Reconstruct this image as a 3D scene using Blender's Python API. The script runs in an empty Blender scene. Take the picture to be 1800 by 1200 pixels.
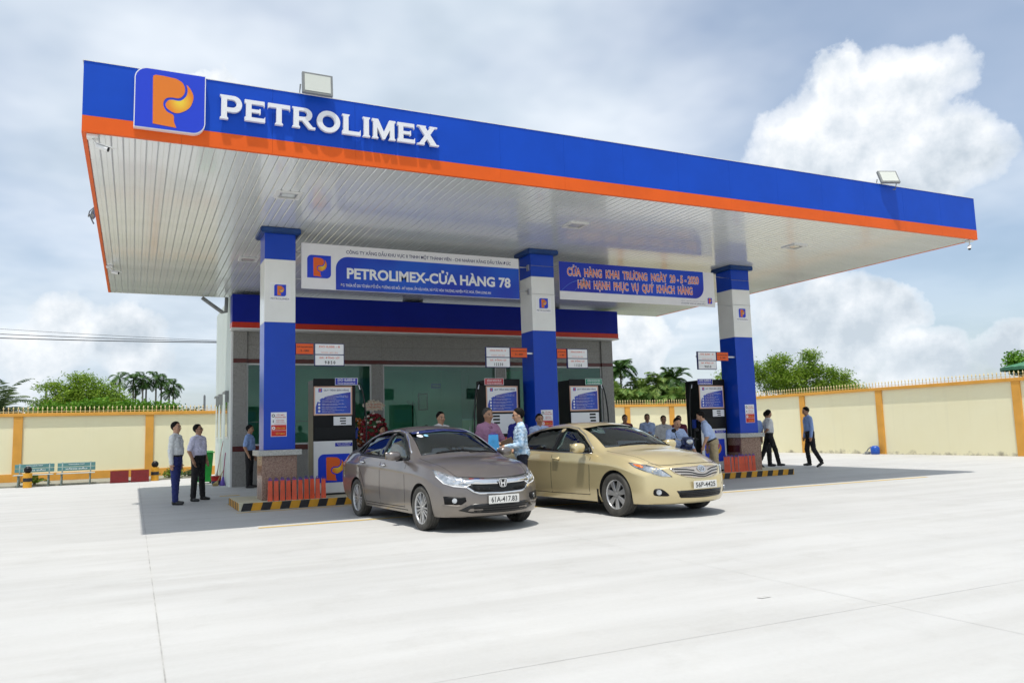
import bpy, bmesh, math, random
import numpy as np
from mathutils import Vector, Matrix
from mathutils.geometry import delaunay_2d_cdt
from mathutils.bvhtree import BVHTree

random.seed(7)
RNG = np.random.default_rng(7)
SC = bpy.context.scene
COL = SC.collection

# ------------------------------------------------------------------ camera
cam_d = bpy.data.cameras.new('camera')
cam = bpy.data.objects.new('camera', cam_d)
COL.objects.link(cam)
cam_d.sensor_width = 36.0
cam_d.lens = 1382.35 / 1800 * 36
cam_d.clip_end = 3000
CR = Vector((0.90189, -0.43098, -0.029095))
CU = Vector((-0.022631, -0.114407, 0.993176))
CF = Vector((0.43137, 0.895078, 0.112936))
CAM = Vector((0.628, -12.3854, 1.3345))
cam.matrix_world = Matrix(((CR.x, CU.x, -CF.x, CAM.x), (CR.y, CU.y, -CF.y, CAM.y),
                           (CR.z, CU.z, -CF.z, CAM.z), (0, 0, 0, 1)))
SC.camera = cam

# ------------------------------------------------------------------ light
SUN_TO = Vector((-0.1577, -0.2104, 1.0)).normalized()      # towards the sun
sun_d = bpy.data.lights.new('sun', 'SUN')
sun_d.energy = 3.1
sun_d.angle = math.radians(0.53)
sun_d.color = (1.0, 0.955, 0.88)
sun = bpy.data.objects.new('sun', sun_d)
COL.objects.link(sun)
sun.rotation_euler = SUN_TO.to_track_quat('Z', 'Y').to_euler()
SUN_EL = math.asin(SUN_TO.z)
SUN_AZ = math.atan2(SUN_TO.x, SUN_TO.y)

SC.view_settings.view_transform = 'Standard'
SC.view_settings.look = 'None'
SC.view_settings.gamma = 1.0
SC.view_settings.exposure = 0.3
SC.cycles.max_bounces = 6
SC.cycles.diffuse_bounces = 3
SC.cycles.glossy_bounces = 3
SC.cycles.transmission_bounces = 4
SC.cycles.transparent_max_bounces = 8
SC.cycles.adaptive_threshold = 0.02
SC.cycles.caustics_reflective = False
SC.cycles.caustics_refractive = False
SC.cycles.sample_clamp_indirect = 6.0


def azel(x, y):
    """unit direction through a pixel of the 1800x1200 photograph (only used to place clouds)"""
    d = CF + CR * ((x - 900) / 1382.35) + CU * ((600 - y) / 1382.35)
    return d.normalized()


def build_world():
    w = bpy.data.worlds.new('World')
    SC.world = w
    w.use_nodes = True
    nt = w.node_tree
    N, L = nt.nodes, nt.links
    for n in list(N):
        N.remove(n)
    out = N.new('ShaderNodeOutputWorld')

    def math_(op, a, b=None, c=None, clamp=False):
        n = N.new('ShaderNodeMath'); n.operation = op; n.use_clamp = clamp
        for i, v in enumerate((a, b, c)):
            if v is None:
                continue
            if isinstance(v, (int, float)):
                n.inputs[i].default_value = v
            else:
                L.new(v, n.inputs[i])
        return n.outputs[0]

    def vmath(op, a, b=None, scale=None):
        n = N.new('ShaderNodeVectorMath'); n.operation = op
        for i, v in enumerate((a, b)):
            if v is None:
                continue
            if isinstance(v, (tuple, Vector)):
                n.inputs[i].default_value = tuple(v)
            else:
                L.new(v, n.inputs[i])
        if scale is not None:
            if isinstance(scale, (int, float)):
                n.inputs['Scale'].default_value = scale
            else:
                L.new(scale, n.inputs['Scale'])
        return n.outputs['Value'] if op in ('DISTANCE', 'LENGTH', 'DOT_PRODUCT') else n.outputs['Vector']

    def noise(vec, scale, detail, rough=0.55, w_=None):
        n = N.new('ShaderNodeTexNoise')
        n.inputs['Scale'].default_value = scale
        n.inputs['Detail'].default_value = detail
        n.inputs['Roughness'].default_value = rough
        L.new(vec, n.inputs['Vector'])
        return n

    def ramp(fac, stops):
        n = N.new('ShaderNodeValToRGB')
        e = n.color_ramp.elements
        while len(e) < len(stops):
            e.new(0.5)
        for i, (p, c) in enumerate(stops):
            e[i].position = p
            e[i].color = (*c, 1) if len(c) == 3 else c
        L.new(fac, n.inputs[0])
        return n.outputs[0]

    def mixc(fac, a, b):
        n = N.new('ShaderNodeMix'); n.data_type = 'RGBA'
        if isinstance(fac, float): n.inputs[0].default_value = fac
        else: L.new(fac, n.inputs[0])
        for i, v in ((6, a), (7, b)):
            if isinstance(v, tuple): n.inputs[i].default_value = (*v, 1)
            else: L.new(v, n.inputs[i])
        return n.outputs[2]

    tc = N.new('ShaderNodeTexCoord').outputs['Generated']
    d = vmath('NORMALIZE', tc)
    sep = N.new('ShaderNodeSeparateXYZ'); L.new(d, sep.inputs[0])
    dz = sep.outputs['Z']
    up = math_('MAXIMUM', dz, 0.0)

    sky = N.new('ShaderNodeTexSky')
    sky.sky_type = 'NISHITA'
    sky.sun_disc = False
    sky.sun_elevation = SUN_EL
    sky.sun_rotation = SUN_AZ
    sky.altitude = 0
    sky.air_density = 1.0
    sky.dust_density = 1.6
    sky.ozone_density = 1.2
    bg_sky = N.new('ShaderNodeBackground')
    bg_sky.inputs['Strength'].default_value = 0.125
    L.new(sky.outputs[0], bg_sky.inputs['Color'])

    # --- high veil of broken stratus, seen in the plane of the cloud base
    inv = math_('DIVIDE', 1.0, math_('ADD', up, 0.20))
    cmb = N.new('ShaderNodeCombineXYZ')
    L.new(math_('MULTIPLY', sep.outputs['X'], inv), cmb.inputs['X'])
    L.new(math_('MULTIPLY', sep.outputs['Y'], inv), cmb.inputs['Y'])
    plane = vmath('ADD', cmb.outputs[0], (3.1, 1.7, 0.0))
    n1 = noise(plane, 0.95, 5, 0.52)
    # the veil thins out low on the right, where the photograph shows clear blue
    clear = math_('SUBTRACT', 1.0, math_('MULTIPLY', vmath('DISTANCE', d, azel(1800, 430)), 2.1), clamp=True)
    strat = math_('SUBTRACT', math_('ADD', n1.outputs[0], 0.12), math_('MULTIPLY', clear, 0.30))
    s_alpha = ramp(strat, [(0.40, (0.30, 0.30, 0.30)), (0.64, (0.90, 0.90, 0.90))])
    n3 = noise(vmath('ADD', plane, (-5.0, 2.0, 1.0)), 1.6, 4, 0.55)
    s_col = ramp(n3.outputs[0], [(0.30, (0.41, 0.49, 0.57)), (0.47, (0.55, 0.625, 0.705)), (0.64, (0.74, 0.79, 0.845))])

    # --- cumulus: groups of billows at given directions, edges broken up by noise
    dn = noise(d, 7.0, 7, 0.57)
    warp = vmath('SCALE', vmath('SUBTRACT', dn.outputs['Color'], (0.5, 0.5, 0.5)), scale=0.165)
    dw = vmath('ADD', d, warp)
    blobs = [  # photo pixel, radius in pixels
        (1520, 245, 140), (1420, 290, 105), (1600, 150, 90), (1590, 300, 105), (1345, 330, 55), (1500, 115, 62), (1660, 255, 80),
        (395, 205, 48), (325, 215, 40), (480, 225, 36), (570, 225, 32),
        (1480, 585, 95), (1390, 615, 80), (1555, 535, 48), (1620, 645, 70), (1765, 620, 52),
        (1130, 610, 75), (90, 610, 60), (230, 620, 70), (-420, 300, 160), (2350, 400, 170), (900, -700, 220)]
    f = None
    for (x, y, r) in blobs:
        dist = vmath('DISTANCE', dw, azel(x, y))
        v = math_('SUBTRACT', 1.0, math_('DIVIDE', dist, r / 1382.35 * 1.12))
        f = v if f is None else math_('SMOOTH_MAX', f, v, 0.14)
    c_alpha = ramp(f, [(0.0, (0, 0, 0)), (0.10, (0.55, 0.55, 0.55)), (0.32, (0.95, 0.95, 0.95))])
    # billows: emboss the relief with the light from above, grey in the folds and towards the base
    dn_b = noise(vmath('ADD', d, (-0.012, -0.006, 0.022)), 7.0, 7, 0.57)
    rel = math_('MULTIPLY', math_('SUBTRACT', dn.outputs[0], dn_b.outputs[0]), 2.3)
    depth = math_('MULTIPLY', math_('MINIMUM', f, 0.6), -0.22)
    base_ = math_('MULTIPLY', vmath('DOT_PRODUCT', vmath('SUBTRACT', d, azel(1520, 240)), (0.0, 0.0, 1.0)), 1.9)
    shade = math_('ADD', math_('ADD', rel, 0.66), math_('ADD', depth, math_('MINIMUM', math_('MAXIMUM', base_, -0.13), 0.10)))
    c_col = ramp(shade, [(0.22, (0.47, 0.53, 0.59)), (0.46, (0.64, 0.685, 0.73)), (0.74, (0.86, 0.87, 0.88))])

    col = mixc(c_alpha, s_col, c_col)
    a_tot = math_('SUBTRACT', 1.0, math_('MULTIPLY', math_('SUBTRACT', 1.0, s_alpha), math_('SUBTRACT', 1.0, c_alpha)))
    # towards the horizon everything fades into pale haze
    low = ramp(up, [(0.0, (1, 1, 1)), (0.15, (0, 0, 0))])
    a_tot = math_('MAXIMUM', a_tot, math_('MULTIPLY', low, 0.75))
    col = mixc(math_('MULTIPLY', low, 0.30), col, (0.58, 0.655, 0.73))
    bg_c = N.new('ShaderNodeBackground')
    bg_c.inputs['Strength'].default_value = 1.03
    L.new(col, bg_c.inputs['Color'])
    mix = N.new('ShaderNodeMixShader')
    L.new(a_tot, mix.inputs[0])
    L.new(bg_sky.outputs[0], mix.inputs[1])
    L.new(bg_c.outputs[0], mix.inputs[2])
    L.new(mix.outputs[0], out.inputs['Surface'])
    w.cycles.sampling_method = 'MANUAL'
    w.cycles.sample_map_resolution = 256


build_world()

# ------------------------------------------------------------------ materials
MATS = {}


def srgb(r, g, b):
    return tuple(((c / 255) / 12.92 if c / 255 <= 0.04045 else ((c / 255 + 0.055) / 1.055) ** 2.4) for c in (r, g, b))


def mat(name, color=(0.5, 0.5, 0.5), rough=0.5, metal=0.0, spec=0.5, coat=0.0, coat_rough=0.05,
        vary=0.0, vscale=6.0, color2=None, bump=0.0, bscale=80.0, rvary=0.0, detail=5, stretch=None, aniso=0):
    """principled material with noise-driven colour, roughness and relief"""
    if name in MATS:
        return MATS[name]
    m = bpy.data.materials.new(name)
    m.use_nodes = True
    nt = m.node_tree
    N, L = nt.nodes, nt.links
    b = N['Principled BSDF']
    b.inputs['Base Color'].default_value = (*color, 1)
    b.inputs['Roughness'].default_value = rough
    b.inputs['Metallic'].default_value = metal
    b.inputs['Specular IOR Level'].default_value = spec
    b.inputs['Coat Weight'].default_value = coat
    b.inputs['Coat Roughness'].default_value = coat_rough
    tc = N.new('ShaderNodeTexCoord')
    vec = tc.outputs['Object']
    if stretch:
        mp = N.new('ShaderNodeMapping')
        mp.inputs['Scale'].default_value = stretch
        L.new(vec, mp.inputs['Vector'])
        vec = mp.outputs[0]
    if vary > 0 or color2 is not None or rvary > 0:
        n = N.new('ShaderNodeTexNoise')
        n.inputs['Scale'].default_value = vscale
        n.inputs['Detail'].default_value = detail
        n.inputs['Roughness'].default_value = 0.6
        L.new(vec, n.inputs['Vector'])
        r = N.new('ShaderNodeValToRGB')
        r.color_ramp.elements[0].position = 0.33
        r.color_ramp.elements[1].position = 0.67
        c2 = color2 if color2 is not None else tuple(min(1, c * (1 + vary)) for c in color)
        c1 = color if color2 is not None else tuple(c * (1 - vary) for c in color)
        r.color_ramp.elements[0].color = (*c1, 1)
        r.color_ramp.elements[1].color = (*c2, 1)
        L.new(n.outputs[0], r.inputs[0])
        L.new(r.outputs[0], b.inputs['Base Color'])
        if rvary > 0:
            mr = N.new('ShaderNodeMapRange')
            mr.inputs['From Min'].default_value = 0.3
            mr.inputs['From Max'].default_value = 0.7
            mr.inputs['To Min'].default_value = max(0.02, rough - rvary)
            mr.inputs['To Max'].default_value = min(1, rough + rvary)
            L.new(n.outputs[0], mr.inputs['Value'])
            L.new(mr.outputs[0], b.inputs['Roughness'])
    if bump > 0:
        n2 = N.new('ShaderNodeTexNoise')
        n2.inputs['Scale'].default_value = bscale
        n2.inputs['Detail'].default_value = 4
        L.new(vec, n2.inputs['Vector'])
        bp = N.new('ShaderNodeBump')
        bp.inputs['Strength'].default_value = bump
        bp.inputs['Distance'].default_value = 0.02
        L.new(n2.outputs[0], bp.inputs['Height'])
        L.new(bp.outputs[0], b.inputs['Normal'])
    MATS[name] = m
    return m


def glass_mat(name, tint, reflect=0.12, rough=0.02, haze=None):
    """thin pane: tinted see-through plus a mirror-like reflection that grows at grazing angles"""
    if name in MATS:
        return MATS[name]
    m = bpy.data.materials.new(name)
    m.use_nodes = True
    nt = m.node_tree
    N, L = nt.nodes, nt.links
    N.remove(N['Principled BSDF'])
    out = N['Material Output']
    tr = N.new('ShaderNodeBsdfTransparent'); tr.inputs[0].default_value = (*tint, 1)
    gl = N.new('ShaderNodeBsdfGlossy'); gl.inputs['Roughness'].default_value = rough
    gl.inputs['Color'].default_value = (0.9, 0.97, 0.95, 1)
    fr = N.new('ShaderNodeFresnel'); fr.inputs['IOR'].default_value = 1.5
    ad = N.new('ShaderNodeMath'); ad.operation = 'ADD'; ad.use_clamp = True
    ad.inputs[1].default_value = reflect
    L.new(fr.outputs[0], ad.inputs[0])
    mx = N.new('ShaderNodeMixShader')
    L.new(ad.outputs[0], mx.inputs[0]); L.new(tr.outputs[0], mx.inputs[1]); L.new(gl.outputs[0], mx.inputs[2])
    L.new(mx.outputs[0], out.inputs['Surface'])
    MATS[name] = m
    return m


def granite_mat(name, base, dark, light, rough=0.28, scale=60):
    if name in MATS:
        return MATS[name]
    m = bpy.data.materials.new(name)
    m.use_nodes = True
    nt = m.node_tree
    N, L = nt.nodes, nt.links
    b = N['Principled BSDF']
    b.inputs['Roughness'].default_value = rough
    tc = N.new('ShaderNodeTexCoord')
    v1 = N.new('ShaderNodeTexVoronoi'); v1.inputs['Scale'].default_value = scale
    n1 = N.new('ShaderNodeTexNoise'); n1.inputs['Scale'].default_value = scale * 0.5; n1.inputs['Detail'].default_value = 6
    L.new(tc.outputs['Object'], v1.inputs['Vector']); L.new(tc.outputs['Object'], n1.inputs['Vector'])
    bw = N.new('ShaderNodeRGBToBW'); L.new(v1.outputs['Color'], bw.inputs[0])
    r = N.new('ShaderNodeValToRGB')
    e = r.color_ramp.elements
    e[0].position = 0.2; e[0].color = (*dark, 1)
    e[1].position = 0.85; e[1].color = (*light, 1)
    k = e.new(0.5); k.color = (*base, 1)
    mx = N.new('ShaderNodeMix'); mx.inputs[0].default_value = 0.45
    L.new(bw.outputs[0], mx.inputs[2]); L.new(n1.outputs[0], mx.inputs[3])
    L.new(mx.outputs[0], r.inputs[0]); L.new(r.outputs[0], b.inputs['Base Color'])
    MATS[name] = m
    return m


# ------------------------------------------------------------------ mesh helpers
class MB:
    """collects shapes in world (or local) coordinates; build() links them as one mesh object"""

    def __init__(self):
        self.v, self.f, self.m, self.sm = [], [], [], []

    def add(self, verts, faces, mi=0, smooth=False):
        o = len(self.v)
        self.v.extend([tuple(p) for p in verts])
        for f in faces:
            self.f.append([i + o for i in f]); self.m.append(mi); self.sm.append(smooth)
        return self

    def box(self, x0, x1, y0, y1, z0, z1, mi=0):
        x0, x1 = sorted((x0, x1)); y0, y1 = sorted((y0, y1)); z0, z1 = sorted((z0, z1))
        vs = [(x0, y0, z0), (x1, y0, z0), (x1, y1, z0), (x0, y1, z0), (x0, y0, z1), (x1, y0, z1), (x1, y1, z1), (x0, y1, z1)]
        return self.add(vs, [(0, 3, 2, 1), (4, 5, 6, 7), (0, 1, 5, 4), (1, 2, 6, 5), (2, 3, 7, 6), (3, 0, 4, 7)], mi)

    def obox(self, c, ax, ay, az, mi=0):
        """box from centre and three half-axis vectors"""
        c, ax, ay, az = Vector(c), Vector(ax), Vector(ay), Vector(az)
        vs = [c + sx * ax + sy * ay + sz * az for sz in (-1, 1) for sx, sy in ((-1, -1), (1, -1), (1, 1), (-1, 1))]
        return self.add(vs, [(0, 3, 2, 1), (4, 5, 6, 7), (0, 1, 5, 4), (1, 2, 6, 5), (2, 3, 7, 6), (3, 0, 4, 7)], mi)

    def cyl(self, p0, p1, r0, r1=None, n=16, mi=0, caps=True, smooth=True):
        p0, p1 = Vector(p0), Vector(p1)
        r1 = r0 if r1 is None else r1
        a = (p1 - p0).normalized()
        t = Vector((0, 0, 1)) if abs(a.z) < 0.9 else Vector((1, 0, 0))
        e1 = a.cross(t).normalized(); e2 = a.cross(e1)
        vs = []
        for p, r in ((p0, r0), (p1, r1)):
            for i in range(n):
                t_ = 2 * math.pi * i / n
                vs.append(p + e1 * (r * math.cos(t_)) + e2 * (r * math.sin(t_)))
        fs = [(i, (i + 1) % n, n + (i + 1) % n, n + i) for i in range(n)]
        self.add(vs, fs, mi, smooth)
        if caps:
            self.add(vs[:n], [tuple(range(n))[::-1]], mi)
            self.add(vs[n:], [tuple(range(n))], mi)
        return self

    def tube(self, pts, r, n=8, mi=0, smooth=True):
        """polyline swept with a round section; r may be a list"""
        pts = [Vector(p) for p in pts]
        rs = r if isinstance(r, (list, tuple)) else [r] * len(pts)
        vs, fs = [], []
        ref = None
        for k, p in enumerate(pts):
            a = (pts[min(k + 1, len(pts) - 1)] - pts[max(k - 1, 0)]).normalized()
            if ref is None:
                t = Vector((0, 0, 1)) if abs(a.z) < 0.9 else Vector((1, 0, 0))
                ref = a.cross(t).normalized()
            e1 = (ref - a * ref.dot(a)).normalized(); e2 = a.cross(e1); ref = e1
            for i in range(n):
                t_ = 2 * math.pi * i / n
                vs.append(p + e1 * (rs[k] * math.cos(t_)) + e2 * (rs[k] * math.sin(t_)))
        for k in range(len(pts) - 1):
            for i in range(n):
                fs.append((k * n + i, k * n + (i + 1) % n, (k + 1) * n + (i + 1) % n, (k + 1) * n + i))
        fs.append(tuple(range(n))[::-1]); fs.append(tuple(range((len(pts) - 1) * n, len(pts) * n)))
        return self.add(vs, fs, mi, smooth)

    def lathe(self, prof, axis_o=(0, 0, 0), n=24, mi=0, axis='Z', smooth=True):
        """profile list of (radius, height) turned about an axis"""
        vs, fs = [], []
        o = Vector(axis_o)
        for (r, h) in prof:
            for i in range(n):
                t = 2 * math.pi * i / n
                c, s = r * math.cos(t), r * math.sin(t)
                p = {'Z': (c, s, h), 'Y': (c, h, s), 'X': (h, c, s)}[axis]
                vs.append(o + Vector(p))
        for k in range(len(prof) - 1):
            for i in range(n):
                fs.append((k * n + i, k * n + (i + 1) % n, (k + 1) * n + (i + 1) % n, (k + 1) * n + i))
        return self.add(vs, fs, mi, smooth)

    def ball(self, c, rx, ry=None, rz=None, n=12, mi=0):
        ry = rx if ry is None else ry; rz = rx if rz is None else rz
        vs, fs = [], []
        m = n // 2
        for j in range(m + 1):
            ph = math.pi * j / m
            for i in range(n):
                t = 2 * math.pi * i / n
                vs.append((c[0] + rx * math.sin(ph) * math.cos(t), c[1] + ry * math.sin(ph) * math.sin(t), c[2] + rz * math.cos(ph)))
        for j in range(m):
            for i in range(n):
                fs.append((j * n + i, (j + 1) * n + i, (j + 1) * n + (i + 1) % n, j * n + (i + 1) % n))
        return self.add(vs, fs, mi, True)

    def build(self, name, mats, parent=None, bevel=0.0, seg=1, loc=None, weld=False):
        me = bpy.data.meshes.new(name)
        off = Vector((0, 0, 0))
        if parent is not None:
            off = root_of(parent).location
        if loc is not None:
            off = Vector(loc)
        me.from_pydata([(v[0] - off.x, v[1] - off.y, v[2] - off.z) for v in self.v], [], self.f)
        me.polygons.foreach_set('material_index', self.m)
        me.polygons.foreach_set('use_smooth', self.sm)
        if bevel > 0 or weld:
            bm = bmesh.new(); bm.from_mesh(me)
            bmesh.ops.remove_doubles(bm, verts=bm.verts, dist=1e-5)
            if bevel > 0:
                es = [e for e in bm.edges if len(e.link_faces) == 2 and e.calc_face_angle(0) > math.radians(35)]
                bmesh.ops.bevel(bm, geom=es, offset=bevel, segments=seg, affect='EDGES', clamp_overlap=True)
            bm.to_mesh(me); bm.free()
        me.update()
        o = bpy.data.objects.new(name, me)
        for m in (mats if isinstance(mats, (list, tuple)) else [mats]):
            me.materials.append(m)
        COL.objects.link(o)
        if parent is not None:
            o.parent = parent
        elif loc is not None:
            o.location = loc
        return o


def root_of(o):
    while o.parent is not None:
        o = o.parent
    return o


def tag(o, label, cat, group=None):
    o['label'] = label; o['category'] = cat
    if group:
        o['group'] = group
    return o


def thing(name, label, cat, loc=(0, 0, 0), rotz=0.0, group=None):
    o = bpy.data.objects.new(name, None)
    o.empty_display_size = 0.2
    COL.objects.link(o)
    o.location = loc
    o.rotation_euler = (0, 0, rotz)
    return tag(o, label, cat, group)


def structure(o):
    o['kind'] = 'structure'
    return o


def share(o, parent, loc=(0, 0, 0), rotz=0.0, scale=None):
    c = o.copy(); COL.objects.link(c); c.parent = parent
    c.location = loc; c.rotation_euler = (0, 0, rotz)
    if scale: c.scale = scale
    return c


# ---- flat shapes: polygons united / cut by constrained triangulation, then given a thickness
def pip(poly, x, y):
    c = False
    n = len(poly)
    j = n - 1
    for i in range(n):
        xi, yi = poly[i]; xj, yj = poly[j]
        if (yi > y) != (yj > y) and x < (xj - xi) * (y - yi) / (yj - yi) + xi:
            c = not c
        j = i
    return c


def region(pos, neg=(), inner=None):
    """triangulate union(pos) - union(neg); returns 2d verts, ccw triangles"""
    vs, es = [], []
    for poly in list(pos) + list(neg):
        o = len(vs)
        vs += [Vector((p[0], p[1])) for p in poly]
        es += [(o + i, o + (i + 1) % len(poly)) for i in range(len(poly))]
    if inner:
        vs += [Vector(p) for p in inner]
    V, E, F, *_ = delaunay_2d_cdt(vs, es, [], 0, 1e-6)
    tris = []
    for f in F:
        a, b, c = (V[i] for i in f)
        x, y = (a.x + b.x + c.x) / 3, (a.y + b.y + c.y) / 3
        if abs((b - a).cross(c - a)) < 1e-10:
            continue
        if any(pip(p, x, y) for p in pos) and not any(pip(p, x, y) for p in neg):
            tris.append(tuple(f) if (b - a).cross(c - a) > 0 else tuple(f[::-1]))
    used = sorted({i for t in tris for i in t})
    mp = {i: k for k, i in enumerate(used)}
    return [(V[i].x, V[i].y) for i in used], [tuple(mp[i] for i in t) for t in tris]


def slab2d(V, T, to3d, depth_vec):
    """extrude a 2d triangulation: front at to3d(v)+depth_vec, back at to3d(v)"""
    n = len(V)
    dv = Vector(depth_vec)
    back = [Vector(to3d(*v)) for v in V]
    front = [p + dv for p in back]
    fs = [tuple(t) for t in T] + [tuple(i + n for i in t[::-1]) for t in T]
    cnt = {}
    for t in T:
        for a, b in ((t[0], t[1]), (t[1], t[2]), (t[2], t[0])):
            cnt[(a, b)] = 1
    for (a, b) in list(cnt):
        if (b, a) not in cnt:
            fs.append((a, a + n, b + n, b))
    return front + back, fs


_TXT = {}


def text2d(s, bold=0.0):
    key = (s, bold)
    if key in _TXT:
        return _TXT[key]
    cu = bpy.data.curves.new('t', 'FONT')
    cu.body = s
    cu.offset = bold
    cu.resolution_u = 3
    ob = bpy.data.objects.new('t', cu)
    COL.objects.link(ob)
    dg = bpy.context.evaluated_depsgraph_get()
    me = bpy.data.meshes.new_from_object(ob.evaluated_get(dg))
    bpy.data.objects.remove(ob)
    V = [(v.co.x, v.co.y) for v in me.vertices]
    T = []
    for p in me.polygons:
        t = tuple(p.vertices)
        if p.normal.z < 0:
            t = t[::-1]
        T.append(t)
    bpy.data.meshes.remove(me)
    _TXT[key] = (V, T)
    return V, T


def fit2d(V, x0, x1, z0, z1, R=None):
    """scale a flat shape into a box (or by the same map that fits shape R)"""
    xs = [v[0] for v in (R or V)]; ys = [v[1] for v in (R or V)]
    a, b, c, d = min(xs), max(xs), min(ys), max(ys)
    return [(x0 + (v[0] - a) / max(b - a, 1e-6) * (x1 - x0), z0 + (v[1] - c) / max(d - c, 1e-6) * (z1 - z0)) for v in V]


def flat_tris(V, T, to3d):
    """front faces only (lettering printed on a board)"""
    return [Vector(to3d(*v)) for v in V], [tuple(t) for t in T]


def wall_text(mb, s, x0, x1, z0, z1, y, bold=0.02, depth=0.0, mi=0, ref=None):
    """text on a plane facing -y, fitted to a box; depth > 0 extrudes towards -y"""
    V, T = text2d(s, bold)
    V = fit2d(V, x0, x1, z0, z1, text2d(s, ref)[0] if ref is not None else None)
    if depth > 0:
        vs, fs = slab2d(V, T, lambda u, v: (u, y, v), (0, -depth, 0))
    else:
        vs, fs = flat_tris(V, T, lambda u, v: (u, y, v))
    mb.add(vs, fs, mi)


def wall_region(mb, pos, neg, y, depth, mi=0):
    V, T = region(pos, neg)
    vs, fs = slab2d(V, T, lambda u, v: (u, y, v), (0, -depth, 0))
    mb.add(vs, fs, mi)


def rect(x0, x1, z0, z1):
    return [(x0, z0), (x1, z0), (x1, z1), (x0, z1)]


def rrect(x0, x1, z0, z1, rbl=0, rbr=0, rtr=0, rtl=0, n=8):
    out = []
    for (cx, cz, r, a0) in ((x0 + rbl, z0 + rbl, rbl, 180), (x1 - rbr, z0 + rbr, rbr, 270), (x1 - rtr, z1 - rtr, rtr, 0), (x0 + rtl, z1 - rtl, rtl, 90)):
        if r <= 0:
            out.append((cx, cz)); continue
        for k in range(n + 1):
            a = math.radians(a0 + 90 * k / n)
            out.append((cx + r * math.cos(a), cz + r * math.sin(a)))
    return out


def circle(cx, cz, r, n=24, rz=None):
    rz = r if rz is None else rz
    return [(cx + r * math.cos(2 * math.pi * i / n), cz + rz * math.sin(2 * math.pi * i / n)) for i in range(n)]


def spline(pts, n=8, closed=False):
    """catmull-rom through 2d or 3d points"""
    P = [Vector(p) for p in pts]
    out = []
    m = len(P)
    for i in range(m if closed else m - 1):
        p0 = P[(i - 1) % m] if closed or i > 0 else P[0]
        p1, p2 = P[i], P[(i + 1) % m]
        p3 = P[(i + 2) % m] if closed or i + 2 < m else P[-1]
        for k in range(n):
            t = k / n
            out.append(0.5 * ((2 * p1) + (p2 - p0) * t + (2 * p0 - 5 * p1 + 4 * p2 - p3) * t * t + (3 * p1 - p0 - 3 * p2 + p3) * t ** 3))
    if not closed:
        out.append(P[-1])
    return [tuple(p) for p in out]
# ------------------------------------------------------------------ shared materials
BLUE = mat('blue composite panel', (0.004, 0.066, 0.50), 0.45, spec=0.22, vary=0.06, vscale=1.3)
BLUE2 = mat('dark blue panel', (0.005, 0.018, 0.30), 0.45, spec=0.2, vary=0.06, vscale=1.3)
COLBLUE = mat('pillar blue panel', (0.004, 0.058, 0.50), 0.28, spec=0.3, coat=0.15, coat_rough=0.08, vary=0.05, vscale=1.5)
ORANGE = mat('orange composite panel', (0.78, 0.115, 0.010), 0.45, spec=0.25, vary=0.06, vscale=1.2)
RED = mat('red stripe panel', (0.62, 0.03, 0.008), 0.35, vary=0.06)
WHITE = mat('white paint', (0.78, 0.78, 0.77), 0.4, vary=0.03, vscale=2)
COLWHITE = mat('pillar white panel', (0.86, 0.86, 0.83), 0.25, coat=0.4, vary=0.03, vscale=2)
SOFFIT = mat('soffit white metal', (0.83, 0.86, 0.88), 0.22, metal=0.15, spec=0.6, coat=0.5, coat_rough=0.06, vary=0.035, vscale=0.9, rvary=0.05)
DARK = mat('dark gap', (0.03, 0.03, 0.03), 0.8)
BLACK = mat('black plastic', (0.007, 0.007, 0.008), 0.45, spec=0.22, vary=0.2, vscale=8)
BLACKM = mat('black painted metal', (0.009, 0.0095, 0.010), 0.38, spec=0.25, vary=0.15, vscale=4)
GREY = mat('grey painted metal', (0.22, 0.23, 0.23), 0.45, vary=0.1)
STEEL = mat('brushed steel', (0.55, 0.55, 0.56), 0.3, metal=1.0)
CHROME = mat('chrome', (0.75, 0.76, 0.78), 0.08, metal=1.0)
PRINTW = mat('white print', (0.88, 0.88, 0.89), 0.45)
PRINTB = mat('navy print', (0.012, 0.015, 0.13), 0.5)
PRINTK = mat('black print', (0.01, 0.01, 0.012), 0.5)
PRINTR = mat('red print', (0.62, 0.02, 0.015), 0.5)
PRINTO = mat('orange print', (0.80, 0.11, 0.012), 0.5)
PRINTY = mat('yellow print', (0.82, 0.5, 0.05), 0.5)
PRINTG = mat('green print', (0.01, 0.25, 0.12), 0.5)
SIGNBLUE = mat('sign blue print', (0.008, 0.045, 0.60), 0.35)
SIGNBLUE2 = mat('banner blue print', (0.008, 0.02, 0.42), 0.42, color2=(0.008, 0.10, 0.62), vscale=0.7, detail=1)
BANBLUE = mat('violet blue banner print', (0.014, 0.008, 0.36), 0.42, color2=(0.008, 0.07, 0.62), vscale=0.55, detail=1)
SIGNORANGE = mat('emblem orange', (0.76, 0.19, 0.008), 0.4)
BANNERO = mat('emblem red orange', (0.80, 0.13, 0.015), 0.4)


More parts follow.
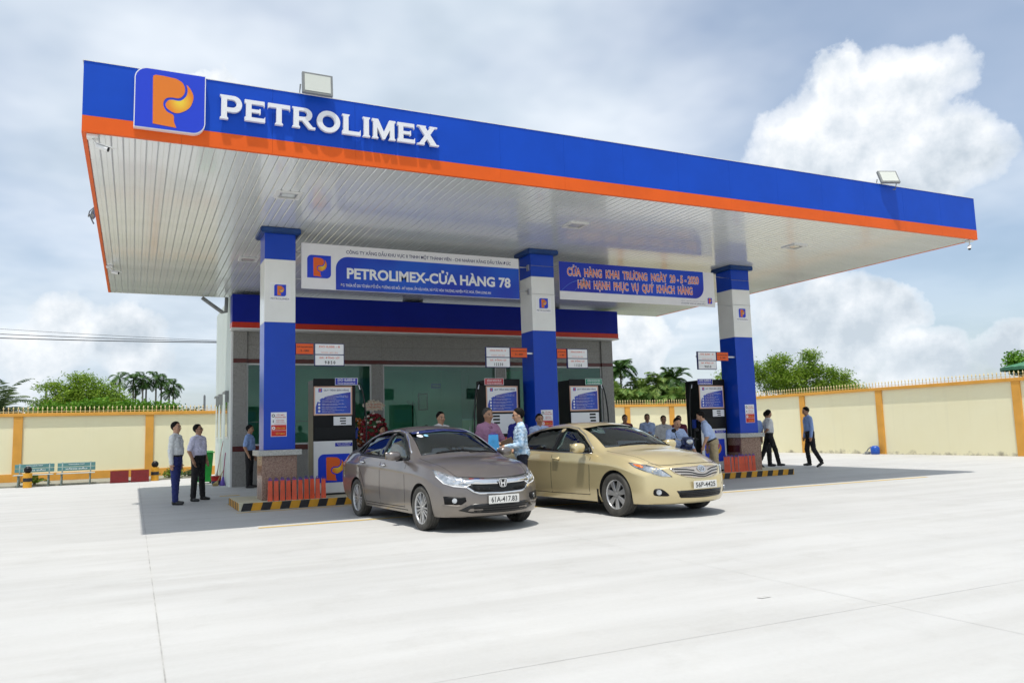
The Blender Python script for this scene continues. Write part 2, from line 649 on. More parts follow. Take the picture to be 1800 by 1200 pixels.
def drop_mat():
    m = bpy.data.materials.new('emblem flame gradient')
    m.use_nodes = True
    N, L = m.node_tree.nodes, m.node_tree.links
    tc = N.new('ShaderNodeTexCoord')
    sp = N.new('ShaderNodeSeparateXYZ'); L.new(tc.outputs['Generated'], sp.inputs[0])
    cb = N.new('ShaderNodeCombineXYZ'); L.new(sp.outputs['X'], cb.inputs['X']); L.new(sp.outputs['Z'], cb.inputs['Z'])
    ds = N.new('ShaderNodeVectorMath'); ds.operation = 'DISTANCE'; ds.inputs[1].default_value = (0.52, 0, 0.42)
    L.new(cb.outputs[0], ds.inputs[0])
    r = N.new('ShaderNodeValToRGB')
    r.color_ramp.elements[0].position = 0.08; r.color_ramp.elements[0].color = (0.86, 0.60, 0.04, 1)
    r.color_ramp.elements[1].position = 0.46; r.color_ramp.elements[1].color = (0.78, 0.21, 0.008, 1)
    L.new(ds.outputs['Value'], r.inputs[0])
    b = N['Principled BSDF']; L.new(r.outputs[0], b.inputs['Base Color']); b.inputs['Roughness'].default_value = 0.4
    return m


DROP = drop_mat()
EMB_P = spline([(0.26, 0.085), (0.59, 0.06)], 1) + spline([(0.59, 0.06), (0.555, 0.16), (0.545, 0.262), (0.45, 0.315), (0.40, 0.42),
               (0.43, 0.52), (0.51, 0.555), (0.62, 0.56), (0.69, 0.64), (0.70, 0.74), (0.66, 0.83), (0.57, 0.88)], 5) + [(0.40, 0.895), (0.29, 0.895), (0.255, 0.875), (0.25, 0.83)]
EMB_DROP = spline([(0.725, 0.80), (0.79, 0.72), (0.825, 0.60), (0.775, 0.43), (0.66, 0.33), (0.56, 0.305), (0.46, 0.36), (0.432, 0.43),
                   (0.47, 0.50), (0.53, 0.518), (0.64, 0.52), (0.72, 0.61), (0.74, 0.72)], 4, closed=True)


def emblem(parent, x0, x1, z0, z1, y, depth=0.004, base=True, om=None):
    """the rounded blue field with the two-part orange P, facing -y"""
    w, h = x1 - x0, z1 - z0
    S = lambda P: [(x0 + p[0] * w, z0 + p[1] * h) for p in P]
    if base:
        r = 0.19 * w
        mb = MB(); wall_region(mb, [rrect(x0, x1, z0, z1, 0, r, 0, r)], [], y, depth)
        mb.build('emblem_field', SIGNBLUE, parent)
        y -= depth
    mb = MB(); wall_region(mb, [S(EMB_P)], [], y, depth * 0.8); mb.build('emblem_stem', om or SIGNORANGE, parent)
    mb = MB(); wall_region(mb, [S(EMB_DROP)], [], y, depth * 0.8); mb.build('emblem_flame', DROP, parent)


# ------------------------------------------------------------------ ground
def ground_mat():
    m = bpy.data.materials.new('new pale concrete')
    m.use_nodes = True
    N, L = m.node_tree.nodes, m.node_tree.links
    b = N['Principled BSDF']; b.inputs['Roughness'].default_value = 0.72
    b.inputs['Specular IOR Level'].default_value = 0.3
    tc = N.new('ShaderNodeTexCoord')

    def noise(scale, detail, stretch=None, rough=0.6):
        n = N.new('ShaderNodeTexNoise'); n.inputs['Scale'].default_value = scale; n.inputs['Detail'].default_value = detail
        n.inputs['Roughness'].default_value = rough
        v = tc.outputs['Object']
        if stretch:
            mp = N.new('ShaderNodeMapping'); mp.inputs['Scale'].default_value = stretch; mp.inputs['Rotation'].default_value = (0, 0, 0.25)
            L.new(v, mp.inputs['Vector']); v = mp.outputs[0]
        L.new(v, n.inputs['Vector'])
        return n.outputs[0]

    def ramp(f, stops):
        r = N.new('ShaderNodeValToRGB')
        e = r.color_ramp.elements
        while len(e) < len(stops): e.new(0.5)
        for i, (p, c) in enumerate(stops):
            e[i].position = p; e[i].color = (*c, 1)
        L.new(f, r.inputs[0]); return r.outputs[0]

    def mul(a, b_, f=1.0):
        x = N.new('ShaderNodeMix'); x.data_type = 'RGBA'; x.blend_type = 'MULTIPLY'; x.inputs[0].default_value = f
        L.new(a, x.inputs[6]); L.new(b_, x.inputs[7]); return x.outputs[2]

    base = ramp(noise(0.35, 4), [(0.3, (0.480, 0.480, 0.470)), (0.7, (0.535, 0.533, 0.520))])
    streak = ramp(noise(0.9, 8, (0.22, 2.2, 1)), [(0.32, (0.90, 0.895, 0.885)), (0.60, (1.0, 1.0, 1.0))])
    blot = ramp(noise(1.7, 9, rough=0.7), [(0.26, (0.91, 0.905, 0.895)), (0.48, (1, 1, 1))])
    fine = ramp(noise(26, 5), [(0.3, (0.965, 0.965, 0.96)), (0.7, (1.0, 1.0, 1.0))])
    c = mul(mul(mul(base, streak), blot), fine)
    # tyre arcs and scuffs with a shape of their own
    wv = N.new('ShaderNodeTexWave'); wv.wave_type = 'RINGS'; wv.inputs['Scale'].default_value = 0.035; wv.inputs['Distortion'].default_value = 2.5
    wv.inputs['Detail'].default_value = 1.0; wv.inputs['Detail Scale'].default_value = 0.6
    L.new(tc.outputs['Object'], wv.inputs['Vector'])
    arcs = ramp(wv.outputs[0], [(0.958, (1, 1, 1)), (0.972, (0.95, 0.95, 0.945)), (0.985, (1, 1, 1))])
    c = mul(c, arcs, 0.8)
    L.new(c, b.inputs['Base Color'])
    bp = N.new('ShaderNodeBump'); bp.inputs['Strength'].default_value = 0.12; bp.inputs['Distance'].default_value = 0.01
    L.new(noise(60, 4), bp.inputs['Height']); L.new(bp.outputs[0], b.inputs['Normal'])
    return m


mb = MB()
mb.add([(-60, -40, 0), (27.7, -40, 0), (27.7, 20.8, 0), (-60, 20.8, 0)], [(0, 1, 2, 3)])
pavement = structure(mb.build('forecourt', ground_mat()))
mb = MB()
mb.add([(-900, -900, -0.06), (900, -900, -0.06), (900, 900, -0.06), (-900, 900, -0.06)], [(0, 1, 2, 3)])
structure(mb.build('ground', mat('field earth and grass', (0.05, 0.075, 0.02), 0.9, vary=0.4, vscale=0.2, color2=(0.10, 0.09, 0.05))))
# saw-cut joints in the slab: thin dark lines let into the surface
JOINT = mat('joint dirt', (0.40, 0.395, 0.38), 0.9, vary=0.3, vscale=3)
mb = MB()


def joint(x0, y0, x1, y1, w=0.008):
    a, b = Vector((x0, y0, 0.003)), Vector((x1, y1, 0.003))
    n = Vector((-(b - a).y, (b - a).x, 0)).normalized() * w * 0.5
    mb.add([a - n, b - n, b + n, a + n], [(0, 1, 2, 3)])


for gx in (0.82, 5.6, 10.4, 15.2, 20.0, 24.0, -4.0, -8.8):
    joint(gx, -30, gx, 17.0, 0.009 if gx == 0.82 else 0.003)
for gy in (-8.2, -3.9, 15.6):
    joint(-30, gy, 27.4, gy, 0.0035)
structure(mb.build('slab_joint', JOINT))
# stains with a shape of their own
STAIN = mat('damp cement stain', (0.50, 0.495, 0.475), 0.85, vary=0.2, vscale=8)
mb = MB()
for (cx, cy, r, sq) in ((5.05, -7.55, 0.06, 0.6), (2.9, 1.9, 0.13, 0.35)):
    pts = []
    for k in range(14):
        a = 2 * math.pi * k / 14
        rr = r * (0.7 + 0.6 * random.random())
        pts.append((cx + rr * math.cos(a), cy + rr * sq * math.sin(a), 0.004))
    mb.add(pts, [tuple(range(14))])
structure(mb.build('cement_stain', STAIN))
# yellow painted guide lines
YELLOWP = mat('yellow road paint', (0.62, 0.40, 0.06), 0.7, color2=(0.55, 0.42, 0.16), vscale=4)
mb = MB()
mb.box(2.35, 17.2, 0.08, 0.18, 0.002, 0.005)
mb.box(2.35, 5.5, 2.86, 2.94, 0.002, 0.005)
mb.box(7.1, 11.4, 2.86, 2.94, 0.002, 0.005)
mb.box(2.5, 2.95, 7.6, 7.8, 0.002, 0.005)
mb.box(2.4, 2.6, 5.0, 5.15, 0.002, 0.005)
structure(mb.build('painted_line', YELLOWP))

# planting bed along the left boundary wall with its kerb
mb = MB()
V, T = region([[(-30, 17.75), (-0.2, 17.45), (0.6, 17.55), (3.0, 18.6), (3.0, 20.55), (-30, 20.55)]])
vs, fs = slab2d(V, T, lambda u, v: (u, v, 0.0), (0, 0, 0.05))
mb.add(vs, fs)
structure(mb.build('planting_bed', mat('gravelly soil', (0.22, 0.20, 0.14), 0.95, color2=(0.33, 0.33, 0.28), vscale=6, bump=0.6, bscale=30)))

# ------------------------------------------------------------------ boundary walls
WALLC = mat('cream wall paint', (0.85, 0.79, 0.53), 0.8, color2=(0.87, 0.82, 0.57), vscale=0.6, detail=6)
WALLT = mat('ochre trim paint', (0.70, 0.34, 0.055), 0.75, vary=0.08, vscale=2)
def stain_wall(m):
    """mud splashes with ragged tops along the foot of the wall, and faint runs below the coping"""
    N, L = m.node_tree.nodes, m.node_tree.links
    b = N['Principled BSDF']
    src = b.inputs['Base Color'].links[0].from_socket
    tc = N.new('ShaderNodeTexCoord')
    sp = N.new('ShaderNodeSeparateXYZ'); L.new(tc.outputs['Object'], sp.inputs[0])
    n = N.new('ShaderNodeTexNoise'); n.inputs['Scale'].default_value = 2.2; n.inputs['Detail'].default_value = 7; n.inputs['Roughness'].default_value = 0.65
    L.new(tc.outputs['Object'], n.inputs['Vector'])
    h = N.new('ShaderNodeMapRange'); h.inputs['From Min'].default_value = 0.42; h.inputs['From Max'].default_value = 0.78; h.inputs['To Min'].default_value = 0.0; h.inputs['To Max'].default_value = 0.34
    L.new(n.outputs[0], h.inputs['Value'])
    lt = N.new('ShaderNodeMath'); lt.operation = 'SUBTRACT'; L.new(h.outputs[0], lt.inputs[0]); L.new(sp.outputs['Z'], lt.inputs[1])
    k = N.new('ShaderNodeMath'); k.operation = 'MULTIPLY'; k.use_clamp = True; k.inputs[1].default_value = 6.0; L.new(lt.outputs[0], k.inputs[0])
    mp = N.new('ShaderNodeMapping'); mp.inputs['Scale'].default_value = (5, 5, 0.25); L.new(tc.outputs['Object'], mp.inputs['Vector'])
    n2 = N.new('ShaderNodeTexNoise'); n2.inputs['Scale'].default_value = 1.0; n2.inputs['Detail'].default_value = 5; L.new(mp.outputs[0], n2.inputs['Vector'])
    r2 = N.new('ShaderNodeMapRange'); r2.inputs['From Min'].default_value = 0.56; r2.inputs['From Max'].default_value = 0.75; r2.inputs['To Max'].default_value = 0.10; L.new(n2.outputs[0], r2.inputs['Value'])
    x = N.new('ShaderNodeMix'); x.data_type = 'RGBA'; L.new(k.outputs[0], x.inputs[0]); L.new(src, x.inputs[6]); x.inputs[7].default_value = (0.36, 0.33, 0.25, 1)
    y = N.new('ShaderNodeMix'); y.data_type = 'RGBA'; L.new(r2.outputs[0], y.inputs[0]); L.new(x.outputs[2], y.inputs[6]); y.inputs[7].default_value = (0.60, 0.56, 0.40, 1)
    L.new(y.outputs[2], b.inputs['Base Color'])


stain_wall(WALLC)
SPIKE = mat('spike metal paint', (0.66, 0.56, 0.30), 0.5)


def boundary_wall(name, label, p0, p1, inward, H, pillars, zside=0.0, spikes=True, spike_from=None):
    """wall from p0 to p1 with pilasters, coping, plinth and a row of spikes; inward = unit normal to the yard"""
    p0, p1, n = Vector((*p0, 0)), Vector((*p1, 0)), Vector((*inward, 0))
    L_ = (p1 - p0).length
    a = (p1 - p0).normalized()
    t = thing(name, label, 'wall', p0)
    up = Vector((0, 0, 1))

    def seg(mb, s0, s1, d0, d1, z0, z1):
        c = p0 + a * ((s0 + s1) / 2) + n * ((d0 + d1) / 2) + up * ((z0 + z1) / 2)
        mb.obox(c, a * (s1 - s0) / 2, n * (d1 - d0) / 2, up * (z1 - z0) / 2)
    edges = [0.0] + [x for p in pillars for x in (p - 0.14, p + 0.14)] + [L_]
    for k in range(0, len(edges), 2):
        mb = MB(); seg(mb, edges[k], edges[k + 1], -0.1, 0.0, -0.05, H - 0.12)
        mb.build('wall_panel', WALLC, t)
        mb = MB(); seg(mb, edges[k], edges[k + 1], 0.0, 0.03, 0.0, zside if zside else 0.001)
        if zside:
            mb.build('plinth', WALLT, t)
    for p in pillars:
        mb = MB(); seg(mb, p - 0.14, p + 0.14, -0.12, 0.07, -0.05, H - 0.12)
        mb.build('pilaster', WALLT, t, bevel=0.006)
    mb = MB(); seg(mb, 0, L_, -0.13, 0.09, H - 0.12, H); mb.build('coping', WALLT, t, bevel=0.008)
    if spikes:
        mb = MB()
        k = 0.1
        while k < L_:
            c = p0 + a * k - n * 0.02
            z = H
            h = 0.19
            mb.cyl(c + up * z, c + up * (z + h), 0.015, 0.012, 5, caps=False)
            mb.cyl(c + up * (z + h * 0.72), c + up * (z + h * 0.86), 0.009, 0.028, 5, caps=False)
            mb.cyl(c + up * (z + h * 0.86), c + up * (z + h * 1.3), 0.028, 0.001, 5, caps=False)
            k += 0.15
        seg(mb, 0, L_, -0.03, -0.01, H + 0.05, H + 0.065)
        o = mb.build('spike_row', SPIKE, t)
        o['kind'] = 'stuff'
    return t


boundary_wall('boundary_wall', 'cream wall with ochre trim and spikes behind the benches and palms', (-26.0, 20.6), (27.45, 20.6), (0, -1), 2.47,
              [26 - 19.9 + 0.0, 26 - 15.7, 26 - 11.5, 26 - 7.3, 26 - 3.08, 26 + 1.17, 26 + 6, 26 + 11, 26 + 16, 26 + 20.2, 26 + 22.77, 26 + 25.48], zside=0.33)
boundary_wall('boundary_wall', 'sunlit cream wall with ochre trim running along the right side of the forecourt', (27.45, 20.7), (27.45, -12.0), (-1, 0), 2.63,
              [20.7 - 17.6, 20.7 - 13.68, 20.7 - 9.66, 20.7 - 4.2, 20.7 + 0.5, 20.7 + 5.2], zside=0.0)

# ------------------------------------------------------------------ canopy
XL, XR, Y0, Y1, ZT, ZM, ZB = -0.0975, 18.5716, -0.7292, 12.037, 6.511, 5.740, 5.512
canopy = thing('fuel_canopy', 'huge flat canopy with blue and orange fascia on square pillars', 'canopy', (XL, Y0, ZB))
PN = 15
pw = (XR - XL) / PN
for k in range(PN):      # front fascia in panels with hairline joints
    xa, xb = XL + k * pw + 0.0012, XL + (k + 1) * pw - 0.0012
    mb = MB(); mb.box(xa, xb, Y0, Y0 + 0.05, ZM + 0.001, ZT); mb.build('fascia_panel', BLUE, canopy)
    mb = MB(); mb.box(xa, xb, Y0 - 0.004, Y0 + 0.05, ZB, ZM - 0.001); mb.build('fascia_stripe', ORANGE, canopy)
for (xa, xb) in ((XL, XL + 0.05), (XR - 0.05, XR)):
    mb = MB(); mb.box(xa, xb, Y0 + 0.052, Y1, ZM + 0.001, ZT); mb.build('fascia_panel', BLUE, canopy)
    mb = MB(); mb.box(xa - 0.003, xb + 0.003, Y0 + 0.052, Y1, ZB, ZM - 0.001); mb.build('fascia_stripe', ORANGE, canopy)
mb = MB(); mb.box(XL + 0.052, XR - 0.052, Y1 - 0.05, Y1, ZB, ZT); mb.build('fascia_panel', WHITE, canopy)
mb = MB(); mb.box(XL + 0.052, XR - 0.052, Y0 + 0.052, Y1 - 0.052, ZT - 0.16, ZT - 0.12); mb.build('roof_sheet', GREY, canopy)
mb = MB(); mb.box(XL + 0.055, XR - 0.055, Y0 + 0.055, Y1 - 0.055, ZB + 0.022, ZB + 0.03); mb.build('soffit_backing', mat('soffit groove', (0.48, 0.48, 0.47), 0.7), canopy)
mb = MB(); mb.box(XL - 0.012, XL + 0.012, Y0 - 0.008, Y1, ZT + 0.001, ZT + 0.012); mb.box(XL + 0.012, XR + 0.01, Y0 - 0.008, Y0 + 0.03, ZT + 0.001, ZT + 0.012)
mb.build('edge_flashing', WHITE, canopy)
# lining boards: one shared mesh, laid side by side
NS = 124
sw = (XR - XL - 0.11) / NS
g = 0.0032
prof = [(g, 0.020), (g, 0.010), (g + 0.011, 0.0), (sw * 0.5 - 0.004, 0.0), (sw * 0.5, 0.0025), (sw * 0.5 + 0.004, 0.0), (sw - g - 0.011, 0.0), (sw - g, 0.010), (sw - g, 0.020)]
mb = MB()
ya, yb = Y0 + 0.056, Y1 - 0.056
vs = [(XL + 0.055 + p[0], ya, ZB + 0.001 + p[1]) for p in prof] + [(XL + 0.055 + p[0], yb, ZB + 0.001 + p[1]) for p in prof]
n = len(prof)
mb.add(vs, [(i, i + 1, i + 1 + n, i + n)[::-1] for i in range(n - 1)] + [tuple(range(n)), tuple(range(n, 2 * n))[::-1]])
slat = mb.build('soffit_board', SOFFIT, canopy)
for k in range(1, NS):
    share(slat, canopy, (k * sw, 0, random.uniform(-0.0012, 0.0012)))

# recessed lights in the soffit
LENS = mat('lamp lens', (0.62, 0.66, 0.66), 0.15, coat=0.5)
for i, (lx, ly, where) in enumerate(((2.95, 1.2, 'in front of the first pillar from the left'), (2.96, 6.55, 'behind the first pillar from the left'), (8.75, 1.3, 'in front of the middle pillar'),
                      (14.75, 1.25, 'in front of the pillar at the right'), (8.8, 6.55, 'behind the middle pillar'), (14.75, 6.55, 'behind the pillar at the right'))):
    t = thing('soffit_light', 'white framed recessed soffit light ' + where, 'light', (lx, ly, ZB), group='soffit lights under the canopy')
    mb = MB(); V, T = region([rect(lx - 0.21, lx + 0.21, ly - 0.21, ly + 0.21)], [rect(lx - 0.15, lx + 0.15, ly - 0.15, ly + 0.15)])
    vs, fs = slab2d(V, [f[::-1] for f in T], lambda u, v: (u, v, ZB), (0, 0, -0.025)); mb.add(vs, fs); mb.build('frame', WHITE, t)
    mb = MB(); mb.box(lx - 0.149, lx + 0.149, ly - 0.149, ly + 0.149, ZB - 0.008, ZB); mb.build('reflector', STEEL, t)
    mb = MB(); mb.box(lx - 0.11, lx + 0.11, ly - 0.09, ly + 0.09, ZB - 0.014, ZB - 0.0085); mb.build('lens', LENS, t)

# big emblem box on the fascia
lb = thing('emblem_sign', 'blue rounded emblem box with orange letter at the left of the fascia', 'sign', (0.53, Y0, 5.635))
x0, x1, z0, z1 = 0.53, 1.45, 5.635, 6.512
mb = MB(); wall_region(mb, [rrect(x0, x1, z0, z1, 0.005, 0.17, 0.005, 0.17, 12)], [], Y0 - 0.006, 0.085)
mb.build('sign_case', mat('white acrylic', (0.80, 0.80, 0.82), 0.3), lb)
mb = MB(); e = 0.013
wall_region(mb, [rrect(x0 + e, x1 - e, z0 + e, z1 - e, 0.002, 0.16, 0.002, 0.16, 12)], [], Y0 - 0.092, 0.002)
mb.build('sign_face', SIGNBLUE, lb)
emblem(lb, x0, x1, z0, z1, Y0 - 0.095, 0.003, base=False)

# raised letters, small bracketed serifs
def serif_letters():
    R = lambda a, b, c, d: rect(a, b, c, d)
    s = 0.06                                        # serif overhang
    st = 0.25                                       # stem width
    hs = 0.115                                      # hairline of the serifs

    def stem(x, z0=0.0, z1=1.0, w=st, top=True, bot=True):
        P = [(x, z0), (x + w, z0), (x + w, z1), (x, z1)]
        out = [P]
        if bot: out.append([(x - s, z0), (x + w + s, z0), (x + w + s, z0 + 0.05), (x + w, z0 + 0.11), (x, z0 + 0.11), (x - s, z0 + 0.05)])
        if top: out.append([(x - s, z1), (x + w + s, z1), (x + w + s, z1 - 0.05), (x + w, z1 - 0.11), (x, z1 - 0.11), (x - s, z1 - 0.05)])
        return out

    def arm(x0_, x1_, z, th=0.17, tip=0.05):        # horizontal arm with a small flare at its end
        return [[(x0_, z), (x1_, z), (x1_, z + th), (x0_, z + th)], [(x1_ - 0.055, z - tip), (x1_, z - tip), (x1_, z + th + tip), (x1_ - 0.055, z + th + tip)]]
    G = {}
    bowl = lambda zc, rz, xs, xe: [(xs, zc - rz)] + [(xe - rz * 1.1 + rz * 1.1 * math.cos(a), zc + rz * math.sin(a)) for a in np.linspace(-math.pi / 2, math.pi / 2, 16)] + [(xs, zc + rz)]
    G['P'] = (stem(0.06) + [bowl(0.66, 0.34, 0.15, 0.98)], [bowl(0.67, 0.17, 0.31, 0.73)], 1.02)
    e_ = stem(0.06, top=False, bot=False) + [R(0.0, 0.3, 0, 0.17), R(0.0, 0.3, 0.83, 1.0)]
    G['E'] = (e_ + arm(0.2, 0.93, 0.0, 0.18, 0.0) + [[(0.87, 0), (0.93, 0), (0.93, 0.28), (0.87, 0.18)]] + arm(0.2, 0.9, 0.82, 0.18, 0.0) + [[(0.84, 1), (0.90, 1), (0.90, 0.72), (0.84, 0.82)]] + arm(0.2, 0.72, 0.425, 0.15, 0.05), [], 0.98)
    G['T'] = (stem(0.39, top=False) + [R(0.0, 1.03, 0.81, 1.0), [(0, 1), (0.06, 1), (0.06, 0.82), (0, 0.72)], [(1.03, 1), (0.97, 1), (0.97, 0.82), (1.03, 0.72)]], [], 1.06)
    G['R'] = (stem(0.06) + [bowl(0.68, 0.32, 0.15, 0.95), [(0.42, 0.42), (0.68, 0.44), (0.98, 0.10), (1.10, 0.10), (1.10, 0.0), (0.80, 0.0)]], [bowl(0.70, 0.15, 0.31, 0.70)], 1.10)
    G['O'] = ([circle(0.57, 0.5, 0.57, 36, 0.53)], [circle(0.57, 0.5, 0.30, 32, 0.31)], 1.17)
    G['L'] = (stem(0.06, bot=False) + [R(0.0, 0.92, 0, 0.18), [(0.86, 0), (0.92, 0), (0.92, 0.30), (0.86, 0.18)]], [], 0.96)
    G['I'] = (stem(0.06), [], 0.40)
    G['M'] = (stem(0.06, w=0.20, top=False) + stem(0.93, w=0.23, top=False) + [[(0.0, 1.0), (0.0, 0.90), (0.06, 0.85), (0.20, 1.0)], [(0.06, 1.0), (0.32, 1.0), (0.64, 0.30), (0.64, 0.0), (0.54, 0.0)],
              [(0.90, 1.0), (1.22, 1.0), (1.22, 0.90), (1.12, 0.86), (0.66, 0.0), (0.54, 0.0), (0.58, 0.28)]], [], 1.25)
    G['X'] = ([[(0.06, 1.0), (0.40, 1.0), (1.10, 0.0), (0.76, 0.0)], [(0.76, 1.0), (1.02, 1.0), (0.32, 0.0), (0.06, 0.0)],
               R(0.0, 0.48, 0.93, 1.0), R(0.68, 1.10, 0.93, 1.0), R(0.0, 0.40, 0, 0.07), R(0.70, 1.18, 0, 0.07)], [], 1.18)
    return G


GL = serif_letters()
word = 'PETROLIMEX'
sgn = thing('letter_sign', 'raised white capital letters spelling the brand on the blue fascia', 'sign', (1.65, Y0, 5.95))
gap = 0.075
tot = sum(GL[c][2] for c in word) + gap * (len(word) - 1)
cx, capz0, caph = 1.645, 5.947, 0.318
k_ = (4.995 - cx) / tot
LETW = mat('white letter acrylic', (0.80, 0.80, 0.83), 0.35)
for i, c in enumerate(word):
    pos, neg, adv = GL[c]
    sc = 1.13 if i == 0 else 1.0                     # taller initial, as in the word mark
    M_ = lambda P: [(cx + p[0] * k_, capz0 - (sc - 1) * caph * 0.5 + p[1] * caph * sc) for p in P]
    mb = MB(); wall_region(mb, [M_(p) for p in pos], [M_(p) for p in neg], Y0 - 0.025, 0.055)
    mb.build('letter', LETW, sgn)
    for q in (0.3, 0.7):
        pass
    cx += (adv + gap) * k_

# floodlights and cameras on the canopy edge
def floodlight(label, p, yaw, tilt, w=0.46, h=0.34):
    t = thing('floodlight', label, 'floodlight', p, group='floodlights on the canopy edge')
    Rm = Matrix.Rotation(yaw, 3, 'Z') @ Matrix.Rotation(tilt, 3, 'X')
    P = Vector(p)
    X, Yv, Z = (Rm @ Vector(v) for v in ((1, 0, 0), (0, 1, 0), (0, 0, 1)))
    c = P + Vector((0, 0, 0.16)) - Yv * 0.06
    mb = MB(); mb.obox(c, X * w / 2, Yv * 0.03, Z * h / 2)
    for k in range(7): mb.obox(c + Yv * 0.045 + X * (k - 3) * w * 0.12, X * 0.006, Yv * 0.02, Z * h * 0.4)
    mb.build('housing', GREY, t, bevel=0.006)
    mb = MB(); mb.obox(c - Yv * 0.032, X * (w / 2 - 0.035), Yv * 0.003, Z * (h / 2 - 0.035)); mb.build('lens', mat('floodlight glass', (0.62, 0.64, 0.58), 0.12, coat=0.6), t)
    mb = MB(); mb.tube([P + X * (w / 2 + 0.012) + Vector((0, 0, 0.16)), P + X * (w / 2 + 0.012) + Yv * 0.1, P - X * (w / 2 + 0.012) + Yv * 0.1, P - X * (w / 2 + 0.012) + Vector((0, 0, 0.16))], 0.012, 6)
    mb.cyl(P + Yv * 0.1, P + Vector((0, 0.12, -0.12)), 0.014)
    mb.build('bracket', GREY, t)
    return t


floodlight('grey floodlight standing on the fascia above the raised letters', (3.03, Y0 - 0.06, ZT - 0.03), 0.0, -0.10)
floodlight('tilted grey floodlight on the fascia near its right end', (15.6, Y0 - 0.02, ZT - 0.03), -0.35, -0.45, 0.44, 0.34)
floodlight('grey floodlight seen edge-on at the left side of the canopy', (XL - 0.12, 5.6, 5.98), math.pi / 2 + 0.1, 0.5, 0.40, 0.30)


def cctv(label, p, d, lift=0.0):
    p, d = Vector(p), Vector(d).normalized()
    t = thing('security_camera', label, 'camera', p, group='security cameras under the canopy edge')
    mb = MB(); mb.box(p.x - 0.07, p.x + 0.07, p.y - 0.07, p.y + 0.07, p.z - 0.045, p.z); mb.build('junction_box', WHITE, t, bevel=0.006)
    q = p + Vector((0, 0, -0.045)) + d * 0.05
    mb = MB(); mb.tube([p + Vector((0, 0, -0.04)), q + Vector((0, 0, -0.05)), q + d * 0.03 + Vector((0, 0, -0.07))], 0.012, 8); mb.build('arm', WHITE, t)
    c = q + d * 0.10 + Vector((0, 0, -0.085))
    s = d.cross(Vector((0, 0, 1))).normalized(); u = s.cross(d)
    mb = MB(); mb.cyl(c - d * 0.09, c + d * 0.07, 0.034, n=14); mb.obox(c + u * 0.036 + d * 0.02, d * 0.11, s * 0.036, u * 0.004); mb.build('housing', WHITE, t)
    mb = MB(); mb.cyl(c + d * 0.07, c + d * 0.075, 0.032, n=14); mb.build('lens', BLACKM, t)


cctv('white security camera under the front left corner of the canopy', (0.03, Y0 + 0.12, ZB), (1, -0.35, -0.35))
cctv('white security camera at the left edge towards the back of the canopy', (0.02, 8.3, ZB), (1, -0.4, -0.25))
cctv('white security camera under the front right corner of the canopy', (18.42, Y0 + 0.1, ZB), (-0.9, -0.5, -0.6))

# drain pipe elbow where the canopy meets the shop
mb = MB(); mb.tube([(2.35, 11.95, 5.46), (2.55, 11.9, 5.30), (2.88, 11.7, 5.02), (2.98, 11.65, 5.02), (2.99, 11.6, 5.45)], 0.055, 8)
tag(mb.build('drain_pipe', GREY, loc=(2.4, 11.9, 5.4)), 'grey drain pipe elbow hanging under the canopy by the shop corner', 'pipe')
# ------------------------------------------------------------------ pump islands, pillars
PCX = [2.8968, 8.8281, 14.7594]
PY0, PY1 = 3.51, 4.11
ISLC = mat('island concrete', (0.50, 0.47, 0.36), 0.8, color2=(0.56, 0.52, 0.36), vscale=3)
YSTR = mat('yellow kerb paint', (0.66, 0.32, 0.02), 0.6, vary=0.1, vscale=5)
KSTR = mat('black kerb paint', (0.018, 0.018, 0.02), 0.6, vary=0.3, vscale=5)
IY0, IY1 = 3.16, 4.95
for i, (xa, xb, lab) in enumerate(((2.42, 5.35, 'striped pump island under the first pillar from the left'), (7.15, 11.35, 'long striped pump island under the middle pillar'),
                                  (13.1, 16.2, 'striped pump island under the pillar at the right'))):
    t = thing('pump_island', lab, 'kerb', (xa, IY0, 0), group='striped pump islands')
    mb = MB(); wall = rrect(xa, xb, IY0, IY1, 0.06, 0.06, 0.06, 0.06, 4)
    V, T = region([wall]); vs, fs = slab2d(V, T, lambda u, v: (u, v, 0.0), (0, 0, 0.15)); mb.add(vs, fs)
    mb.build('slab', ISLC, t, bevel=0.008)
    k = xa + 0.03
    on = 1
    while k < xb - 0.08:          # slanted bands along the front
        e = min(k + 0.175, xb - 0.06)
        mb = MB(); sl = 0.045
        P = [(k, 0.005), (e, 0.005), (min(e + sl, xb - 0.05), 0.146), (min(k + sl, xb - 0.05), 0.146)]
        wall_region(mb, [P], [], IY0 - 0.0005, 0.003); mb.build('painted_stripe', KSTR if on else YSTR, t)
        k = e; on = 1 - on
    k = IY0 + 0.07; on = 0
    while k < IY1 - 0.1:          # straight bands on the left end
        mb = MB(); mb.box(xa - 0.0035, xa - 0.0005, k, k + 0.14, 0.005, 0.146); mb.build('painted_stripe', KSTR if on else YSTR, t)
        k += 0.14; on = 1 - on

GRB = granite_mat('brown granite', (0.28, 0.165, 0.12), (0.12, 0.065, 0.05), (0.44, 0.31, 0.25), 0.25, 70)
GRL = granite_mat('pale granite', (0.46, 0.46, 0.43), (0.25, 0.25, 0.24), (0.62, 0.62, 0.60), 0.35, 70)
GRG = granite_mat('grey granite', (0.30, 0.29, 0.27), (0.14, 0.135, 0.125), (0.42, 0.41, 0.385), 0.35, 85)
MAROON = mat('maroon granite band', (0.10, 0.016, 0.012), 0.25, vary=0.2, vscale=40)


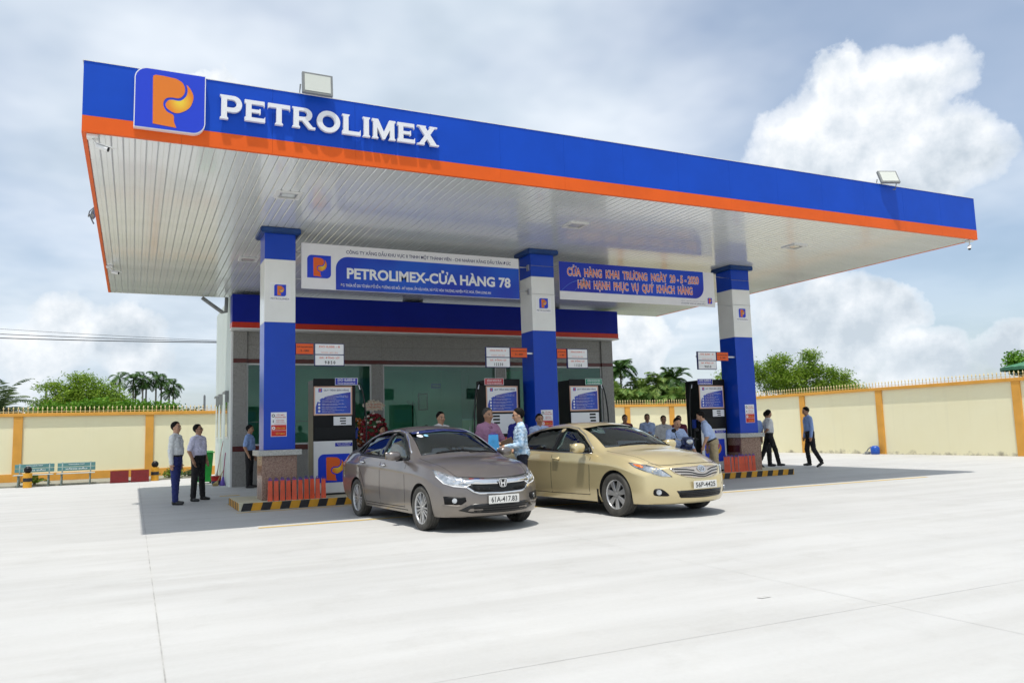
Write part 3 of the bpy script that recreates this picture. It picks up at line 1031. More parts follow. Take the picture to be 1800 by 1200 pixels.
def safety_sign(t, x0, z0, y):
    w, h = 0.30, 0.47
    mb = MB(); mb.box(x0, x0 + w, y - 0.004, y, z0, z0 + h); o = mb.build('safety_sign', PRINTW, t)
    mb = MB(); mb.box(x0 + 0.008, x0 + w - 0.008, y - 0.006, y - 0.0042, z0 + 0.008, z0 + 0.225); mb.build('red_field', PRINTR, o)
    yy = y - 0.0075
    mb = MB()
    wall_text(mb, 'CẤM LỬA', x0 + 0.09, x0 + w - 0.03, z0 + 0.145, z0 + 0.19, yy); wall_text(mb, 'TẮT MÁY', x0 + 0.09, x0 + w - 0.03, z0 + 0.04, z0 + 0.085, yy)
    mb.build('lettering', PRINTY, o)
    mb = MB(); V, T = region([circle(x0 + 0.05, z0 + 0.165, 0.032)], [circle(x0 + 0.05, z0 + 0.165, 0.014)])
    a, b = flat_tris(V, T, lambda u, v: (u, yy, v)); mb.add(a, b); mb.box(x0 + 0.012, x0 + w - 0.012, yy, yy + 0.001, z0 + 0.116, z0 + 0.121); mb.build('symbol', PRINTW, o)
    mb = MB()
    wall_text(mb, 'TẮT MÁY', x0 + 0.10, x0 + w - 0.04, z0 + 0.405, z0 + 0.44, yy); wall_text(mb, 'PHƯƠNG TIỆN', x0 + 0.08, x0 + w - 0.02, z0 + 0.355, z0 + 0.392, yy)
    wall_text(mb, 'KHÔNG DÙNG', x0 + 0.10, x0 + w - 0.05, z0 + 0.305, z0 + 0.328, yy); wall_text(mb, 'ĐIỆN THOẠI', x0 + 0.10, x0 + w - 0.04, z0 + 0.272, z0 + 0.295, yy)
    wall_text(mb, 'DI ĐỘNG KHI BƠM', x0 + 0.07, x0 + w - 0.02, z0 + 0.238, z0 + 0.26, yy)
    mb.build('lettering', PRINTR, o)
    mb = MB(); V, T = region([circle(x0 + 0.045, z0 + 0.405, 0.03)], [circle(x0 + 0.045, z0 + 0.405, 0.019)]); a, b = flat_tris(V, T, lambda u, v: (u, yy, v)); mb.add(a, b)
    mb.box(x0 + 0.038, x0 + 0.052, yy, yy + 0.001, z0 + 0.27, z0 + 0.32); mb.build('symbol', PRINTK, o)


for i, px in enumerate(PCX):
    where = ['first pillar from the left', 'middle pillar', 'pillar at the right'][i]
    t = thing('canopy_pillar', 'square blue and white canopy pillar on granite plinth, ' + where, 'pillar', (px, PY0, 0.15), group='canopy pillars')
    w = 0.6
    for (za, zb_, m, nm) in ((1.104, 3.606, COLBLUE, 'lower_shaft'), (3.608, 4.872, COLWHITE, 'white_band'), (4.874, 5.40, COLBLUE, 'upper_shaft')):
        mb = MB(); mb.box(px, px + w, PY0, PY1, za, zb_); mb.build(nm, m, t, bevel=0.005)
    mb = MB(); mb.box(px - 0.095, px + w + 0.095, PY0 - 0.095, PY1 + 0.095, 5.395, ZB - 0.001); mb.build('capital', mat('capital blue', (0.008, 0.05, 0.20), 0.35, vary=0.2), t, bevel=0.02, seg=2)
    mb = MB(); mb.box(px - 0.03, px + w + 0.03, PY0 - 0.03, PY1 + 0.03, 0.15, 0.995); mb.build('plinth', GRB, t, bevel=0.004)
    mb = MB(); mb.box(px - 0.034, px - 0.0305, PY0 + 0.03, PY1 - 0.03, 0.62, 0.80); mb.build('plinth_band', MAROON, t)
    mb = MB(); mb.box(px - 0.11, px + w + 0.11, PY0 - 0.11, PY1 + 0.11, 0.996, 1.103); mb.build('ledge', GRL, t, bevel=0.006)
    # sticker with the emblem on the white band
    sx0 = px + 0.10
    mb = MB(); mb.box(sx0, sx0 + 0.40, PY0 - 0.003, PY0, 4.03, 4.40); st_ = mb.build('sticker', PRINTW, t)
    emblem(st_, sx0 + 0.085, sx0 + 0.315, 4.13, 4.365, PY0 - 0.0035, 0.002)
    mb = MB(); wall_text(mb, 'PETROLIMEX', sx0 + 0.02, sx0 + 0.38, 4.06, 4.095, PY0 - 0.0042, 0.0); mb.build('lettering', PRINTB, st_)
    safety_sign(t, px + [0.135, 0.14, 0.20][i], [1.36, 1.32, 1.37][i], PY0 - 0.0005)
    mb = MB()
    for z in (4.46, 5.12): mb.tube([(px - 0.01, PY0 - 0.01, z), (px + w + 0.01, PY0 - 0.01, z), (px + w + 0.01, PY1 + 0.01, z)], 0.004, 5)
    if i: mb.build('tie_wire', STEEL, t)

# ------------------------------------------------------------------ price boards
NAVY = mat('navy frame', (0.012, 0.02, 0.12), 0.4)
PB = [((3.87, 4.475), (3.50, 3.855), 'DO 0,05S - II', '9850', 'beside the first pillar from the left', 'PHÚT 0 - 24H'),
      ((7.63, 8.225), (8.24, 8.66), 'XĂNG RON 95 - IV', '12230', 'at the left of the middle pillar', ''),
      ((9.70, 10.255), (9.43, 9.685), 'XĂNG E5 RON 92 - II', '11520', 'at the right of the middle pillar', ''),
      ((13.50, 14.10), (14.115, 14.50), 'DO 0,05S - II', '9850', 'beside the pillar at the right', '')]
for (wa, wb), (oa, ob_), fuel, price, where, _ in PB:
    y = 3.50
    t = thing('price_board', 'fuel price board reading %s in a navy frame, %s' % (price, where), 'sign', ((wa + oa) / 2, y, 2.75), group='price boards on the pillars')
    mb = MB(); mb.box(wa, wb, y, y + 0.05, 2.745, 3.205); mb.build('frame', NAVY, t, bevel=0.003)
    mb = MB(); mb.box(oa, ob_, y + 0.003, y + 0.05, 2.97, 3.205); mb.build('frame', NAVY, t, bevel=0.003)
    e = 0.016
    mb = MB(); mb.box(wa + e, wb - e, y - 0.003, y - 0.0005, 2.985, 3.205 - e); p1 = mb.build('name_panel', PRINTW, t)
    mb = MB(); mb.box(wa + e, wb - e, y - 0.003, y - 0.0005, 2.745 + e, 2.965); p2 = mb.build('price_panel', PRINTW, t)
    mb = MB(); mb.box(oa + 0.008, ob_ - 0.008, y, y + 0.0025, 2.982, 3.205 - e); p3 = mb.build('hours_panel', PRINTO, t)
    yy = y - 0.0045
    c, hw = (wa + wb) / 2, (wb - wa) / 2 - 0.06
    mb = MB(); wall_text(mb, fuel, c - hw * 0.85, c + hw * 0.85, 3.11, 3.155, yy); wall_text(mb, 'TCCS 03 : 2015 / PLX', c - hw * 0.7, c + hw * 0.7, 3.005, 3.03, yy, 0.0); mb.build('lettering', PRINTO, p1)
    mb = MB(); wall_text(mb, 'GIÁ : ĐỒNG / LÍT', c - hw * 0.85, c + hw * 0.85, 2.895, 2.945, yy); mb.build('lettering', PRINTO, p2)
    mb = MB(); wall_text(mb, ' '.join(price), c - hw * 0.40, c + hw * 0.48, 2.785, 2.85, yy, 0.03); mb.build('digits', PRINTK, p2)
    mb = MB(); c2, h2 = (oa + ob_) / 2, (ob_ - oa) / 2 - 0.02
    wall_text(mb, 'THỜI GIAN BÁN HÀNG', c2 - h2, c2 + h2, 3.11, 3.145, y - 0.0015); wall_text(mb, '0 - 24H', c2 - h2 * 0.5, c2 + h2 * 0.5, 3.03, 3.07, y - 0.0015); mb.build('lettering', PRINTK, p3)
    mb = MB()
    for xx in (wa + 0.05, wb - 0.05): mb.box(xx - 0.01, xx + 0.01, y + 0.05, PY0 + 0.10, 2.9, 2.93)
    px = min(PCX, key=lambda p: abs(p + 0.3 - (wa + wb) / 2))
    mb = MB(); mb.box(min(wa, px + 0.3), max(wb, px + 0.3), y + 0.051, y + 0.075, 3.06, 3.10); mb.build('arm', STEEL, t)

# ------------------------------------------------------------------ banners between the pillars
BANW = mat('banner white', (0.86, 0.85, 0.87), 0.45, vary=0.02)
y = 3.60
b1 = thing('banner', 'white and blue sign board with company name between left and middle pillars', 'banner', (3.63, y, 4.33))
x0, x1, z0, z1 = 3.63, 8.555, 4.33, 5.275
mb = MB(); mb.box(x0, x1, y, y + 0.03, z0, z1); mb.build('board', BANW, b1)
mb = MB(); wall_region(mb, [rrect(x0 + 0.70, x1 - 0.002, z0 + 0.006, z1 - 0.235, 0.0, 0, 0, 0.26, 10)], [], y - 0.0005, 0.003); mb.build('blue_field', SIGNBLUE2, b1)
emblem(b1, x0 + 0.115, x0 + 0.60, z0 + 0.23, z1 - 0.24, y - 0.0005, 0.003, om=BANNERO)
yy = y - 0.006
mb = MB(); wall_text(mb, 'CÔNG TY XĂNG DẦU KHU VỰC II TNHH MỘT THÀNH VIÊN - CHI NHÁNH XĂNG DẦU TÂN ĐỨC', x0 + 0.92, x1 - 0.20, z1 - 0.185, z1 - 0.055, y - 0.002, 0.012); mb.build('lettering', PRINTB, b1)
mb = MB(); wall_text(mb, 'PETROLIMEX-CỬA HÀNG 78', x0 + 0.93, x1 - 0.22, z0 + 0.245, z0 + 0.555, yy, 0.035)
wall_text(mb, 'ĐC: THỬA SỐ 255 TỜ BẢN ĐỒ SỐ 4, ĐƯỜNG GÒ MỐI - MỸ HẠNH, ẤP HẬU HÒA, XÃ ĐỨC HÒA THƯỢNG, HUYỆN ĐỨC HOÀ, TỈNH LONG AN', x0 + 0.80, x1 - 0.72, z0 + 0.065, z0 + 0.17, yy, 0.012)
mb.build('lettering', PRINTW, b1)
mb = MB()
for z in (4.52, 5.08):
    mb = MB(); mb.tube([(3.50, 3.62, z), (x0 + 0.01, y + 0.015, z)], 0.014, 6); mb.build('bracket', STEEL, b1)
    mb = MB(); mb.tube([(x1 - 0.01, y + 0.015, z), (8.80, 3.62, z + 0.01)], 0.014, 6); mb.box(8.79, 8.826, 3.58, 3.66, z - 0.07, z + 0.07); mb.build('bracket', STEEL, b1)

b2 = thing('banner', 'blue grand opening banner with orange letters between middle and right pillars', 'banner', (9.62, y, 4.385))
x0, x1, z0, z1 = 9.62, 14.25, 4.385, 5.295
mb = MB(); mb.box(x0, x1, y, y + 0.012, z0, z1); mb.build('sheet', BANW, b2)
mb = MB(); wall_region(mb, [rrect(x0 + 0.002, x1 - 0.35, z0 + 0.20, z1 - 0.002, 0, 0.30, 0, 0, 10)], [], y - 0.0005, 0.003); mb.build('blue_field', BANBLUE, b2)
for nm, m_, bo, yy in (('letter_outline', PRINTW, 0.055, y - 0.005), ('lettering', BANNERO, 0.008, y - 0.0075)):
    mb = MB()
    wall_text(mb, 'CỬA  HÀNG  KHAI  TRƯƠNG  NGÀY  20 - 5 - 2020', x0 + 0.22, x1 - 0.50, z0 + 0.575, z0 + 0.84, yy, bo, ref=0.02)
    wall_text(mb, 'HÂN  HẠNH  PHỤC  VỤ  QUÝ  KHÁCH  HÀNG', x0 + 0.50, x1 - 0.72, z0 + 0.235, z0 + 0.535, yy, bo, ref=0.02)
    mb.build(nm, m_, b2)
mb = MB()
for (ax, bx) in ((0.05, 0.9), (0.4, 1.7), (3.0, 3.9)):
    P = spline([(x0 + ax, z0 + 0.21), (x0 + ax + 0.3, z0 + 0.42), (x0 + bx, z0 + 0.56)], 6)
    for a, b in zip(P[:-1], P[1:]): mb.add([(a[0], y - 0.004, a[1]), (b[0], y - 0.004, b[1]), (b[0], y - 0.004, b[1] + 0.008), (a[0], y - 0.004, a[1] + 0.008)], [(0, 1, 2, 3)])
mb.build('swoosh', mat('pale blue print', (0.12, 0.28, 0.75), 0.5), b2)
mb = MB(); wall_text(mb, 'CÔNG TY XĂNG DẦU KHU VỰC II - TNHH MTV', x1 - 1.10, x1 - 0.32, z0 + 0.115, z0 + 0.145, y - 0.0015, 0.0); wall_text(mb, 'XÍ NGHIỆP BÁN LẺ XĂNG DẦU', x1 - 1.10, x1 - 0.32, z0 + 0.045, z0 + 0.09, y - 0.0015, 0.02)
mb.build('lettering', PRINTB, b2)
emblem(b2, x1 - 0.24, x1 - 0.10, z0 + 0.08, z0 + 0.235, y - 0.0005, 0.002, om=BANNERO)
mb = MB()
for z in (4.46, 5.2):
    mb = MB(); mb.tube([(9.42, 3.58, z), (x0, y + 0.006, z)], 0.004, 5); mb.build('tie_wire', STEEL, b2)
    mb = MB(); mb.tube([(x1, y + 0.006, z), (14.77, 3.58, z - 0.03)], 0.004, 5); mb.build('tie_wire', STEEL, b2)

# ------------------------------------------------------------------ fuel dispensers
POSTERB = mat('poster violet blue', (0.03, 0.03, 0.38), 0.35, color2=(0.03, 0.12, 0.62), vscale=2.2, detail=1)
POSTERF = mat('poster frame', (0.72, 0.42, 0.30), 0.4)
LCD = mat('display dark', (0.02, 0.022, 0.02), 0.2)
HOSE = mat('black rubber hose', (0.012, 0.012, 0.012), 0.5)
RUBBERG = mat('grey label', (0.5, 0.5, 0.52), 0.5)


def dispenser(label, x0, w, head, headtext, kind, hx):
    y = 3.90
    d = 0.55
    x1 = x0 + w
    t = thing('fuel_dispenser', label, 'fuel pump', (x0, y, 0.15), group='fuel dispensers on the islands')
    mb = MB(); mb.box(x0 - 0.0, x1 + 0.075, y + 0.012, y + d, 0.15, 2.50); mb.build('cabinet', BLACKM, t, bevel=0.012, seg=2)
    mb = MB(); mb.box(x0, x1 + 0.06, y, y + 0.011, 1.25, 2.52); mb.build('upper_door', BLACK, t, bevel=0.004)
    mb = MB(); mb.box(x0 + 0.01, x1, y, y + 0.010, 0.15, 0.185); mb.build('kick_plate', DARK, t)
    # procedure poster
    pz0, pz1 = 1.765, 2.36
    mb = MB(); mb.box(x0 + 0.005, x1, y - 0.008, y - 0.0005, pz0, pz1); po = mb.build('poster', POSTERF, t, bevel=0.002)
    mb = MB(); mb.box(x0 + 0.032, x1 - 0.027, y - 0.0105, y - 0.0085, pz0 + 0.027, pz1 - 0.027); mb.build('poster_sheet', PRINTW, po)
    mb = MB(); e0, e1 = x0 + 0.045, x1 - 0.035
    P = [(e0, pz0 + 0.035), (e1, pz0 + 0.035), (e1, pz1 - 0.12)] + spline([(e1, pz1 - 0.12), (e0 + 0.25, pz1 - 0.20), (e0 + 0.06, pz1 - 0.29), (e0, pz1 - 0.42)], 5)
    wall_region(mb, [P], [], y - 0.0110, 0.0015); mb.build('poster_field', POSTERB, po)
    yy = y - 0.014
    mb = MB(); wall_text(mb, 'QUY TRÌNH BÁN HÀNG', x0 + 0.21, x1 - 0.07, pz1 - 0.105, pz1 - 0.055, y - 0.0112); mb.build('lettering', PRINTB, po)
    emblem(po, x0 + 0.10, x0 + 0.175, pz1 - 0.12, pz1 - 0.045, y - 0.0108, 0.001, om=BANNERO)
    mb = MB()
    lines = (('Hướng dẫn khách hàng dừng xe', 'đúng nơi quy định và tắt máy', 'trước khi bơm'), ('Hỏi khách hàng số lượng mua', 'loại xăng dầu cần mua'), ('Nhân viên mời khách xem số 0', 'trên đồng hồ cột bơm'), ('Bơm đúng số lượng khách yêu cầu', 'mời khách kiểm tra'), ('Nhận và trả tiền khách hàng', 'cảm ơn quý khách'))
    z = pz1 - 0.185
    for i, ls in enumerate(lines):
        zz = z
        for s_ in ls:
            xs = x0 + (0.25 if i == 0 else 0.17)
            wall_text(mb, s_, xs, min(x1 - 0.06, xs + len(s_) * 0.0165), z - 0.019, z, yy, 0.01); z -= 0.0285
        cz = (zz + z) / 2 + 0.006
        V, T = region([circle(x0 + (0.20 if i == 0 else 0.115), cz, 0.024, 12)]); a, b = flat_tris(V, T, lambda u, v: (u, yy, v)); mb.add(a, b)
        z -= 0.011
    mb.build('lettering', PRINTW, po)
    # display
    if kind == 'A':
        ax0, ax1, az0, az1 = x0 + 0.41, x0 + 0.785, 1.555, 1.735
        mb = MB(); mb.box(x0 + 0.02, x1 + 0.05, y - 0.006, y - 0.0005, 1.285, 1.52); mb.build('keypad_door', BLACKM, t, bevel=0.004)
    else:
        ax0, ax1, az0, az1 = x0 + 0.02, x1 - 0.01, 1.28, 1.725
    mb = MB(); mb.box(ax0, ax1, y - 0.012, y - 0.0005, az0, az1); dp = mb.build('display_panel', PRINTW, t, bevel=0.003)
    mb = MB(); ex = ax0 + 0.13 if kind == 'A' else ax1 - 0.26 if hx > 0 else ax0 + 0.14
    for k in range(3):
        zt = az1 - 0.025 - k * (0.052 if kind == 'A' else 0.075)
        mb.box(ex + (0.02 if k == 2 else 0), ex + (0.125 if kind == 'A' else 0.17), y - 0.0135, y - 0.0125, zt - (0.026 if kind == 'A' else 0.045), zt)
    mb.build('readout', LCD, dp)
    # lower cabinet front
    lz0, lz1 = (0.19, 1.24) if kind == 'A' else (0.19, 1.20)
    mb = MB(); mb.box(x0 + 0.0, x1, y - 0.010, y - 0.0005, lz0, lz1); lp = mb.build('lower_door', WHITE, t, bevel=0.006)
    emblem(lp, x0 + 0.09, x1 - 0.06, 0.40, 0.975, y - 0.0105, 0.003, om=BANNERO)
    mb = MB(); mb.box(x0 + 0.44, x1 - 0.005, y - 0.013, y - 0.0105, 1.125, 1.20); lb_ = mb.build('grade_label', head, lp)
    mb = MB(); wall_text(mb, headtext[0], x0 + 0.48, x1 - 0.04, 1.165, 1.19, y - 0.0145, 0.015); wall_text(mb, headtext[1], x0 + 0.50, x1 - 0.06, 1.135, 1.155, y - 0.0145, 0.0); mb.build('lettering', PRINTW, lb_)
    # head board
    hb0 = x0 + 0.44 if hx > 0 else x0 - 0.03
    mb = MB(); mb.box(hb0, hb0 + 0.475, y - 0.020, y - 0.004, 2.385, 2.535); hb = mb.build('grade_board', head, t)
    mb = MB(); wall_text(mb, headtext[0], hb0 + 0.055, hb0 + 0.42, 2.46, 2.515, y - 0.0215, 0.03); wall_text(mb, headtext[1], hb0 + 0.05, hb0 + 0.425, 2.405, 2.44, y - 0.0215, 0.02)
    for (a, b, c, dd) in ((0, 0.475, 0, 0.008), (0, 0.475, 0.142, 0.15), (0, 0.008, 0.008, 0.142), (0.467, 0.475, 0.008, 0.142)):
        mb.box(hb0 + a, hb0 + b, y - 0.0225, y - 0.0202, 2.385 + c, 2.385 + dd)
    mb.build('lettering', PRINTW, hb)
    # the far side carries the same doors
    mb = MB(); mb.box(x0, x1, y + d + 0.0005, y + d + 0.010, lz0, lz1); mb.build('lower_door', WHITE, t, bevel=0.006)
    mb = MB(); mb.box(x0 + 0.005, x1, y + d + 0.0005, y + d + 0.008, pz0, pz1); pb = mb.build('poster', POSTERF, t, bevel=0.002)
    mb = MB(); mb.box(x0 + 0.04, x1 - 0.035, y + d + 0.0085, y + d + 0.0105, pz0 + 0.035, pz1 - 0.035); mb.build('poster_field', POSTERB, pb)
    # hose and nozzle at the side
    sx = (x1 + 0.075) if hx > 0 else x0
    s = 1 if hx > 0 else -1
    pts = spline([(sx, y + 0.2, 2.40), (sx + s * 0.10, y + 0.15, 2.42), (sx + s * 0.19, y + 0.12, 2.2), (sx + s * 0.25, y + 0.10, 1.6), (sx + s * 0.22, y + 0.10, 0.75), (sx + s * 0.12, y + 0.12, 0.55), (sx + s * 0.07, y + 0.16, 0.9), (sx + s * 0.05, y + 0.2, 1.28)], 6)
    mb = MB(); mb.tube(pts, 0.017, 8); ho = mb.build('hose', HOSE, t)
    mb = MB(); mb.obox((sx + s * 0.045, y + 0.2, 1.38), (0.03, 0, 0), (0, 0.05, 0), (0, 0, 0.11)); mb.tube([(sx + s * 0.045, y + 0.16, 1.46), (sx + s * 0.045, y + 0.06, 1.5), (sx + s * 0.045, y, 1.44)], 0.014, 8)
    mb.build('nozzle', mat('nozzle blue', (0.01, 0.04, 0.30), 0.4), t, bevel=0.006)
    mb = MB(); mb.cyl((sx + s * 0.10, y + 0.15, 2.40), (sx + s * 0.125, y + 0.14, 2.3), 0.022); mb.build('swivel', STEEL, t)


dispenser('black and white fuel dispenser with blue grade board, at the first pillar from the left', 3.93, 0.80, mat('grade board blue', (0.02, 0.03, 0.42), 0.4), ('DO 0,05S-II', 'TCCS 03:2015/PLX'), 'A', 1)
dispenser('black fuel dispenser with red grade board, left of the middle pillar', 7.78, 0.80, mat('grade board red', (0.60, 0.05, 0.06), 0.4), ('XĂNG RON 95-IV', 'TCCS 01:2015/PLX'), 'B', -1)
dispenser('black fuel dispenser with green grade board, right of the middle pillar', 9.95, 0.80, mat('grade board green', (0.01, 0.26, 0.14), 0.4), ('XĂNG E5 RON 92-II', 'TCCS 02:2015/PLX'), 'B', 1)
dispenser('black and white fuel dispenser with blue grade board, at the pillar on the right', 13.80, 0.80, MATS['grade board blue'], ('DO 0,05S-II', 'TCCS 03:2015/PLX'), 'A', -1)

# ------------------------------------------------------------------ gift bags in rows on the islands
BAGO = mat('orange bag paper', (0.72, 0.075, 0.015), 0.4, vary=0.15, vscale=8, coat=0.2)
BAGW = mat('pale bag gusset', (0.60, 0.52, 0.55), 0.45)
BAGH = mat('violet blue bag rim', (0.05, 0.04, 0.35), 0.5)


def bag_mesh(parent, p, w, d, h, rz, om=BAGO):
    """open paper bag tapering to the top: front, back, folded sides, rim and string handle"""
    mb = MB()
    tw = w * 0.80
    f = [(-w / 2, -d / 2, 0), (w / 2, -d / 2, 0), (tw / 2, -d * 0.30, h), (-tw / 2, -d * 0.30, h)]
    b = [(x, -y_, z) for x, y_, z in f]
    Rm = Matrix.Rotation(rz, 3, 'Z')
    P = lambda q: Rm @ Vector(q)
    mb.add([P(q) for q in f], [(0, 1, 2, 3)]); mb.add([P(q) for q in b], [(3, 2, 1, 0)])
    mb.add([P(q) for q in (f[0], f[1], b[1], b[0])], [(3, 2, 1, 0)])
    mb.build('bag_panel', om, parent, loc=(0, 0, 0))
    mb = MB()
    for s in (0, 1):
        a0, a1, b0, b1 = (f[0], f[3], b[0], b[3]) if s == 0 else (f[1], f[2], b[1], b[2])
        m0 = (a0[0] * 0.97, 0, 0.002); m1 = (a1[0] * 0.72, 0, h * 0.985)
        mb.add([P(q) for q in (a0, m0, m1, a1)], [(0, 1, 2, 3)]); mb.add([P(q) for q in (m0, b0, b1, m1)], [(0, 1, 2, 3)])
    mb.build('gusset', BAGW, parent, loc=(0, 0, 0))
    for s in (-1, 1):
        mb = MB()
        yy = s * d * 0.30
        mb.tube([P(q) for q in spline([(-tw * 0.26, yy, h * 0.93), (-tw * 0.2, yy * 0.8, h * 1.06), (tw * 0.2, yy * 0.8, h * 1.06), (tw * 0.26, yy, h * 0.93)], 3)], 0.004, 4)
        q0 = [(-tw / 2 * 1.02, yy * 1.04, h * 0.955), (tw / 2 * 1.02, yy * 1.04, h * 0.955), (tw / 2, yy * 1.04, h), (-tw / 2, yy * 1.04, h)]
        mb.add([P(q) for q in q0], [(0, 1, 2, 3)])
        mb.build('handle', BAGH, parent, loc=(0, 0, 0))


order = ['first', 'second', 'third', 'fourth', 'fifth', 'sixth', 'seventh', 'eighth', 'ninth', 'tenth']
for k in range(10):
    x = 2.99 + k * 0.112
    p = (x, 3.29 + random.uniform(-0.01, 0.01), 0.15)
    t = thing('gift_bag', 'orange paper gift bag, %s from the left in the row before the left pillar' % order[k], 'bag', p, rotz=-0.06 + random.uniform(-0.08, 0.08), group='gift bags before the left pillar')
    bag_mesh(t, p, 0.092, 0.13, 0.395 + random.uniform(-0.008, 0.008), 0.0)
for k in range(9):
    x = 14.02 + k * 0.115
    p = (x, 3.30 + random.uniform(-0.015, 0.015), 0.15)
    t = thing('gift_bag', 'orange paper gift bag, %s from the left in the row before the right pillar' % order[k], 'bag', p, rotz=-0.35 + random.uniform(-0.3, 0.3), group='gift bags before the right pillar')
    bag_mesh(t, p, 0.088, 0.07, 0.40 + random.uniform(-0.012, 0.012), 0.0)

# ------------------------------------------------------------------ shop building
shop = thing('shop_building', 'grey granite shop with tall glass front and blue band behind the pumps', 'building', (3.09, 11.2, 0))
MINT = mat('pale mint plaster', (0.62, 0.68, 0.64), 0.8, vary=0.04, vscale=1)
WY = 11.2
BX0, BX1 = 3.09, 15.93
FZ0, FZM, FZ1 = 4.455, 4.618, 5.41
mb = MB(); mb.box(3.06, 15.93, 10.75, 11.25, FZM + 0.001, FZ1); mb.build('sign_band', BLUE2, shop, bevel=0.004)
mb = MB(); mb.box(3.055, 15.935, 10.745, 11.25, FZ0, FZM - 0.001); mb.build('sign_stripe', RED, shop, bevel=0.004)
mb = MB(); mb.box(3.04, 15.95, 10.74, 11.25, FZ0 - 0.045, FZ0 - 0.001); mb.build('drip_edge', WHITE, shop)
mb = MB(); mb.box(BX0, BX0 + 0.14, WY + 0.08, 15.7, 0.0, 5.48); mb.box(BX0 + 0.14, BX1, 15.55, 15.7, 0, 5.4); mb.box(BX1 - 0.15, BX1, WY + 0.08, 15.55, 0.0, 5.4)
mb.build('plaster_wall', MINT, shop)
mb = MB(); mb.box(BX0 - 0.001, BX0 + 0.05, WY - 0.03, WY + 0.079, 0.0, FZ0 - 0.05); mb.build('corner_strip', WHITE, shop)
mb = MB(); mb.box(3.08, 3.9, 11.26, 11.5, 5.2, 5.505); mb.box(8.3, 8.9, 11.26, 11.5, 5.2, 5.505); mb.box(13.1, 13.9, 11.26, 11.5, 5.2, 5.505); mb.build('parapet_pier', MINT, shop)
mb = MB(); mb.box(BX0 + 0.14, BX1 - 0.15, 11.25, 15.55, 5.18, 5.26); mb.build('roof', GREY, shop)
# granite cladding panels above the glass, each its own slab
z0, z1 = 3.62, FZ0 - 0.05
xs = [3.53 + k * 0.995 for k in range(13)]
xs[-1] = 15.47
for a, b in zip(xs[:-1], xs[1:]):
    for (za, zb_) in ((z0, 4.02), (4.025, z1)):
        mb = MB(); mb.box(a + 0.0015, b - 0.0015, WY + 0.03, WY + 0.10, za, zb_); mb.build('granite_panel', GRG, shop)
mb = MB(); mb.box(3.52, 15.48, WY + 0.022, WY + 0.10, 3.50, 3.617); mb.build('maroon_band', MAROON, shop)
for (a, b) in ((3.141, 3.52), (15.475, 15.93)):        # end pilasters
    for (za, zb_, m, nm) in ((0, 0.98, GRG, 'granite_panel'), (0.982, 1.13, MAROON, 'maroon_band'), (1.132, 2.3, GRG, 'granite_panel'), (2.303, 3.498, GRG, 'granite_panel'), (3.50, 3.617, MAROON, 'maroon_band'), (3.62, 4.40, GRG, 'granite_panel')):
        mb = MB(); mb.box(a, b, WY - 0.03 - (0.003 if m is MAROON else 0), WY + 0.099, za, zb_); mb.build(nm, m, shop)
for (a, b) in ((7.18, 7.54), (11.4, 11.72)):
    mb = MB(); mb.box(a, b, WY + 0.0, WY + 0.10, 0.0, 3.498); mb.build('granite_panel', GRG, shop)
for (a, b) in ((3.52, 7.18), (11.72, 15.475)):          # sill walls under the windows
    n_ = 4
    for k in range(n_):
        u0, u1 = a + (b - a) * k / n_, a + (b - a) * (k + 1) / n_
        mb = MB(); mb.box(u0 + 0.0015, u1 - 0.0015, WY + 0.02, WY + 0.10, 0, 0.98); mb.build('granite_panel', GRG, shop)
    mb = MB(); mb.box(a, b, WY + 0.012, WY + 0.10, 0.982, 1.13); mb.build('maroon_band', MAROON, shop)
PANE = glass_mat('green tinted shop glass', (0.68, 0.90, 0.80), 0.0)
ALU = mat('white aluminium', (0.68, 0.69, 0.68), 0.4)
for (a, b, za, parts) in ((3.52, 7.18, 1.13, 3), (11.72, 15.475, 1.13, 3), (7.54, 11.4, 0.0, 4)):
    fr = MB()
    fr.box(a, b, WY + 0.035, WY + 0.085, 3.445, 3.495); fr.box(a, b, WY + 0.035, WY + 0.085, za, za + 0.045)
    fr.box(a, a + 0.045, WY + 0.035, WY + 0.085, za + 0.045, 3.445); fr.box(b - 0.045, b, WY + 0.035, WY + 0.085, za + 0.045, 3.445)
    wd = fr.build('window', ALU, shop)
    for k in range(parts):
        u0, u1 = a + 0.045 + (b - a - 0.09) * k / parts, a + 0.045 + (b - a - 0.09) * (k + 1) / parts
        mb = MB(); mb.box(u0 + 0.003, u1 - 0.003, WY + 0.055, WY + 0.063, za + 0.046, 3.444); mb.build('pane', PANE, wd)
    if za == 0:
        for hx in (9.25, 9.40, 10.4, 10.55):
            mb = MB(); mb.cyl((hx, WY + 0.02, 0.8), (hx, WY + 0.02, 1.5), 0.012, n=8); mb.build('handle', STEEL, wd)
    else:
        mb = MB(); mb.tube([(a + 0.05, WY + 0.04, 1.8), (b - 0.05, WY + 0.04, 1.8)], 0.006, 5); mb.build('rail', GREY, wd)
mb = MB(); mb.box(BX0 + 0.15, BX1 - 0.16, WY + 0.11, 15.54, 0.004, 0.02); mb.build('floor', mat('shop tiles', (0.42, 0.40, 0.36), 0.15, vary=0.05), shop)
mb = MB(); mb.box(BX0 + 0.15, BX1 - 0.16, WY + 0.11, 15.54, 3.6, 3.64); mb.build('ceiling', WHITE, shop)
TEAL = mat('teal room wall', (0.46, 0.78, 0.66), 0.8)
mb = MB(); mb.box(BX0 + 0.145, BX1 - 0.155, 14.6, 14.66, 0.02, 3.6); mb.box(7.22, 7.30, 11.35, 14.6, 0.02, 3.6); mb.box(BX0 + 0.142, BX0 + 0.16, WY + 0.12, 14.6, 0.02, 3.6); mb.build('room_wall', TEAL, shop)
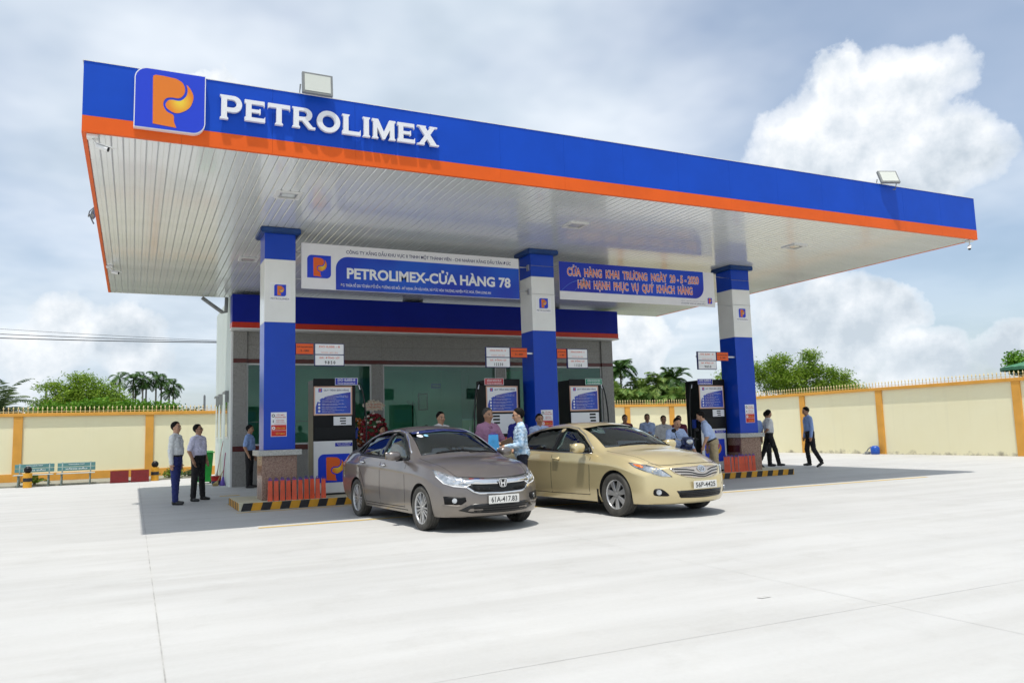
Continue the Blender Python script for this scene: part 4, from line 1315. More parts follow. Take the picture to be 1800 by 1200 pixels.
mb = MB(); mb.box(11.5, 11.58, 11.35, 14.6, 0.02, 3.6); mb.build('room_wall', MINT, shop)
# left flank: windows with grey hoods
for (ya, yb) in ((11.75, 12.45), (13.5, 14.0), (14.6, 15.1)):
    mb = MB(); mb.box(BX0 - 0.02, BX0 + 0.01, ya, yb, 1.35, 2.65); wd = mb.build('window', ALU, shop)
    mb = MB(); mb.box(BX0 - 0.026, BX0 - 0.021, ya + 0.06, yb - 0.06, 1.42, 2.58); mb.build('pane', mat('dim window glass', (0.10, 0.14, 0.14), 0.06, coat=0.5), wd)
    mb = MB(); mb.box(BX0 - 0.10, BX0, ya - 0.05, yb + 0.05, 2.67, 2.73); mb.box(BX0 - 0.10, BX0, ya - 0.05, ya - 0.02, 2.4, 2.67); mb.build('hood', GREY, wd)
# things in the room
t = thing('picture_frame', 'dark framed certificate on the teal wall inside the shop', 'picture', (9.8, 14.59, 1.9))
mb = MB(); V, T = region([rect(9.82, 10.18, 2.17, 2.78)], [rect(9.86, 10.14, 2.21, 2.74)]); vs, fs = slab2d(V, T, lambda u, v: (u, 14.598, v), (0, -0.03, 0)); mb.add(vs, fs); mb.build('frame', BLACK, t)
mb = MB(); mb.box(9.861, 10.139, 14.585, 14.595, 2.211, 2.739); mb.build('print', mat('certificate paper', (0.55, 0.58, 0.50), 0.6, vary=0.2, vscale=5), t)
t = thing('door_sign', 'small blue sign on the wall inside the shop', 'sign', (10.6, 14.59, 2.8))
mb = MB(); mb.box(10.32, 10.69, 14.58, 14.598, 2.95, 3.13); mb.build('plate', SIGNBLUE, t)
mb = MB(); wall_text(mb, 'VĂN PHÒNG', 10.36, 10.65, 3.02, 3.07, 14.578, 0.02); mb.build('lettering', PRINTW, t)
t = thing('coat_stand', 'thin black stand with bare hooks inside the shop', 'stand', (9.28, 13.6, 0.02))
mb = MB(); mb.cyl((9.28, 13.6, 0.02), (9.28, 13.6, 2.4), 0.018); mb.build('pole', BLACK, t)
mb = MB()
for k in range(5):
    a = k * 1.256
    mb.tube([(9.28, 13.6, 2.3), (9.28 + 0.14 * math.cos(a), 13.6 + 0.14 * math.sin(a), 2.36), (9.28 + 0.2 * math.cos(a), 13.6 + 0.2 * math.sin(a), 2.48)], 0.01, 5)
    mb.tube([(9.28, 13.6, 0.12), (9.28 + 0.25 * math.cos(a), 13.6 + 0.25 * math.sin(a), 0.03)], 0.012, 5)
mb.build('hook', STEEL, t)
t = thing('counter_desk', 'dim low counter standing inside the shop behind the glass', 'desk', (9.2, 13.2, 0.02))
mb = MB(); mb.box(8.9, 11.0, 13.1, 13.7, 0.02, 1.0); mb.build('carcass', mat('desk brown', (0.12, 0.06, 0.03), 0.4, vary=0.2), t, bevel=0.01)
mb = MB(); mb.box(8.85, 11.05, 13.05, 13.75, 1.001, 1.04); mb.build('top', GRL, t)
t = thing('yellow_partition', 'pale yellow panel standing behind the shop glass near the door', 'panel', (11.0, 12.2, 0.02))
mb = MB(); mb.box(10.62, 11.35, 12.4, 12.45, 0.02, 1.75); mb.build('sheet', mat('cream panel', (0.72, 0.68, 0.42), 0.6), t)
mb = MB(); mb.box(10.60, 11.37, 12.38, 12.47, 1.751, 1.79); mb.build('rail', ALU, t)
# ------------------------------------------------------------------ cars
def pchip(xs, ys):
    """monotone-ish cubic through control points"""
    xs, ys = np.array(xs, float), np.array(ys, float)
    o = np.argsort(xs); xs, ys = xs[o], ys[o]
    h = np.diff(xs); d = np.diff(ys) / h
    m = np.zeros_like(ys)
    m[0], m[-1] = d[0], d[-1]
    for i in range(1, len(xs) - 1):
        m[i] = 0 if d[i - 1] * d[i] <= 0 else 2 * d[i - 1] * d[i] / (d[i - 1] + d[i])

    def f(x):
        x = min(max(x, xs[0]), xs[-1])
        i = min(max(int(np.searchsorted(xs, x)) - 1, 0), len(xs) - 2)
        t = (x - xs[i]) / h[i]
        return float((2 * t ** 3 - 3 * t * t + 1) * ys[i] + (t ** 3 - 2 * t * t + t) * h[i] * m[i] + (-2 * t ** 3 + 3 * t * t) * ys[i + 1] + (t ** 3 - t * t) * h[i] * m[i + 1])
    return f


NB, NSD, NTP = 5, 6, 5           # bottom strips, side levels, top strips


def eval_mesh(o):
    dg = bpy.context.evaluated_depsgraph_get()
    dg.update()
    return bpy.data.meshes.new_from_object(o.evaluated_get(dg))


def tmp_obj(bm_or_me, name='tmp'):
    if isinstance(bm_or_me, bmesh.types.BMesh):
        me = bpy.data.meshes.new(name); bm_or_me.to_mesh(me); bm_or_me.free()
    else:
        me = bm_or_me
    o = bpy.data.objects.new(name, me); COL.objects.link(o)
    return o


def car_cage(S):
    """closed box-topology cage of half rings (y>=0) mirrored; S holds the shape curves"""
    st = S['stations']
    rings = []
    for k, x in enumerate(st):
        wb, zb, wm, zs = S['WB'](x), S['ZB'](x), S['WM'](x), S['ZS'](x)
        wr, zr, zt = S['WR'](x), S['ZR'](x), S['ZT'](x)
        bow, cabbow = S['BOW'](x), S['CBOW'](x)
        bot = [(wm * 0.90 * j / NB, zs + (0.0 if j < NB else 0.0)) for j in range(NB)]
        hz = zb - zs
        side = [(wm * 0.93, zs + 0.005), (wm * 0.985, zs + 0.17 * hz), (wm, zs + 0.42 * hz), (wm * 0.992, zs + 0.68 * hz), (wm * 0.997, zs + 0.80 * hz), (wb, zb)]
        t1 = (wb + (wr - wb) * 0.10 - 0.012, zb + (zr - zb) * 0.07 + 0.012)
        t2 = (wb + (wr - wb) * 0.55 + 0.020, zb + (zr - zb) * 0.55)
        t3 = (wr, zr)
        t4 = (wr * 0.60, zr + (zt - zr) * 0.78)
        top = [t1, t2, t3, t4, (0.0, zt)]
        pts = []
        for idx, (y, z) in enumerate(bot + side + top):
            f = y / wm
            xx = x - bow * f * f * (0.75 + 0.25 * f)
            if idx >= NB + NSD: xx += cabbow * (1 - f * f)
            xx += S['NOSE'](z) * S['NK'](x)
            xx -= S['TAIL'](z) * S['TK'](x)
            pts.append((xx, y, z))
        rings.append(pts)
    n = len(rings[0])
    bm = bmesh.new()
    VR, VL = [], []
    for r in rings:
        a = [bm.verts.new(p) for p in r]
        b = [a[i] if abs(r[i][1]) < 1e-9 else bm.verts.new((r[i][0], -r[i][1], r[i][2])) for i in range(n)]
        VR.append(a); VL.append(b)
    for k in range(len(rings) - 1):
        for i in range(n - 1):
            bm.faces.new((VR[k][i], VR[k][i + 1], VR[k + 1][i + 1], VR[k + 1][i]))
            bm.faces.new((VL[k][i + 1], VL[k][i], VL[k + 1][i], VL[k + 1][i + 1]))
    # end caps: rows follow the side levels, columns the bottom/top strips
    for (k, flip) in ((0, False), (len(rings) - 1, True)):
        r = rings[k]
        for V, sg in ((VR, 1), (VL, -1)):
            grid = []
            rowp = [V[k][i] for i in range(n)]
            for lv in range(NSD):
                sidev = rowp[NB + lv]
                row = []
                for j in range(NB):
                    if lv == 0:
                        row.append(rowp[j])
                    elif lv == NSD - 1:
                        row.append(rowp[n - 1 - j])
                    else:
                        row.append(None)
                row.append(sidev)
                grid.append(row)
            x = S['stations'][k]
            wm = S['WM'](x); bow = S['BOW'](x)
            for lv in range(1, NSD - 1):
                for j in range(NB):
                    if j == 0 and sg == -1:
                        grid[lv][0] = centre[(k, lv)]; continue
                    fr = j / NB
                    ysd = rings[k][NB + lv][1]; z = rings[k][NB + lv][2]
                    y = ysd * fr
                    f = y / wm
                    xx = x - bow * f * f * (0.75 + 0.25 * f) + S['NOSE'](z) * S['NK'](x) - S['TAIL'](z) * S['TK'](x)
                    v = bm.verts.new((xx, sg * y, z))
                    grid[lv][j] = v
                    if j == 0:
                        if 'centre' not in locals(): centre = {}
                        centre[(k, lv)] = v
            for lv in range(NSD - 1):
                for j in range(NB):
                    q = (grid[lv][j], grid[lv][j + 1], grid[lv + 1][j + 1], grid[lv + 1][j])
                    bm.faces.new(q)
    # sharpen the feature lines: sill, shoulder line, belt, bonnet shoulders, nose and tail edges
    cl = bm.edges.layers.float.get('crease_edge') or bm.edges.layers.float.new('crease_edge')
    for V in (VR, VL):
        for k in range(len(rings) - 1):
            x = 0.5 * (st[k] + st[k + 1])
            for i, c in ((NB, 0.55), (NB + 1, 0.15), (NB + 4, 0.62), (NB + NSD - 1, 0.35), (NB + NSD + 2, 0.35 if abs(x) > 1.0 else 0.15)):
                e = bm.edges.get((V[k][i], V[k + 1][i]))
                if e: e[cl] = c
        for k in (0, len(rings) - 1):
            for i in range(NB + NSD - 1, n - 1):
                e = bm.edges.get((V[k][i], V[k][i + 1]))
                if e: e[cl] = 0.45
    bmesh.ops.recalc_face_normals(bm, faces=bm.faces)
    return bm


def subsurf(bm, lv=2):
    o = tmp_obj(bm)
    m = o.modifiers.new('s', 'SUBSURF'); m.levels = lv; m.render_levels = lv
    me = eval_mesh(o)
    bpy.data.objects.remove(o)
    return me


def boolean_diff(me, cutters):
    o = tmp_obj(me)
    cs = []
    for i, c in enumerate(cutters):
        co = tmp_obj(c, 'cut%d' % i); cs.append(co)
        m = o.modifiers.new('b%d' % i, 'BOOLEAN'); m.operation = 'DIFFERENCE'; m.object = co; m.solver = 'EXACT'
    out = eval_mesh(o)
    for c in cs: bpy.data.objects.remove(c)
    bpy.data.objects.remove(o)
    return out


def prism_bm(poly, axis, a, b):
    """closed prism from a 2d polygon; axis 'y': poly in (x,z); axis 'x': poly in (y,z)"""
    V, T = region([poly])
    bm = bmesh.new()
    f3 = (lambda u, v, w: (u, w, v)) if axis == 'y' else (lambda u, v, w: (w, u, v))
    lo = [bm.verts.new(f3(u, v, a)) for u, v in V]
    hi = [bm.verts.new(f3(u, v, b)) for u, v in V]
    ed = {}
    for t in T:
        bm.faces.new([lo[i] for i in t]); bm.faces.new([hi[i] for i in t[::-1]])
        for p, q in ((t[0], t[1]), (t[1], t[2]), (t[2], t[0])): ed[(p, q)] = 1
    for (p, q) in ed:
        if (q, p) not in ed:
            bm.faces.new((lo[q], lo[p], hi[p], hi[q]))
    bmesh.ops.recalc_face_normals(bm, faces=bm.faces)
    return bm


class CarKit:
    def __init__(self, root, bvh):
        self.root, self.bvh = root, bvh

    def cast(self, u, v, axis, side):
        """project a (u,v) point on the body; axis 'y' side view (x,z), 'x' front view (y,z), 'z' top view (x,y)"""
        if axis == 'y': o, d = Vector((u, side * 2.0, v)), Vector((0, -side, 0))
        elif axis == 'x': o, d = Vector((side * 4.0, u, v)), Vector((-side, 0, 0))
        else: o, d = Vector((u, v, 3.0)), Vector((0, 0, -1))
        h, nrm, *_ = self.bvh.ray_cast(o, d)
        return h, nrm, d

    def patch(self, name, poly, axis, m, side=-1, off=0.003, th=0.006, res=0.05, neg=(), parent=None, smooth=True):
        """sheet that follows the body within a polygon"""
        xs = [p[0] for p in poly]; zs = [p[1] for p in poly]
        # refine the outline
        def fine(P):
            out = []
            for a, b in zip(P, P[1:] + P[:1]):
                L_ = math.hypot(b[0] - a[0], b[1] - a[1]); k = max(1, int(L_ / res))
                out += [(a[0] + (b[0] - a[0]) * i / k, a[1] + (b[1] - a[1]) * i / k) for i in range(k)]
            return out
        P = fine(poly); NG = [fine(q) for q in neg]
        inner = []
        u = min(xs) + res / 2
        while u < max(xs):
            v = min(zs) + res / 2
            while v < max(zs):
                if pip(P, u, v) and not any(pip(q, u, v) for q in NG) and min(math.hypot(u - a, v - b) for a, b in P) > res * 0.45: inner.append((u, v))
                v += res
            u += res
        V, T = region([P], NG, inner)
        top, bot = [], []
        last = None
        for (u, v) in V:
            h, nn, d = self.cast(u, v, axis, side)
            if h is None:
                if last is None:
                    h, nn = Vector((0, 0, 0)), -d
                else:
                    h = last[0].copy(); nn = last[1]
                    if axis == 'y': h = Vector((u, h.y, v))
                    elif axis == 'x': h = Vector((h.x, u, v))
                    else: h = Vector((u, v, h.z))
            if nn.dot(d) > 0: nn = -nn
            last = (h, nn)
            top.append(h + nn * off); bot.append(h + nn * (off - th))
        n = len(V)
        fs = [t for t in T] + [tuple(i + n for i in t[::-1]) for t in T]
        ed = {}
        for t in T:
            for a, b in ((t[0], t[1]), (t[1], t[2]), (t[2], t[0])): ed[(a, b)] = 1
        side_f = [(a, a + n, b + n, b) for (a, b) in ed if (b, a) not in ed]
        mb = MB(); mb.add(top + bot, fs, 0, smooth); mb.add(top + bot, side_f, 0, False)
        me = bpy.data.meshes.new(name); me.from_pydata([tuple(p) for p in mb.v], [], mb.f)
        bm = bmesh.new(); bm.from_mesh(me); bmesh.ops.remove_doubles(bm, verts=bm.verts, dist=1e-6); bmesh.ops.recalc_face_normals(bm, faces=bm.faces)
        for f in bm.faces: f.smooth = smooth and len(f.verts) == 3
        bm.to_mesh(me); bm.free()
        me.materials.append(m)
        o = bpy.data.objects.new(name, me); COL.objects.link(o); o.parent = parent or self.root
        return o

    def strip(self, name, line, axis, m, side=-1, w=0.008, off=0.0015, th=0.004, parent=None):
        """thin band along a polyline drawn on the body"""
        P = [Vector(p) for p in line]
        up_, dn = [], []
        for i, p in enumerate(P):
            a = (P[min(i + 1, len(P) - 1)] - P[max(i - 1, 0)]).normalized()
            nrm = Vector((-a.y, a.x)) * w / 2
            up_.append(tuple(p + nrm)); dn.append(tuple(p - nrm))
        return self.patch(name, up_ + dn[::-1], axis, m, side, off, th, res=0.07, parent=parent)

    def local(self, name, mb, m, parent=None, bevel=0.0, seg=1):
        o = mb.build(name, m, None, bevel=bevel, seg=seg)
        o.parent = parent or self.root
        return o


def wheel(kit, x, y, r, w, rim_r, style, mats):
    """tyre with tread grooves; rim with spokes as its piece"""
    s = 1 if y > 0 else -1
    prof = [(rim_r * 0.98, -w * 0.40), (rim_r * 1.06, -w * 0.46), (r * 0.90, -w * 0.5), (r * 0.965, -w * 0.46), (r * 0.992, -w * 0.38)]
    for g0 in (-0.22, 0.0, 0.22):
        prof += [(r, w * (g0 - 0.06)), (r, w * (g0 - 0.025)), (r - 0.009, w * (g0 - 0.02)), (r - 0.009, w * (g0 + 0.02)), (r, w * (g0 + 0.025)), (r, w * (g0 + 0.06))]
    prof += [(r * 0.992, w * 0.38), (r * 0.965, w * 0.46), (r * 0.90, w * 0.5), (rim_r * 1.06, w * 0.46), (rim_r * 0.98, w * 0.40)]
    mb = MB(); mb.lathe([(a, b * 1.0) for a, b in prof], (x, y, r), 40, axis='Y')
    ty = kit.local('wheel', mb, mats['tyre'])
    yo = y + s * w * 0.40
    rm = MB()
    rm.lathe([(rim_r * 0.99, s * (-w * 0.8)), (rim_r * 0.96, s * (-w * 0.12)), (rim_r * 1.0, s * -0.004), (rim_r * 1.015, 0.0), (rim_r * 0.96, s * 0.004), (rim_r * 0.93, s * -0.014), (rim_r * 0.91, s * -0.05)], (x, yo, r), 40, axis='Y')
    kit.local('rim', rm, mats['rim'], ty)
    dk = MB(); dk.cyl((x, yo - s * 0.07, r), (x, yo - s * 0.065, r), rim_r * 0.94, n=32); kit.local('brake_disc', dk, mats['dark'], ty)
    sp = MB()
    n = 5 if style == 'city' else 7
    for k in range(n):
        a0 = 2 * math.pi * k / n + 0.3
        arms = ((-0.16, 0.13), (0.16, 0.13), (0.0, 0.0)) if style == 'city' else ((0.0, 0.0),)
        for da, root in (((-0.20, -0.10), (0.20, 0.10), (0.0, 0.0)) if style == 'city' else ((0.0, 0.0),)):
            if style == 'city' and da == 0.0:
                continue
            a1 = a0 + da * 1.5
            a2 = a0 + da * 0.35
            p0 = Vector((x + math.cos(a2) * rim_r * 0.16, yo - s * 0.012, r + math.sin(a2) * rim_r * 0.16))
            p1 = Vector((x + math.cos(a1) * rim_r * 0.95, yo - s * 0.012, r + math.sin(a1) * rim_r * 0.95))
            dv = (p1 - p0).normalized(); side_ = Vector((-dv.z, 0, dv.x))
            w0, w1 = (0.012, 0.011) if style == 'city' else (0.024, 0.044)
            q = [p0 + side_ * w0, p0 - side_ * w0, p1 - side_ * w1, p1 + side_ * w1]
            back = [v - Vector((0, s * 0.035, 0)) for v in q]
            sp.add(q + back, [(0, 1, 2, 3), (7, 6, 5, 4), (0, 4, 5, 1), (1, 5, 6, 2), (2, 6, 7, 3), (3, 7, 4, 0)])
        if style == 'city':     # split fork between the pairs
            a1 = a0 + math.pi / n
            for e in (-0.055, 0.055):
                p0 = Vector((x + math.cos(a1) * rim_r * 0.18, yo - s * 0.016, r + math.sin(a1) * rim_r * 0.18))
                p1 = Vector((x + math.cos(a1 + e) * rim_r * 0.95, yo - s * 0.014, r + math.sin(a1 + e) * rim_r * 0.95))
                dv = (p1 - p0).normalized(); side_ = Vector((-dv.z, 0, dv.x))
                q = [p0 + side_ * 0.007, p0 - side_ * 0.007, p1 - side_ * 0.006, p1 + side_ * 0.006]
                back = [v - Vector((0, s * 0.03, 0)) for v in q]
                sp.add(q + back, [(0, 1, 2, 3), (7, 6, 5, 4), (0, 4, 5, 1), (1, 5, 6, 2), (2, 6, 7, 3), (3, 7, 4, 0)])
    kit.local('spokes', sp, mats['rim'], ty, bevel=0.003)
    hb = MB(); hb.cyl((x, yo - s * 0.05, r), (x, yo - s * 0.006, r), rim_r * 0.19, rim_r * 0.15, n=24)
    for k in range(5):
        a = 2 * math.pi * k / 5
        c = Vector((x + math.cos(a) * rim_r * 0.25, yo - s * 0.012, r + math.sin(a) * rim_r * 0.25))
        hb.cyl(c - Vector((0, s * 0.02, 0)), c, 0.012, n=8)
    kit.local('hub', hb, mats['rim'], ty)
    return ty


def seat(kit, x, y, m):
    mb = MB()
    mb.obox((x + 0.22, y, 0.52), (0.26, 0, 0.03), (0, 0.24, 0), (0, 0, 0.08))
    mb.obox((x - 0.10, y, 0.84), (0.06, 0, 0.015), (0, 0.235, 0), (-0.09, 0, 0.30))
    o = kit.local('seat', mb, m, bevel=0.035, seg=3)
    for p in o.data.polygons: p.use_smooth = True
    mb = MB(); mb.obox((x - 0.21, y, 1.22), (0.045, 0, 0), (0, 0.125, 0), (-0.015, 0, 0.08)); h = kit.local('headrest', mb, m, o, bevel=0.03, seg=3)
    for p in h.data.polygons: p.use_smooth = True


def paint_mat(name, base, base2, dirt, metal=0.55):
    """metallic car paint with clear coat; a dusting that thickens low on the sills"""
    m = bpy.data.materials.new(name)
    m.use_nodes = True
    N, L = m.node_tree.nodes, m.node_tree.links
    b = N['Principled BSDF']
    b.inputs['Metallic'].default_value = metal
    b.inputs['Roughness'].default_value = 0.26
    b.inputs['Coat Weight'].default_value = 0.9
    b.inputs['Coat Roughness'].default_value = 0.035
    tc = N.new('ShaderNodeTexCoord')
    n = N.new('ShaderNodeTexNoise'); n.inputs['Scale'].default_value = 2.5; n.inputs['Detail'].default_value = 6
    L.new(tc.outputs['Object'], n.inputs['Vector'])
    sp = N.new('ShaderNodeSeparateXYZ'); L.new(tc.outputs['Object'], sp.inputs[0])
    mr = N.new('ShaderNodeMapRange'); mr.inputs['From Min'].default_value = 0.62; mr.inputs['From Max'].default_value = 0.15
    L.new(sp.outputs['Z'], mr.inputs['Value'])
    mu = N.new('ShaderNodeMath'); mu.operation = 'MULTIPLY'; L.new(mr.outputs[0], mu.inputs[0]); L.new(n.outputs[0], mu.inputs[1])
    m2 = N.new('ShaderNodeMath'); m2.operation = 'MULTIPLY'; m2.inputs[1].default_value = dirt; L.new(mu.outputs[0], m2.inputs[0])
    fl = N.new('ShaderNodeTexNoise'); fl.inputs['Scale'].default_value = 900
    L.new(tc.outputs['Object'], fl.inputs['Vector'])
    c0 = N.new('ShaderNodeMix'); c0.data_type = 'RGBA'; L.new(fl.outputs[0], c0.inputs[0])
    c0.inputs[6].default_value = (*base, 1); c0.inputs[7].default_value = (*base2, 1)
    c1 = N.new('ShaderNodeMix'); c1.data_type = 'RGBA'; L.new(m2.outputs[0], c1.inputs[0])
    L.new(c0.outputs[2], c1.inputs[6]); c1.inputs[7].default_value = (0.42, 0.37, 0.28, 1)
    L.new(c1.outputs[2], b.inputs['Base Color'])
    mx = N.new('ShaderNodeMath'); mx.operation = 'MULTIPLY_ADD'; mx.inputs[1].default_value = 0.5; mx.inputs[2].default_value = 0.30
    L.new(m2.outputs[0], mx.inputs[0]); L.new(mx.outputs[0], b.inputs['Roughness'])
    cw = N.new('ShaderNodeMath'); cw.operation = 'MULTIPLY_ADD'; cw.inputs[1].default_value = -1.2; cw.inputs[2].default_value = 0.9; cw.use_clamp = True
    L.new(m2.outputs[0], cw.inputs[0]); L.new(cw.outputs[0], b.inputs['Coat Weight'])
    MATS[name] = m
    return m


TYRE = mat('dusty tyre rubber', (0.035, 0.033, 0.030), 0.75, color2=(0.075, 0.07, 0.06), vscale=7)
ALLOY = mat('alloy rim', (0.55, 0.55, 0.55), 0.28, metal=0.7, vary=0.05)
WELL = mat('wheel well', (0.008, 0.008, 0.008), 0.9)
CARGLASS = glass_mat('car glass', (0.70, 0.84, 0.80), 0.08)
SIDEGLASS = glass_mat('dark side glass', (0.10, 0.12, 0.13), 0.06)
SEATG = mat('grey green upholstery', (0.28, 0.32, 0.27), 0.8, vary=0.1)
DASH = mat('dashboard plastic', (0.03, 0.032, 0.033), 0.6)
LAMPR = mat('lamp reflector', (0.72, 0.75, 0.78), 0.12, metal=0.75, color2=(0.30, 0.33, 0.36), vscale=11, detail=3)
LAMPD = mat('lamp bezel dark', (0.10, 0.11, 0.12), 0.2, metal=0.5)
AMBER = mat('amber lens', (0.85, 0.17, 0.01), 0.15, coat=0.8)
TAILRED = mat('red tail lens', (0.45, 0.008, 0.008), 0.12, coat=0.8)
GRILLE = mat('grille black', (0.010, 0.010, 0.011), 0.3)
PLATEW = mat('number plate white', (0.70, 0.69, 0.66), 0.5, vary=0.08, vscale=9)
GAPM = mat('panel gap', (0.012, 0.011, 0.010), 0.8)
COVER = mat('clear lamp cover', (0.9, 0.9, 0.9), 0.02)


def make_car(S, root, paint):
    bm = car_cage(S)
    body = subsurf(bm, 2)
    bmf = bmesh.new(); bmf.from_mesh(body)
    bvh = BVHTree.FromBMesh(bmf)
    kit = CarKit(root, bvh)
    # inner cabin: the body shrunk and cut off at the floor
    inn = bmf.copy()
    inn.normal_update()
    for v in inn.verts: v.co -= v.normal * 0.05
    for pl, no in (((0, 0, S['floor']), (0, 0, -1)), ((S['cab'][1], 0, 0), (1, 0, 0)), ((S['cab'][0], 0, 0), (-1, 0, 0))):
        geom = inn.verts[:] + inn.edges[:] + inn.faces[:]
        res = bmesh.ops.bisect_plane(inn, geom=geom, plane_co=pl, plane_no=no, clear_outer=True)
        ed = [e for e in res['geom_cut'] if isinstance(e, bmesh.types.BMEdge)]
        bmesh.ops.holes_fill(inn, edges=[e for e in inn.edges if e.is_boundary], sides=0)
    bmesh.ops.recalc_face_normals(inn, faces=inn.faces)
    bmf.free()
    cut = []
    for ax in (S['fx'], S['rx']):
        for s in (-1, 1):
            c = bmesh.new()
            bmesh.ops.create_cone(c, cap_ends=True, segments=40, radius1=S['arch'], radius2=S['arch'], depth=0.50,
                                  matrix=Matrix.Translation((ax, s * (S['half'] - 0.05), S['rad'] + S.get('arch_up', 0.015))) @ Matrix.Rotation(math.pi / 2, 4, 'X'))
            cut.append(c)
    cut.append(inn)
    for poly in S['side_glass']:
        cut.append(prism_bm(poly, 'y', -1.2, 1.2))
    cut.append(prism_bm(S['screen'], 'x', S['screen_x'][0], S['screen_x'][1]))
    cut.append(prism_bm(S['back'], 'x', S['back_x'][0], S['back_x'][1]))
    me = boolean_diff(body, cut)
    me.materials.clear(); me.materials.append(paint); me.materials.append(WELL); me.materials.append(DASH)
    for p in me.polygons:
        c = p.center
        p.use_smooth = True
        p.material_index = 0
        for ax in (S['fx'], S['rx']):
            rr = math.hypot(c.x - ax, c.z - S['rad'] - S.get('arch_up', 0.015))
            if rr < S['arch'] - 0.003 and abs(c.y) < S['half'] + 0.05 and abs(c.y) > S['half'] - 0.31: p.material_index = 1
            if abs(rr - S['arch']) < 0.006 and abs(p.normal.y) < 0.3 and abs(c.y) > S['half'] - 0.31: p.material_index = 1
        if c.z < 0.21 and p.normal.z < -0.7: p.material_index = 1
        if S['cab'][0] < c.x < S['cab'][1] and c.z > S['floor'] - 0.01:
            h, nn, i, d = bvh.find_nearest(c)
            if d is not None and d > 0.02: p.material_index = 2
    bm2 = bmesh.new(); bm2.from_mesh(me)
    for e in bm2.edges:
        if len(e.link_faces) == 2 and e.calc_face_angle(0) > math.radians(38): e.smooth = False
    bm2.to_mesh(me); bm2.free()
    o = bpy.data.objects.new('body', me); COL.objects.link(o); o.parent = root
    # glass
    for i, poly in enumerate(S['side_glass']):
        for s in (-1, 1):
            kit.patch('side_window', poly, 'y', S['sidemat'][i], s, -0.006, 0.004, 0.08)
    kit.patch('windscreen', S['screen'], 'x', CARGLASS, 1, -0.005, 0.005, 0.09)
    kit.patch('rear_window', S['back'], 'x', SIDEGLASS, -1, -0.005, 0.005, 0.09)
    mt = {'tyre': TYRE, 'rim': ALLOY, 'dark': WELL}
    for ax in (S['fx'], S['rx']):
        for s in (-1, 1):
            wheel(kit, ax, s * (S['half'] - S['tw'] / 2 - 0.012), S['rad'], S['tw'], S['rim'], S['style'], mt)
    # seats, dash, steering wheel
    for s in (-1, 1): seat(kit, S['seatx'], s * 0.36, SEATG)
    for s in (-1, 0, 1): seat(kit, S['seatx'] - 0.85, s * 0.44, SEATG)
    dz = S['dashz']; dx = S['dashx']
    mb = MB(); mb.obox((dx, 0, dz - 0.18), (0.24, 0, 0.02), (0, 0.64, 0), (0, 0, 0.14)); d_ = kit.local('dashboard', mb, DASH, bevel=0.05, seg=3)
    mb = MB()
    cw = Vector((dx - 0.34, 0.36, dz - 0.10)); ux = Vector((0.38, 0, 0.92)); uy = Vector((0, 1, 0))
    mb.tube([cw + (ux * math.sin(a) + uy * math.cos(a)) * 0.18 for a in np.linspace(0, 2 * math.pi, 25)], 0.014, 6)
    for a in (0, math.pi, -math.pi / 2): mb.tube([cw, cw + (ux * math.sin(a) + uy * math.cos(a)) * 0.18], 0.014, 5)
    kit.local('steering_wheel', mb, BLACK)
    mb = MB(); mb.obox((S['screen_x'][0] + 0.32, 0, S['mirz']), (0.01, 0, 0), (0, 0.11, 0), (0, 0, 0.032)); kit.local('inner_mirror', mb, BLACK, bevel=0.01)
    return kit


def door_mirror(kit, x, y, z, s, paint, w=0.20, h=0.15):
    mb = MB()
    c = Vector((x, y + s * 0.13, z))
    n, m = 14, 8
    vs, fs = [], []
    for j in range(m + 1):
        ph = -math.pi / 2 + math.pi * j / m
        for i in range(n):
            a = 2 * math.pi * i / n
            ex = lambda v, p: math.copysign(abs(v) ** p, v)
            vs.append(c + Vector((0.085 * ex(math.cos(ph), 0.8) * ex(math.cos(a), 0.8) + 0.02, s * w * 0.5 * ex(math.cos(ph), 0.7) * ex(math.sin(a), 0.7), h * 0.5 * ex(math.sin(ph), 0.75))))
    for j in range(m):
        for i in range(n):
            fs.append((j * n + i, j * n + (i + 1) % n, (j + 1) * n + (i + 1) % n, (j + 1) * n + i))
    mb.add(vs, fs, 0, True)
    o = kit.local('door_mirror', mb, paint)
    mb = MB(); mb.obox(c + Vector((-0.062, 0, 0)), (0.004, 0, 0), (0, w * 0.42, 0), (0, 0, h * 0.38)); kit.local('mirror_glass', mb, CHROME, o)
    mb = MB(); mb.tube([(x - 0.01, y - s * 0.02, z - 0.055), (x, y + s * 0.08, z - 0.055)], 0.025, 8); kit.local('mirror_foot', mb, BLACK, o)
    return o


def plate(kit, text, x, z, w=0.47, h=0.11, yoff=0.0):
    mb = MB(); mb.box(x, x + 0.012, yoff - w / 2, yoff + w / 2, z - h / 2, z + h / 2)
    o = kit.local('number_plate', mb, PLATEW, bevel=0.003)
    V, T = text2d(text, 0.012)
    V = fit2d(V, -w / 2 + 0.035, w / 2 - 0.035, -h * 0.32, h * 0.32)
    mb = MB(); a, b = flat_tris(V, T, lambda u, v: (x + 0.0135, yoff + u, z + v)); mb.add(a, b)
    kit.local('plate_characters', mb, PRINTK, o)
    return o


